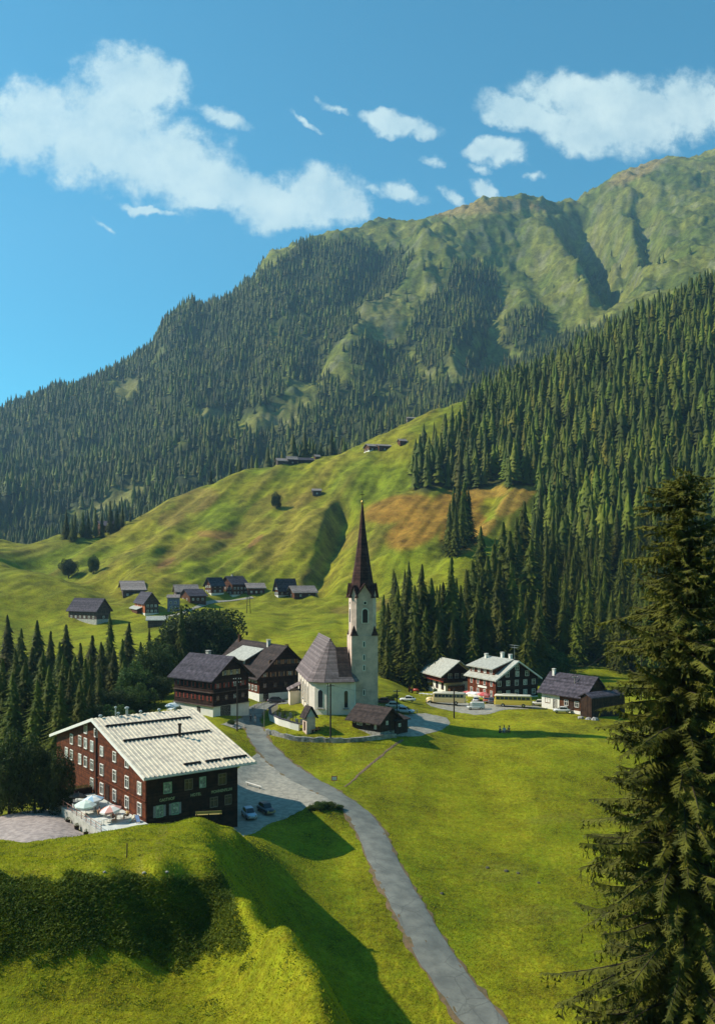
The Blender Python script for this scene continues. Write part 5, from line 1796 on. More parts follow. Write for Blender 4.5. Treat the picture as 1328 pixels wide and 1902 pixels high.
p = at(517, 520); p = hit(514, 944, 300); leafy(p.x, p.y, 11, 'lone round tree on the grassy slope left of the hay hut', None, 1, 1.05, True)
p = hit(128, 1074, 300); leafy(p.x, p.y, 13, 'round leafy tree on the hump at the left edge', None, 0, 1, True)
p = hit(174, 1066, 440); leafy(p.x, p.y, 11, 'pale leafy tree in the fold behind the hump at the left edge', None, 1, .9)
# dark overhanging tree in front of the inn's gable
for px, D, h, w, lab in ((112, 121, 10.5, .62, 'dark broadleaf tree hanging over the terrace in front of the inn'), (66, 122, 12, .62, 'taller dark broadleaf tree left of the terrace'), (18, 122, 13, .62, 'dark broadleaf tree at the far left beside the terrace')):
    p = at(px, D); leafy(p.x, p.y, h, lab, None, 1, w, True, sink=1)
for px, D, h in ((1010, 258, 8), (760, 262, 6), (900, 262, 6), (725, 262, 6), (1015, 268, 12), (1035, 262, 11)):
    p = at(px, D); leafy(p.x, p.y, h, 'light green bush in front of the dark spruces behind the village', 'bushes along the foot of the wood', random.randrange(3), 1.1, False, 'bush', 'bush', 2)
for px, py, h in ((595, 1503, 1.7), (612, 1501, 1.4), (630, 1503, 1.1), (578, 1504, 1.1), (812, 1285, 1.6), (735, 1296, 1.5), (725, 1302, 1.8), (430, 1345, 1.5)):
    p = hit(px, py); leafy(p.x, p.y, h, ('low green bush on the bank beside the road fork' if py > 1490 else 'low green bush in the grass between the tower and the guest house' if px > 700 else 'small bush beside the log house steps'), 'bushes of the road bank' if py > 1490 else ('bushes by the guest house' if px > 700 else None), random.randrange(3), 1.5, False, 'bush', 'bush', 2.5)

# forest on the right-hand slope: the nearest as trees of their own, the rest as one mass
cellA = np.zeros(GD.shape)
cellA[:-1, :-1] = (GX[:-1, 1:] - GX[:-1, :-1]) * (GD[1:, :-1] - GD[:-1, :-1])


def scatter(mask, spacing, seed, jit=1.0):
    r = np.random.default_rng(seed)
    w = np.where(mask, cellA, 0).ravel()
    n = int(w.sum() / spacing ** 2 * 2.2)
    i = r.choice(w.size, n, p=w / w.sum())
    x = GX.ravel()[i] + r.uniform(-.5, .5, n) * spacing * .7
    y = GD.ravel()[i] + r.uniform(-.5, .5, n) * spacing * .7
    keep, cells = [], {}
    for k in range(n):
        c = (int(x[k] // spacing), int(y[k] // spacing))
        ok = True
        for dx in (-1, 0, 1):
            for dy in (-1, 0, 1):
                for q in cells.get((c[0] + dx, c[1] + dy), ()):
                    if (x[q] - x[k]) ** 2 + (y[q] - y[k]) ** 2 < (spacing * .75) ** 2:
                        ok = False
        if ok:
            cells.setdefault(c, []).append(k)
            keep.append(k)
    return x[keep], y[keep]


fx, fy = scatter(wood_s & (np.abs(GX / GD) < .56), 7.2, 5)
order = np.argsort(fy)
fx, fy = fx[order], fy[order]
fz = gz(fx, fy)
inview = np.abs(fx / fy) < 0.44
n_ind = 0
far_sel = np.ones(len(fx), bool)
for k in range(len(fx)):
    if inview[k] and n_ind < 190:
        h = random.triangular(13, 30, 24)
        spruce(fx[k], fy[k], h, 'dark green spruce of the lower wood on the right-hand slope', 'spruces of the lower wood on the slope', None, random.uniform(.85, 1.15), fz[k])
        far_sel[k] = False
        n_ind += 1
MID = [tier_tree(1.0, .155 + .018 * i, 11, 13, 300 + i) for i in range(5)]
LOW = [tier_tree(1.0, .17 + .02 * i, 6, 8, 400 + i) for i in range(4)]


def mass(name, x, y, z, hs, lib, material, seed, sets=None):
    r = np.random.default_rng(seed)
    Vs, Ts, Cs, off = [], [], [], 0
    for k in range(len(x)):
        V, T_ = lib[r.integers(len(lib))]
        a = r.uniform(0, 6.28)
        c, s = math.cos(a), math.sin(a)
        w = hs[k] ** .7 * 24 ** .3 * r.uniform(.8, 1.35)
        Q = np.empty_like(V)
        Q[:, 0] = (V[:, 0] * c - V[:, 1] * s) * w + x[k]
        Q[:, 1] = (V[:, 0] * s + V[:, 1] * c) * w + y[k]
        Q[:, 2] = V[:, 2] * hs[k] + z[k] - .5
        Vs.append(Q); Ts.append(T_ + off); off += len(V)
        tn = r.uniform(.55, 1.5)
        yl = r.uniform(.88, 1.15) if r.random() > .05 else 1.35
        Cs.append(np.tile(np.array((tn * yl, tn, tn * .8, 1), np.float32), (len(V), 1)))
    me = np_mesh(name, np.concatenate(Vs), np.concatenate(Ts), material)
    at__ = me.attributes.new('tone', 'FLOAT_COLOR', 'POINT')
    at__.data.foreach_set('color', np.concatenate(Cs).ravel())
    return tag(put(name, me), kind='stuff')


r_ = np.random.default_rng(9)
sx, sy, sz = fx[far_sel], fy[far_sel], fz[far_sel]
o = mass('spruce_forest', sx, sy, sz, r_.triangular(11, 24, 30, len(sx)), MID, M['needles_far'], 11)
tag(o, 'dense dark spruce forest covering the upper right-hand slope', 'forest')
mx, my = scatter((wood_m | wood_b) & (np.abs(GX / GD) < .50), 9.2, 6)
mz = gz(mx, my)
o = mass('mountain_forest', mx, my, mz, r_.triangular(8, 19, 27, len(mx)), LOW, M['needles_far'], 12)
tag(o, 'far blue green spruce forest covering the mountain side', 'forest')
# scattered far spruces along the open mountain pasture
wood_t = mtn.astype(bool) & ~wood_m & (GD < 2300) & (GD > 1000) & (fbm(GX / 150, GD / 150, 3) > .25) & (np.abs(GX / GD) < .5) & (BY > 470)
tx_, ty_ = scatter(wood_t, 38, 8)
o = mass('scattered_spruces', tx_, ty_, gz(tx_, ty_), r_.uniform(8, 20, len(tx_)), LOW, M['needles_far'], 13)
tag(o, 'scattered small far spruces over the open mountain pasture', 'forest')
print('TREES', n_ind, len(sx), len(mx), len(tx_))


# ------------------------------------------------------------------ the big spruce at the right edge
def hero_spruce(H, R, seed):
    r = np.random.default_rng(seed)
    V, T_ = [], []
    B = MB()
    zs = np.arange(0.6, H * .985, .21)
    for z in zs:
        z0_ = z
        for k in range(6):
            if r.random() < .10:
                continue
            z = min(max(z0_ + r.normal() * .5, .3), H * .99)
            f = z / H
            a = r.uniform(0, 6.283)
            rad = R * (1 - f) ** .44 * (.86 + .16 * math.sin(a * 3 + z * .8) + .10 * math.sin(z * 1.7 + a))
            L = rad * (r.uniform(.85, 1.06) if r.random() < .3 else r.uniform(.45, .92))
            d = np.array((math.cos(a), math.sin(a), 0.0))
            sd = np.array((-d[1], d[0], 0.0))
            n = max(4, int(L / .33))
            rise = r.normal() * .16 + .02 + .3 * f
            t = np.linspace(0, 1, n + 1)
            pts = np.array((0, 0, z)) + d * (L * t)[:, None] + sd * (L * .12 * r.normal() * t ** 2)[:, None]
            pts[:, 2] += L * (rise * t - r.uniform(.35, .7) * t ** 2 + r.uniform(.15, .42) * t ** 3.2)
            if L > 1.5:
                sub = [tuple(p) for p in pts[::max(1, n // 4)]]
                B.tube(sub, [max(.01, .05 * L / 5 * (1 - q / len(sub))) for q in range(len(sub))], 4)
            for i in range(n):
                wd_ = (.62 * (1 - t[i]) + .16) * min(1.2, L * .3)
                for side in (-1, 1):
                    for q in range(2):
                        m0 = pts[i] + (pts[i + 1] - pts[i]) * (q * .5)
                        m1 = pts[i] + (pts[i + 1] - pts[i]) * (q * .5 + .7)
                        tip = (m0 + m1) / 2 + sd * side * wd_ * r.uniform(.5, 1.3) + d * wd_ * r.uniform(.1, .9) - np.array((0, 0, wd_ * r.uniform(.25, 1.0)))
                        j = len(V)
                        V.extend((m0, m1, tip)); T_.append((j, j + 1, j + 2))
            for i in range(1, n + 1):
                tt = t[i]
                for side in (-1, 1):
                    l = (1.05 - .75 * tt) * min(1.0, .28 * L) * r.uniform(.6, 1.2)
                    base = pts[i]
                    dirn = d * r.uniform(.45, .9) + sd * side * r.uniform(.6, 1.0)
                    dirn[2] = -r.uniform(.25, .75)
                    dirn /= np.linalg.norm(dirn)
                    m = 4
                    for q in range(m):
                        c0 = base + dirn * (l * q / m)
                        for hs in (-1, 1):
                            nv = np.cross(dirn, (0, 0, 1.0))
                            nv /= np.linalg.norm(nv) + 1e-6
                            tip = c0 + dirn * (l / m * r.uniform(.9, 1.6)) + nv * hs * r.uniform(.09, .24) - np.array((0, 0, r.uniform(.0, .14)))
                            e = c0 + dirn * (l / m * .55) - np.array((0, 0, .03))
                            j = len(V)
                            V.extend((c0, e, tip)); T_.append((j, j + 1, j + 2))
                # hanging twigs
                if r.random() < .75:
                    hl = r.uniform(.3, 1.3) * (1 - .5 * f)
                    base = pts[i] + sd * r.uniform(-.25, .25)
                    for q in range(3):
                        c0 = base - np.array((0, 0, hl * q / 3))
                        for hs in range(2):
                            w = r.normal(size=3) * .10
                            w[2] = -abs(w[2]) - hl / 3
                            j = len(V)
                            V.extend((c0, c0 + (r.normal() * .04, r.normal() * .04, -hl / 3), c0 + w)); T_.append((j, j + 1, j + 2))
    return np.array(V, np.float32), np.array(T_, np.int32), B


hp = at(1268, 47.0)
HH = (HZ - 862) / F * 47.0 + CAMZ - hp.z
V, T_, B = hero_spruce(HH, 8.3, 21)
hs_ = thing('spruce_tree', 'huge near spruce with drooping olive brown boughs filling the right edge', 'spruce', hp)
put('crown', np_mesh('crown', V, T_, M['needles_hero']), hs_)
B.tube([(0, 0, -1.5), (0, 0, HH * .3), (.1, 0, HH * .7), (0, 0, HH * .99)], [.5, .38, .2, .03], 10)
B.build('trunk', M['bark'], hs_)
# ------------------------------------------------------------------ meadow growth: leafy weeds on the knoll, grass tufts on the near meadow
def tufts(name, label, mask, n, h0, h1, w, material, seed, lean=.5, leaf=False):
    r = np.random.default_rng(seed)
    wt = np.where(mask, cellA, 0).ravel()
    i = r.choice(wt.size, n, p=wt / wt.sum())
    x = GX.ravel()[i] + r.uniform(-.5, .5, n) * .6
    y = GD.ravel()[i] + r.uniform(-.5, .5, n) * .6
    z = gz(x, y)
    a = r.uniform(0, 6.283, n)
    h = r.uniform(h0, h1, n)
    ww = w * r.uniform(.5, 1.5, n)
    lx, ly = r.normal(size=n) * lean * h, r.normal(size=n) * lean * h
    ca, sa_ = np.cos(a) * ww, np.sin(a) * ww
    b0 = np.stack([x - ca, y - sa_, z - .03], 1)
    b1 = np.stack([x + ca, y + sa_, z - .03], 1)
    if leaf:
        zz = z + h * r.uniform(.2, 1, n)
        b0[:, 2] = zz
        b1[:, 2] = zz + r.normal(size=n) * ww * .4
        t = np.stack([x + lx, y + ly, zz + h * .5], 1)
    else:
        t = np.stack([x + lx, y + ly, z + h], 1)
    V = np.stack([b0, b1, t], 1).reshape(-1, 3)
    me = np_mesh(name, V, np.arange(n * 3).reshape(n, 3), material)
    return tag(put(name, me), label, 'grass', None, 'stuff')


clear = np.ones(T.shape, bool)
for poly in ([(440, 1432), (478, 1398), (500, 1402), (520, 1418), (560, 1444), (610, 1468), (650, 1496), (640, 1502), (610, 1494), (575, 1496), (545, 1512), (500, 1530), (455, 1552), (436, 1545)],
             [(100, 1480), (280, 1500), (280, 1532), (190, 1546), (100, 1550)]):
    clear &= ~inpoly(BX, BY, poly)
dr, _ = along(ROAD, BX, BY)
clear &= np.abs(dr) > np.interp(BY, [1300, 1340, 1420, 1500, 1720, 1930], [20, 19, 18, 26, 38, 50])
kn = clear & (GD > 52) & (GD < 100) & (BX < 760) & (BX > -80) & (GX < -4 + (100 - GD) * .28)
slopeface = kn & (BY + fbm(GX / 2.5, GD / 2.5, 3) * 14 > 1630) & (BY + fbm(GX / 4, GD / 4, 4) * 45 + fbm(GX / .8, GD / .8, 2) * 40 < 1775) & (BX < 420 + (BY - 1640) * .35)
tufts('grass', 'short bright grass on top of the near knoll', kn, 90000, .05, .16, .045, M['blades'], 31)
tufts('weeds', 'leafy green weeds on the steep front of the near knoll', slopeface, 52000, .08, .30, .065, M['weeds'], 32, .6, True)
tufts('weeds', 'leafy green weeds in clumps on the crest of the near knoll', kn & (fbm(GX / 3, GD / 3, 3) > .35), 9000, .06, .2, .06, M['weeds'], 34, .6, True)
mead = clear & (GD > 82) & (GD < 172) & (BX > 440) & (BX < 1400) & ~kn
tufts('grass', 'mown green meadow grass on both sides of the road', mead, 110000, .04, .16, .07, M['blades'], 33)
# ------------------------------------------------------------------ vehicles
def ellipse_loop(x, w, z0, z1, n=12, p=3.0):
    pts = []
    for k in range(n):
        a = 2 * PI * (k + .5) / n
        c, s_ = math.cos(a), math.sin(a)
        pts.append((x, w * math.copysign(abs(c) ** (2 / p), c), (z0 + z1) / 2 + (z1 - z0) / 2 * math.copysign(abs(s_) ** (2 / p), s_)))
    return pts


def wheel(root, x, y, r, w=.18):
    b = MB()
    b.ring([[(x + rr * math.cos(2 * PI * k / 14), y + d, r + rr * math.sin(2 * PI * k / 14)) for k in range(14)] for rr, d in ((r * .7, -w / 2), (r, -w / 2 * .8), (r, w / 2 * .8), (r * .7, w / 2))])
    wl = b.build('wheel', M['tyre'], root)
    b = MB()
    sg = 1 if y > 0 else -1
    b.ring([[(x + rr * math.cos(2 * PI * k / 12), y + sg * d, r + rr * math.sin(2 * PI * k / 12)) for k in range(12)] for rr, d in ((r * .55, w * .30), (r * .5, w * .56), (r * .15, w * .6))])
    b.build('hubcap', M['chrome'], wl)


def car(name, label, px, py, az, colour, L=4.1, W=1.6, H=1.42, style='saloon', group=None, D=None):
    p = hit(px, py, 80, 500) if D is None else at(px, D)
    root = thing(name, label, 'van' if style == 'van' else 'car', (p.x, p.y, p.z + .12), PI / 2 - math.radians(az), group)
    pt = paint('paint_%d_%d_%d' % tuple(int(c * 100) for c in colour), colour)
    b = MB()
    w = W / 2
    beetle = style == 'beetle'
    st = [(-.5, .62, .32, .70), (-.47, .86, .24, .84), (-.36, .98, .2, .90), (-.15, 1, .2, .88), (.15, 1, .2, .86), (.34, .98, .2, .84), (.46, .88, .24, .76), (.5, .66, .34, .66)]
    b.ring([ellipse_loop(x * L, w * k, z0, z1, 14, 4) for x, k, z0, z1 in st])
    b.build('body', pt, root, smooth=True)
    b = MB()
    if style == 'van':
        cab = [(-.49, .86, .95), (-.46, .90, H - .05), (.20, .90, H), (.30, .82, H - .25), (.40, .8, .8)]
    elif beetle:
        cab = [(-.40, .5, .8), (-.28, .74, 1.15), (-.08, .8, H), (.10, .78, H - .06), (.22, .72, .84)]
    else:
        cab = [(-.40, .80, .82), (-.28, .78, H - .06), (-.12, .78, H), (.08, .77, H - .03), (.24, .80, .80)]
    b.ring([[(x * L, -w * k, .78), (x * L, w * k, .78), (x * L, w * k * .9, z), (x * L, -w * k * .9, z)] for x, k, z in cab])
    b.build('cabin', pt, root)
    zt = H - .12
    xa, xb = (-.27, .10) if style != 'van' else (-.44, .22)
    for sg in (-1, 1):
        y0, y1 = sg * w * .83, sg * w * .76
        for a0, a1 in ((xa, (xa + xb) / 2 - .01), ((xa + xb) / 2 + .01, xb)):
            b = MB()
            b.hexa([(a0 * L, y0 - sg * .05, .9), (a1 * L + .12, y0 - sg * .05, .9), (a1 * L + .12, y0 + sg * .02, .9), (a0 * L, y0 + sg * .02, .9), (a0 * L, y1 - sg * .05, zt), (a1 * L, y1 - sg * .05, zt), (a1 * L, y1 + sg * .02, zt), (a0 * L, y1 + sg * .02, zt)])
            b.build('side_window', M['glass'], root)
    for nm, (x0, z0, x1, z1) in (('windscreen', (cab[-1][0] * L + .02, .86, cab[-2][0] * L + .04, cab[-2][2] - .04)), ('rear_window', (cab[0][0] * L - .02, .9, cab[1][0] * L - .04, cab[1][2] - .06))):
        b = MB()
        d = .03 if nm == 'windscreen' else -.03
        b.hexa([(x0, -w * .7, z0), (x0, w * .7, z0), (x0 + d, w * .7, z0), (x0 + d, -w * .7, z0), (x1, -w * .62, z1), (x1, w * .62, z1), (x1 + d, w * .62, z1 + .02), (x1 + d, -w * .62, z1 + .02)])
        b.build(nm, M['glass'], root)
    for sx in (-.5, .5):
        b = MB(); b.box(sx * L - .06, sx * L + .06, -w * .85, w * .85, .36, .48); b.build('bumper', M['chrome'], root)
        for sg in (-1, 1):
            b = MB(); x = sx * L * .985
            b.ring([[(x + d, sg * w * .62 + .11 * math.cos(2 * PI * k / 10), .62 + .11 * math.sin(2 * PI * k / 10)) for k in range(10)] for d in (-.06, .06)])
            b.build('headlight' if sx > 0 else 'tail_light', M['chrome'] if sx > 0 else paint('lamp_red', (.4, .02, .02)), root)
    for sx in (-.30, .31):
        for sg in (-1, 1):
            wheel(root, sx * L, sg * (w - .08), .31)
    return root


car('parked_car', 'pale blue car parked beside the wooden inn', 463, 1524, 158, (.42, .52, .66), D=127)
car('parked_car', 'dark car with pale roof parked right of the pale blue car', 494, 1516, 150, (.05, .055, .07), D=130)
car('parked_car', 'dark car parked in the shade before the timber house', 514, 1306, 95, (.035, .03, .035), 4.4, D=203)
car('parked_car', 'small white rounded car on the grass edge below the guest house', 757, 1304, 280, (.75, .73, .68), 3.9, style='beetle')
car('parked_van', 'white windowed van parked alone in front of the two coaches', 883, 1325, 272, (.72, .69, .62), 4.2, 1.7, 1.75, 'van', D=205)
car('parked_car', 'silver blue car parked behind the dark barn at the gravel lot', 752, 1329, 110, (.55, .58, .66), 4.3, D=190)
car('parked_car', 'white car behind the silver blue car by the dark barn', 733, 1322, 105, (.72, .68, .6), 4.2, D=194)
car('parked_car', 'dark red car left of the white car behind the dark barn', 716, 1318, 100, (.16, .05, .04), 4.2, D=197)
car('parked_car', 'cream car at the far end of the forecourt right of the yellow coach', 1000, 1317, 285, (.74, .70, .58), 4.2, D=212)
car('parked_car', 'white car in front of the low farmhouse', 1043, 1322, 280, (.72, .70, .66), 4.0, D=202)
for px, D, c, az, lab in ((912, 216, (.10, .09, .11), 10, 'dark car left behind the yellow coach'), (903, 217.5, (.5, .12, .06), 10, 'red car among those before the tall hotel'), (884, 219, (.68, .66, .62), 10, 'white car before the tall hotel by the red parasols')):
    car('parked_car', lab, px, 0, az, c, 4.0, D=D)


def coach(label, px, D, az, low, roofc, L=9.2, hood=False, group='coaches'):
    p = at(px, D)
    root = thing('coach', label, 'coach', (p.x, p.y, p.z + .15), PI / 2 - math.radians(az))
    W, H = 2.4, 2.95
    w = W / 2
    lo = paint('coach_%d' % int(low[2] * 100), low)
    x1 = .5 * L if not hood else .34 * L
    b = MB()
    b.ring([ellipse_loop(x, w * k, .45, z, 16, 7) for x, k, z in ((-.5 * L, .9, 1.7), (-.48 * L, 1, 1.78), (x1 - .3, 1, 1.78), (x1, .9, 1.74))])
    b.build('body', lo, root)
    b = MB()
    b.ring([[(x, -w * k, 1.7), (x, w * k, 1.7), (x, w * k * .93, z), (x, -w * k * .93, z)] for x, k, z in ((-.49 * L, .96, 2.55), (-.46 * L, .98, 2.6), (x1 - .5, .98, 2.6), (x1 - .1, .95, 2.5))])
    b.build('pillar_band', lo, root)
    b = MB()
    b.ring([ellipse_loop(x, w * k, 2.48, z, 12, 3.2) for x, k, z in ((-.5 * L, .8, 2.75), (-.47 * L, .97, H), (x1 - .6, .97, H), (x1 - .05, .86, 2.75))])
    b.build('roof', paint('coach_roof', roofc), root, smooth=True)
    n = 8
    for sg in (-1, 1):
        for i in range(n):
            a0 = -.46 * L + (x1 - .5 + .46 * L) * i / n + .06
            a1 = -.46 * L + (x1 - .5 + .46 * L) * (i + 1) / n - .06
            b = MB(); b.hexa([(a0, sg * w * .94, 1.84), (a1, sg * w * .94, 1.84), (a1, sg * w * 1.0, 1.84), (a0, sg * w * 1.0, 1.84), (a0, sg * w * .90, 2.5), (a1, sg * w * .90, 2.5), (a1, sg * w * .955, 2.5), (a0, sg * w * .955, 2.5)])
            b.build('window', M['glass'], root)
    b = MB(); b.hexa([(x1 - .1, -w * .85, 1.8), (x1 - .1, w * .85, 1.8), (x1 + .02, w * .85, 1.8), (x1 + .02, -w * .85, 1.8), (x1 - .2, -w * .8, 2.5), (x1 - .2, w * .8, 2.5), (x1 - .06, w * .8, 2.5), (x1 - .06, -w * .8, 2.5)]); b.build('windscreen', M['glass'], root)
    b = MB(); b.box(-.5 * L - .04, -.48 * L, -w * .7, w * .7, 1.85, 2.45); b.build('rear_window', M['glass'], root)
    if hood:
        b = MB(); b.ring([ellipse_loop(x, w * k, .5, z, 14, 3.5) for x, k, z in ((x1 - .1, .82, 1.72), (.44 * L, .74, 1.62), (.495 * L, .58, 1.45), (.51 * L, .4, 1.25))]); b.build('bonnet', lo, root, smooth=True)
        for sg in (-1, 1):
            b = MB(); b.ring([ellipse_loop(x, .24, .5, z, 10, 2.4) for x, z in ((.32 * L, .8), (.38 * L, 1.2), (.44 * L, 1.1), (.49 * L, .7))]); b.v = [(x, y + sg * w * .78, z) for x, y, z in b.v]; b.build('mudguard', lo, root, smooth=True)
    xf = .5 * L if not hood else .51 * L
    for xx in (-.51 * L, xf):
        b = MB(); b.box(xx - .06, xx + .06, -w * .9, w * .9, .42, .58); b.build('bumper', M['chrome'], root)
    for sg in (-1, 1):
        b = MB(); b.ring([[(xf * .985 + d, sg * w * .6 + .14 * math.cos(2 * PI * k / 10), .9 + .14 * math.sin(2 * PI * k / 10)) for k in range(10)] for d in (-.15, .08)]); b.build('headlight', M['chrome'], root)
        for xx in (-.27 * L, .40 * L if hood else .27 * L):
            wheel(root, xx, sg * (w - .12), .46, .3)
    b = MB(); b.box(-.3 * L, .1 * L, -w * .5, w * .5, H + .02, H + .1); b.build('roof_rack', paint('rack', roofc), root)
    return root


coach('beige bonneted coach parked in front of the guest house', 828, 213, 282, (.80, .60, .28), (.66, .60, .46), 9.6, True)
coach('yellow coach with white roof parked below the dark gable of the tall hotel', 953, 209, 103, (.88, .62, .09), (.74, .73, .68), 9.0, False)
# red tractor on the grass
p = hit(769, 1288)
tr = thing('tractor', 'small red tractor standing on the grass left of the guest house', 'tractor', p, PI / 2 - math.radians(100))
rp = paint('tractor_red', (.45, .06, .03))
b = MB(); b.ring([ellipse_loop(x, .38 * k, .65, z, 12, 3.5) for x, k, z in ((-.2, 1, 1.35), (.9, .95, 1.3), (1.35, .8, 1.2))]); b.build('bonnet', rp, tr, smooth=True)
b = MB(); b.box(-1.2, -.2, -.3, .3, .6, 1.0); b.build('chassis', rp, tr)
b = MB(); b.box(-1.0, -.55, -.25, .25, 1.0, 1.12); b.box(-1.05, -.97, -.25, .25, 1.1, 1.5); b.build('seat', M['tyre'], tr)
for sg in (-1, 1):
    b = MB(); b.ring([[(-.85 + .68 * math.cos(PI * k / 8), sg * .62 + d, .75 + .68 * math.sin(PI * k / 8)) for k in range(9)] for d in (-.16, .16)], cap=False, close=False); b.build('mudguard', rp, tr)
    wheel(tr, -.85, sg * .65, .6, .3); wheel(tr, 1.0, sg * .5, .36, .2)
b = MB(); b.tube([(-.45, 0, 1.2), (-.6, 0, 1.55)], .025, 5); b.ring([[(-.62 + .17 * math.cos(2 * PI * k / 10) * .6, .17 * math.sin(2 * PI * k / 10), 1.55 + .17 * math.cos(2 * PI * k / 10) * .5 + d) for k in range(10)] for d in (0, .03)]); b.build('steering_wheel', M['tyre'], tr)
b = MB(); b.tube([(.5, .15, 1.3), (.5, .15, 2.0)], .035, 6); b.build('exhaust', M['iron'], tr)
b = MB(); b.box(-1.5, -1.25, -1.0, 1.0, .5, .62)
for i in range(7):
    b.box(-1.55, -1.2, -1.0 + i * .32, -.95 + i * .32, .62, 1.9)
b.build('hay_rake', M['wood_brown'], tr)

# ------------------------------------------------------------------ people
def skinned(name, joints, edges, m, parent, sub=1):
    me = bpy.data.meshes.new(name)
    me.from_pydata([j[:3] for j in joints], edges, [])
    o = put(name, me, parent)
    sk = o.modifiers.new('skin', 'SKIN')
    sk.use_smooth_shade = True
    for i, j in enumerate(joints):
        v = me.skin_vertices[0].data[i]
        v.radius = (j[3], j[4] if len(j) > 4 else j[3])
        v.use_root = i == 0
    sb = o.modifiers.new('sub', 'SUBSURF')
    sb.levels = sb.render_levels = sub
    me.materials.append(m)
    return o


def person(label, loc, az, shirt, legs, hair=(.05, .03, .02), pose='stand', skirt=False, group=None):
    root = thing('person', label, 'person', loc, PI / 2 - math.radians(az), group)
    # x forward, y left
    if pose == 'sit':
        hip, kn, an, fo, zs = .46, (.42, .50), (.46, .08), (.62, .03), .46
    elif pose == 'ground':
        hip, kn, an, fo, zs = .14, (.42, .34), (.78, .08), (.9, .12), .14
    else:
        hip, kn, an, fo, zs = .92, (.0, .50), (0, .09), (.16, .03), .92
    step = .16 if pose == 'walk' else 0
    J = [(0, 0, hip, .12, .14), (0, 0, hip + .24, .10, .14), (0, 0, hip + .46, .11, .16), (0, 0, hip + .58, .055), (.01, 0, hip + .68, .085, .08), (.015, 0, hip + .80, .095, .085), (.0, 0, hip + .88, .05)]
    E = [(0, 1), (1, 2), (2, 3), (3, 4), (4, 5), (5, 6)]
    L_ = {}
    for sg in (-1, 1):
        i = len(J)
        s_ = step * sg
        J += [(0, sg * .1, hip - .02, .085), (kn[0] + s_ * .8, sg * .11, kn[1] if pose != 'ground' else kn[1], .062), (an[0] + s_, sg * .1, an[1], .042), (fo[0] + s_, sg * .12, fo[1], .038)]
        E += [(0, i), (i, i + 1), (i + 1, i + 2), (i + 2, i + 3)]
        i = len(J)
        fw = .25 if pose in ('sit', 'ground') else .05 - s_ * .7
        hx = .40 if pose in ('sit', 'ground') else .12 - s_ * 1.4
        hz = hip + (.18 if pose in ('sit', 'ground') else -.14)
        J += [(0, sg * .2, hip + .49, .058), (fw * .5, sg * .25, hip + .22, .044), (hx, sg * .22, hz, .034), (hx + .06, sg * .215, hz - .05, .032)]
        E += [(2, i), (i, i + 1), (i + 1, i + 2), (i + 2, i + 3)]
        L_[sg] = i
    skinned('body', J, E, M['skin'], root, 2)
    for sg in (-1, 1):                                   # fingers and thumb on each hand
        i = L_[sg]
        h = Vector(J[i + 3][:3])
        b = MB()
        for q, (dy, ln) in enumerate(((-.03, .06), (-.01, .075), (.01, .07), (.03, .055))):
            b.tube([tuple(h + Vector((dy * .6, dy, -.01))), tuple(h + Vector((.02 + dy * .3, dy, -.05))), tuple(h + Vector((.012, dy, -.05 - ln * .5)))], [.010, .009, .007], 5)
        b.tube([tuple(h + Vector((.02, -sg * .03, .02))), tuple(h + Vector((.05, -sg * .045, -.02)))], [.011, .008], 5)
        b.build('fingers', M['skin'], root)
    T2 = [(0, 0, hip - .03, .135, .155), (0, 0, hip + .24, .118, .16), (0, 0, hip + .46, .125, .175), (0, 0, hip + .55, .07)]
    E2 = [(0, 1), (1, 2), (2, 3)]
    for sg in (-1, 1):
        i = len(T2)
        a, c = J[L_[sg]], J[L_[sg] + 1]
        T2 += [(a[0], a[1], a[2], .07), (c[0], c[1], c[2], .058)]
        E2 += [(2, i), (i, i + 1)]
    skinned('shirt', T2, E2, paint('cloth_%d_%d_%d' % tuple(int(c * 99) for c in shirt), shirt, .9), root)
    lm = paint('cloth_%d_%d_%d' % tuple(int(c * 99) for c in legs), legs, .9)
    if skirt and pose in ('stand', 'walk'):
        b = MB(); b.lathe([(.16, hip + .06), (.2, hip - .12), (.27, hip - .48), (.25, hip - .48)], 14); b.build('skirt', lm, root, smooth=True)
    else:
        T3 = [(0, 0, hip, .14, .16)]
        E3 = []
        for sg in (-1, 1):
            j = 7 if sg == -1 else 15
            i = len(T3)
            a, k_, n_ = J[j], J[j + 1], J[j + 2]
            T3 += [(a[0], a[1], a[2], .1), (k_[0], k_[1], k_[2], .078), (n_[0], n_[1], n_[2] + .03, .062)]
            E3 += [(0, i), (i, i + 1), (i + 1, i + 2)]
        skinned('trousers', T3, E3, lm, root)
    b = MB(); b.lathe([(.02, hip + .945), (.075, hip + .93), (.108, hip + .86), (.112, hip + .80), (.10, hip + .74), (.06, hip + .73)], 12, 0, -.012, 0); b.build('hair', paint('hair_%d' % int(hair[0] * 99), hair, .7), root, smooth=True)
    b = MB()
    b.tube([(.10, 0, hip + .80), (.135, 0, hip + .765), (.11, 0, hip + .75)], [.014, .02, .012], 5); b.build('nose', M['skin'], root)
    b = MB()
    for sg in (-1, 1):
        b.lathe([(.004, hip + .79), (.014, hip + .80), (.014, hip + .81), (.004, hip + .82)], 6, 0, .102, sg * .035)
    b.build('eyes', M['tyre'], root)
    b = MB(); b.box(.094, .106, -.03, .03, hip + .70, hip + .714); b.build('mouth', paint('lip', (.4, .12, .1), .6), root)
    return root


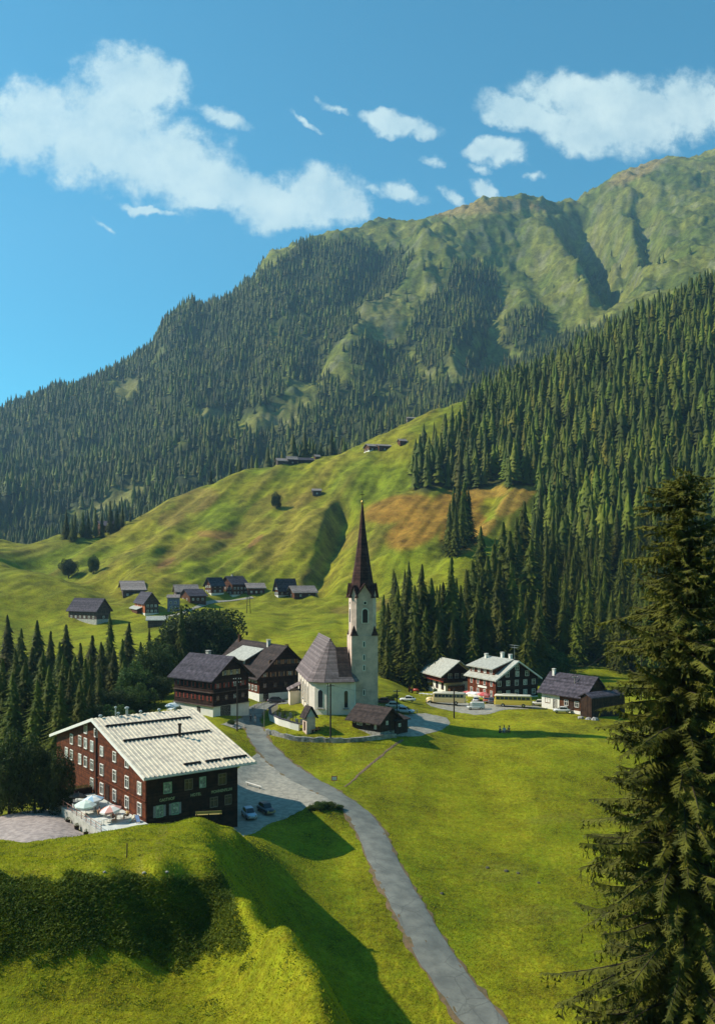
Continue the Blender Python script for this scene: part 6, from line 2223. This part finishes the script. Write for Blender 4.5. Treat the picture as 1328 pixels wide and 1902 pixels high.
p = hit(466, 1343); person('person in dark clothes walking on the road below the log house', p + Vector((0, 0, .14)), 175, (.05, .05, .06), (.04, .04, .05), pose='walk')
p = hit(474, 1345); person('person in a pale pink top and light skirt walking on the road', p + Vector((0, 0, .14)), 180, (.62, .42, .36), (.55, .48, .42), pose='walk', skirt=True)
for px, py, az, sh, lg, lab in ((928, 1361, 120, (.04, .04, .05), (.05, .05, .07), 'person in dark clothes sitting on the meadow left of two others'),
                                (936, 1360, 200, (.70, .68, .64), (.3, .26, .2), 'person in a white top sitting between two others on the meadow'),
                                (945, 1360, 240, (.42, .16, .06), (.25, .12, .06), 'person in orange brown clothes sitting at the right on the meadow')):
    p = hit(px, py); r = person(lab, p, az, sh, lg, pose='ground'); r.scale = (1.35,) * 3

# ------------------------------------------------------------------ inn terrace: floor, railing, parasols, tables, chairs
I = inn
IR = I.root


def iw(x, y, z=0.0):
    """inn-local point to world"""
    return Vector((I.p.x, I.p.y, I.p.z + z)) + I.ux * x + I.uy * y


TZ = .45
tr_ = thing('terrace', 'pale paved terrace with a low retaining wall along the gable of the wooden inn', 'terrace', iw(0, 0), I.rot)
b = MB(); b.box(-6.2, -.1, -1.2, 19, TZ - .25, TZ); b.build('paving', M['terrace'], tr_)
b = MB(); b.box(-6.55, -6.2, -1.4, 19, -4, TZ + .12); b.box(-6.2, -.3, -1.45, -1.2, -4, TZ + .1); b.build('retaining_wall', M['concrete'], tr_)
b = MB(); b.box(-6.5, -.2, 19, 19.5, -2, TZ + .9); b.build('planter', M['wood_dark'], tr_)
b = MB()
for _ in range(900):
    c = Vector((random.uniform(-6.4, -.3), 19.25 + random.uniform(-.35, .35), TZ + random.uniform(.85, 1.3))); d1 = Vector([random.uniform(-.12, .12) for _ in range(3)]); d2 = Vector([random.uniform(-.12, .12) for _ in range(3)])
    b.face([tuple(c), tuple(c + d1), tuple(c + d2)])
b.build('hedge', M['leaves'], tr_)
rl = thing('terrace_railing', 'thin rust coloured railing of posts along the outer edge of the inn terrace', 'railing', iw(-6.4, 0, TZ), I.rot)
pr_ = paint('railing_rust', (.30, .13, .09), .6)
for i in range(12):
    b = MB(); y = -1.2 + i * 1.8; b.tube([(0, y, 0), (0, y, 1.05)], .045, 6); b.build('post', pr_, rl)
for z in (.5, 1.0):
    b = MB(); b.tube([(0, -1.2, z), (0, 18.6, z)], .03, 6); b.build('rail', pr_, rl)
area('gravel_yard', [tuple(iw(-6.7, -1.0)), tuple(iw(-6.7, 20)), tuple(iw(-16, 20)), tuple(iw(-18, 6)), tuple(iw(-13, -3))], mat('gravel_pale', (.42, .34, .30), (.27, .22, .20), 1.4, bump=.03, detail=9), .1)


def parasol(label, loc, c1, c2, R=1.5, h=2.3, tilt=.1):
    root = thing('parasol', label, 'parasol', loc, random.uniform(0, 6))
    root.rotation_euler[0] = tilt
    b = MB(); b.tube([(0, 0, 0), (0, 0, h + .1)], .03, 6); b.build('pole', M['white_wood'], root)
    b = MB(); b.lathe([(.3, 0), (.28, .1), (.05, .14)], 12); b.build('base', M['concrete'], root)
    b = MB()
    n = 8
    for k in range(n):
        a0, a1 = 2 * PI * k / n, 2 * PI * (k + 1) / n
        am = (a0 + a1) / 2
        P0, P1, Pm = (R * math.cos(a0), R * math.sin(a0), h - .5), (R * math.cos(a1), R * math.sin(a1), h - .5), (R * .93 * math.cos(am), R * .93 * math.sin(am), h - .56)
        q0, q1 = (R * .5 * math.cos(a0), R * .5 * math.sin(a0), h - .14), (R * .5 * math.cos(a1), R * .5 * math.sin(a1), h - .14)
        b.face([(0, 0, h), q0, q1], k % 2)
        b.face([q0, P0, Pm, P1, q1], k % 2)
        b.face([P0, (P0[0], P0[1], P0[2] - .18), (Pm[0], Pm[1], Pm[2] - .18), Pm], k % 2)
        b.face([Pm, (Pm[0], Pm[1], Pm[2] - .18), (P1[0], P1[1], P1[2] - .18), P1], k % 2)
    b.build('canopy', [paint('canvas_%d_%d' % (int(c1[0] * 99), int(c1[2] * 99)), c1, .9), paint('canvas_%d_%d' % (int(c2[0] * 99), int(c2[2] * 99)), c2, .9)], root)
    return root


def table(label, loc, rot, colour, group=None, L=1.2, W=.75, name='garden_table'):
    r = thing(name, label, 'table', loc, rot, group)
    m = paint('furn_%d_%d_%d' % tuple(int(c * 99) for c in colour), colour, .6)
    b = MB(); b.box(-L / 2, L / 2, -W / 2, W / 2, .70, .75); b.build('tabletop', m, r)
    for sx in (-1, 1):
        for sy in (-1, 1):
            b = MB(); b.tube([(sx * (L / 2 - .05), sy * (W / 2 - .05), 0), (sx * (L / 2 - .12), sy * (W / 2 - .12), .7)], .025, 5); b.build('leg', m, r)
    return r


def chair(label, loc, rot, colour, group=None):
    r = thing('garden_chair', label, 'chair', loc, rot, group)
    m = paint('furn_%d_%d_%d' % tuple(int(c * 99) for c in colour), colour, .6)
    b = MB(); b.box(-.22, .22, -.22, .22, .42, .46); b.build('seat', m, r)
    b = MB()
    for i in range(4):
        b.box(-.24, -.21, -.2 + i * .11, -.12 + i * .11, .48, .9)
    b.box(-.25, -.2, -.22, .22, .84, .92); b.build('backrest', m, r)
    for sx in (-1, 1):
        for sy in (-1, 1):
            b = MB(); b.tube([(sx * .22, sy * .2, 0), (sx * .18, sy * .18, .43)], .02, 5); b.build('leg', m, r)
    return r


def bench(name, label, loc, rot, L, colour, group=None):
    r = thing(name, label, 'bench', loc, rot, group)
    m = paint('furn_%d_%d_%d' % tuple(int(c * 99) for c in colour), colour, .7)
    b = MB()
    for i in range(3):
        b.box(-L / 2, L / 2, -.05 + i * .15, .08 + i * .15, .42, .46)
    b.build('seat', m, r)
    b = MB()
    for i in range(2):
        b.box(-L / 2, L / 2, .42, .46, .56 + i * .18, .69 + i * .18)
    b.build('backrest', m, r)
    for sx in (-.45, 0, .45):
        b = MB(); b.box(sx * L - .05, sx * L + .05, -.05, .4, -.2, .42); b.box(sx * L - .05, sx * L + .05, .36, .42, .4, .9); b.build('leg', M['wood_dark'], r)
    return r


parasol('blue and white striped parasol on the inn terrace', iw(-3.6, 9.0, TZ), (.75, .75, .72), (.30, .46, .60), 1.5, 2.2)
parasol('red and white striped parasol on the inn terrace nearest the corner', iw(-3.3, 3.0, TZ), (.78, .72, .66), (.62, .30, .25), 1.45, 2.1, .16)
parasol('pale green parasol left of the blue and white one on the terrace', iw(-5.0, 8.2, TZ), (.55, .68, .58), (.70, .76, .68), 1.5, 1.9, -.1)
parasol('dark folded looking parasol at the far side of the terrace', iw(-4.6, 13.0, TZ), (.10, .08, .07), (.2, .14, .1), 1.3, 1.9, .2)
for x, y, lab in ((-2.2, 3.2, 'white table beside the red and white parasol'), (-4.4, 2.2, 'white table near the railing corner of the terrace'), (-3.0, 6.0, 'white table between the two striped parasols'), (-2.6, 9.6, 'white table under the blue and white parasol'), (-4.6, 11.0, 'white table beside the dark parasol')):
    table(lab, iw(x, y, TZ), I.rot + random.uniform(-.3, .3), (.7, .68, .62))
    for dx, dy, rr in ((-.95, .1, 0), (.95, -.1, PI), (.1, .75, -PI / 2)):
        q = iw(x, y, TZ) + I.ux * dx + I.uy * dy
        chair('slatted garden chair drawn up to a white table on the inn terrace', q, I.rot + rr, random.choice(((.65, .6, .5), (.5, .25, .12), (.72, .7, .66))), 'garden chairs of the inn terrace')
for x, y, c, lg, lab in ((-3.15, 3.3, (.55, .14, .08), (.2, .2, .25), 'person in a red top sitting by the red and white parasol'), (-1.25, 3.1, (.62, .45, .16), (.3, .22, .15), 'person in a yellow top sitting against the inn wall'),
                         (-3.9, 6.1, (.25, .12, .08), (.12, .1, .1), 'person in brown sitting between the striped parasols'), (-3.6, 9.7, (.7, .68, .6), (.25, .25, .3), 'person in white sitting under the blue and white parasol')):
    person(lab, iw(x, y, TZ), 53 if x < -2 else 233, c, lg, pose='sit')
person('person in a dark dress standing by the far planter of the terrace', iw(-4.2, 15.5, TZ), 150, (.16, .05, .05), (.12, .05, .05), pose='stand', skirt=True)
for x, y, s_ in ((-1.4, .1, 0), (-.9, -.5, 1)):
    r = thing('deck_chair', ('wooden deck chair on the terrace by the inn corner', 'blue canvas deck chair lying by the inn corner')[s_], 'deck chair', iw(x, y + 1, TZ), I.rot + .4 + s_)
    b = MB(); b.tube([(-.7, -.28, .05), (.6, -.28, .85)], .025, 5); b.tube([(-.7, .28, .05), (.6, .28, .85)], .025, 5); b.tube([(.5, -.28, .05), (-.2, -.28, .55)], .025, 5); b.tube([(.5, .28, .05), (-.2, .28, .55)], .025, 5); b.build('frame', M['wood_brown'], r)
    b = MB(); b.hexa([(-.55, -.25, .2), (.55, -.25, .8), (.55, .25, .8), (-.55, .25, .2), (-.55, -.25, .22), (.55, -.25, .82), (.55, .25, .82), (-.55, .25, .22)]); b.build('canvas', paint('canvas_deck%d' % s_, ((.6, .55, .42), (.2, .3, .5))[s_], .9), r)
for i, (x, y) in enumerate(((-7.0, 2.5), (-7.0, 6.0), (-7.0, 9.5))):
    r = thing('flower_tub', 'dark flower tub on the gravel below the terrace wall', 'flower tub', iw(x, y, -.6), 0, 'flower tubs below the terrace wall')
    b = MB(); b.lathe([(.25, -.4), (.34, .35), (.30, .36), (.26, .3)], 12); b.build('tub', M['wood_dark'], r)
    b = MB()
    for _ in range(120):
        c = Vector((random.gauss(0, .18), random.gauss(0, .18), .45 + random.uniform(-.1, .25))); d1 = Vector([random.uniform(-.1, .1) for _ in range(3)]); d2 = Vector([random.uniform(-.1, .1) for _ in range(3)])
        b.face([tuple(c), tuple(c + d1), tuple(c + d2)])
    b.build('plant', M['leaves'], r)
p = hit(388, 1528); q = at(388, p.y + 2.0)
bench('bench', 'long yellowish slatted bench behind the crest of the knoll before the inn', q + Vector((0, 0, .3)), PI / 2 - math.radians(80) + PI, 2.9, (.42, .30, .08))
p = hit(588, 1359); bench('bench', 'bright orange bench on the grass below the church choir', p, .5, 1.7, (.75, .20, .03))
# garden of the log house and the terraces of guest house and hotel
for px, D, lab in ((312, 186, 'white garden table at the left end of the log house'), (303, 183, 'white garden table in front of the other by the log house'), (318, 191, 'white garden table behind the others by the log house')):
    p = at(px, D); table(lab, p, random.uniform(0, 3), (.72, .74, .72), None, 2.0, 1.2)
p = at(321, 188); parasol('pale blue parasol at the left end of the log house', p, (.5, .62, .66), (.6, .68, .7), 1.6, 2.6)
for i in range(6):
    q = at(783 + i * 7, 233 + i * -.6)
    table('white table in the row along the guest house wall', q, .3, (.75, .73, .68), 'white tables along the guest house', 1.4, .9)
for px, D, c1, c2, lab in ((868, 224, (.6, .08, .08), (.7, .2, .18), 'red parasol at the left end before the tall hotel'), (877, 222, (.78, .74, .68), (.78, .74, .68), 'white parasol left of the hotel door'), (886, 220.5, (.78, .74, .68), (.7, .6, .55), 'cream parasol right of the hotel door'), (897, 219, (.6, .08, .08), (.7, .25, .2), 'red parasol near the lit corner of the hotel')):
    parasol(lab, at(px, D), c1, c2, 1.7, 2.5)

# ------------------------------------------------------------------ poles, wires, sign, stake
def pole(label, px, py, top, cross=1, m='pole', r=.15, name='utility_pole', D=None):
    p = hit(px, py) if D is None else at(px, D)
    h = (py - top) / F * p.y
    root = thing(name, label, 'pole', p, .3)
    b = MB(); b.tube([(0, 0, -.8), (0, 0, h)], [r, r * .7], 8); b.build('mast', M[m], root)
    for k in range(cross):
        z = h - .4 - k * .7
        b = MB(); b.box(-.8, .8, -.06, .06, z - .06, z + .06); a = b.build('crossarm', M[m], root)
        b = MB()
        for x in (-.7, -.3, .3, .7):
            b.lathe([(.05, z + .06), (.07, z + .14), (.04, z + .24)], 8, 0, x, 0)
        b.build('insulators', M['white_wood'], a)
    return root, Vector((p.x, p.y, p.z + h - .2))


_, w0 = pole('tall dark utility pole beside the road below the log house', 441, 1358, 1258, 2)
_, w1 = pole('tall dark utility pole at the dry-stone wall in front of the church choir', 614, 1379, 1270, 1, r=.19)
_, w2 = pole('dark utility pole behind the dark barn', 737, 1331, 1281, 1, r=.16)
_, w3 = pole('dark utility pole on the meadow edge in front of the bonneted coach', 843, 1334, 1278, 0, r=.19)
_, w4 = pole('pale utility pole in front of the low farmhouse', 1067, 1322, 1255, 1, 'pole_grey', .14)
pole('thin grey post at the churchyard wall', 491, 1352, 1306, 0, 'pole_grey', .07, 'post')
p = hit(236, 1594); root = thing('stake', 'short dark wooden stake standing in the knoll grass', 'stake', p); b = MB(); b.tube([(0, 0, -.3), (.04, 0, 1.25)], .05, 6); b.build('post', M['pole'], root)
b = MB(); b.tube([(.036, 0, 1.2), (.04, 0, 1.3)], .06, 6); b.build('cap', M['iron'], root)


def wire(label, a, c, sag, n=3):
    root = thing('power_line', label, 'power line', a)
    for k in range(n):
        o = Vector((.35 * (k - 1), 0, .1 * k))
        b = MB()
        pts = []
        for i in range(13):
            t = i / 12
            q = (c - a) * t + o
            q.z -= sag * 4 * t * (1 - t)
            pts.append(tuple(q))
        b.tube(pts, .012, 4)
        b.build('wire', M['iron'], root)


far_end = at(1190, 232); far_end.z += 21
wire('thin wires from the meadow pole to the pale pole at the farmhouse', w3, w4, 1.0)
wire('thin wires rising from the pale pole towards the wood', w4, far_end, .8)
_, we = None, None
fp = thing('utility_pole', 'far utility pole at the wood edge behind the big spruce', 'pole', at(1190, 232), 0); b = MB(); b.tube([(0, 0, -1), (0, 0, far_end.z - fp.location.z + .3)], [.16, .1], 8); b.build('mast', M['pole'], fp)
b = MB(); b.box(-.8, .8, -.06, .06, far_end.z - fp.location.z - .1, far_end.z - fp.location.z); b.build('crossarm', M['pole'], fp)
wire('thin wires between the poles of the church and the dark barn', w1, w2, .8, 2)
p = hit(462, 1139, 250)
root = thing('power_pylon', 'twin-legged wooden power pylon in the meadow below the hamlet', 'pylon', p)
for sg in (-1, 1):
    b = MB(); b.tube([(sg * .9, 0, -.5), (sg * .45, 0, 7.2)], [.17, .12], 6); b.build('leg', M['pole'], root)
b = MB(); b.box(-1.3, 1.3, -.08, .08, 6.6, 6.8); b.box(-.7, .7, -.07, .07, 3.4, 3.55); b.build('crossarm', M['pole'], root)
p = hit(621, 1456)
root = thing('road_sign', 'small white rectangular sign with a red border on the bank above the road', 'sign', p, .1)
b = MB(); b.tube([(0, 0, -.4), (0, 0, 1.3)], .04, 6); b.build('post', M['pole_grey'], root)
b = MB(); b.box(-.5, .5, -.06, -.03, .55, 1.35); b.build('border', paint('sign_red', (.5, .06, .05), .5), root)
b = MB(); b.box(-.40, .40, -.075, -.05, .65, 1.25); b.build('panel', M['white_wood'], root)
p = hit(457, 1458); q = hit(486, 1467)
root = thing('barrier_beam', 'pale timber beam on two short posts in the yard right of the inn', 'barrier', p)
d_ = q - p
b = MB(); b.tube([(0, 0, .5), (d_.x, d_.y, d_.z + .5)], .11, 6); b.build('beam', M['white_wood'], root)
for t in (.12, .88):
    b = MB(); b.tube([(d_.x * t, d_.y * t, d_.z * t - .3), (d_.x * t, d_.y * t, d_.z * t + .45)], .08, 6); b.build('post', M['pole_grey'], root)
# split-rail fences and stones
def rail_fence(label, pts, h=1.0, step=2.2):
    P3 = [hit(*q, 150) for q in pts]
    o = P3[0]
    root = thing('rail_fence', label, 'fence', o)
    fine = []
    for a, c in zip(P3[:-1], P3[1:]):
        k = max(1, round((c - a).length / step))
        fine += [a + (c - a) * i / k for i in range(k)]
    fine.append(P3[-1])
    fine = [Vector((q.x, q.y, G(q.x, q.y))) - o for q in fine]
    for q in fine:
        b = MB(); b.tube([(q.x, q.y, q.z - .3), (q.x, q.y, q.z + h)], .07, 5); b.build('post', M['pole_grey'], root)
    for z in (.45, .85):
        b = MB()
        b.tube([(q.x, q.y, q.z + z * h) for q in fine], .045, 4)
        b.build('rail', M['pole_grey'], root)


rail_fence('low pole fence along the gravel lot behind the dark barn', [(705, 1316), (745, 1321), (775, 1326)])
rail_fence('low pole fence beside the lane right of the log house', [(470, 1322), (480, 1312), (492, 1306)])
for px, py, r in ((905, 1612, .3), (940, 1618, .35), (962, 1622, .28), (820, 1660, .3), (1000, 1640, .25), (1078, 1334, .8), (1092, 1336, .7), (1104, 1337, .9), (445, 1353, .5), (433, 1350, .6), (455, 1352, .4), (310, 1620, .18), (268, 1622, .2), (195, 1620, .15)):
    p = hit(px, py)
    b = MB()
    rr = random.Random(px)
    for j in range(5):
        pass
    lv = []
    for z, k in ((-.4, .8), (0, 1), (.35, .85), (.6, .4)):
        lv.append([(r * k * math.cos(2 * PI * i / 8) * rr.uniform(.8, 1.2), r * k * math.sin(2 * PI * i / 8) * rr.uniform(.8, 1.2), r * z * rr.uniform(.8, 1.2)) for i in range(8)])
    b.ring(lv)
    o = b.build('boulder', M['rock'] if py < 1400 or px < 400 else paint('weed_lump_dark', (.07, .065, .04), .9), None, p)  # dark ones stand in for weed clumps, knoll ones for white flowers
    near_ = 'grey boulder in the row of stones before the boarded shed' if px > 1070 else 'grey stone beside the lane below the log house' if py < 1400 else 'small stone shape standing in for white flowers in the knoll grass' if px < 400 else 'small dark stone shape standing in for a weed clump in the open meadow'
    tag(o, near_, 'boulder', 'stones of ' + ('the boarded shed' if px > 1070 else 'the lane' if py < 1400 else 'the knoll standing in for flowers' if px < 400 else 'the meadow standing in for weeds'))

# ------------------------------------------------------------------ the air
zmin, zmax = float(GZ.min()) - 1, float(GZ.max()) + 40
zmin = min(zmin, float(bz.min()) - 1)
zmax = max(zmax, float(bz.max()) + 10)
b = MB(); b.box(-4300, 4300, -1000, 4300, zmin - 1, zmax)
hz_ = b.build('haze', [])
hm = bpy.data.materials.new('haze_air')
hm.use_nodes = True
N = NT(hm.node_tree)
out = N.n('ShaderNodeOutputMaterial')
pv = N.n('ShaderNodeVolumePrincipled')
pv.inputs['Color'].default_value = (0.42, 0.72, 1.0, 1)
pv.inputs['Density'].default_value = 0.00009
pv.inputs['Anisotropy'].default_value = 0.2
N.l(pv.outputs[0], out.inputs['Volume'])
hz_.data.materials.append(hm)
tag(hz_, 'thin blue air between the village and the mountain', 'haze', None, 'stuff')
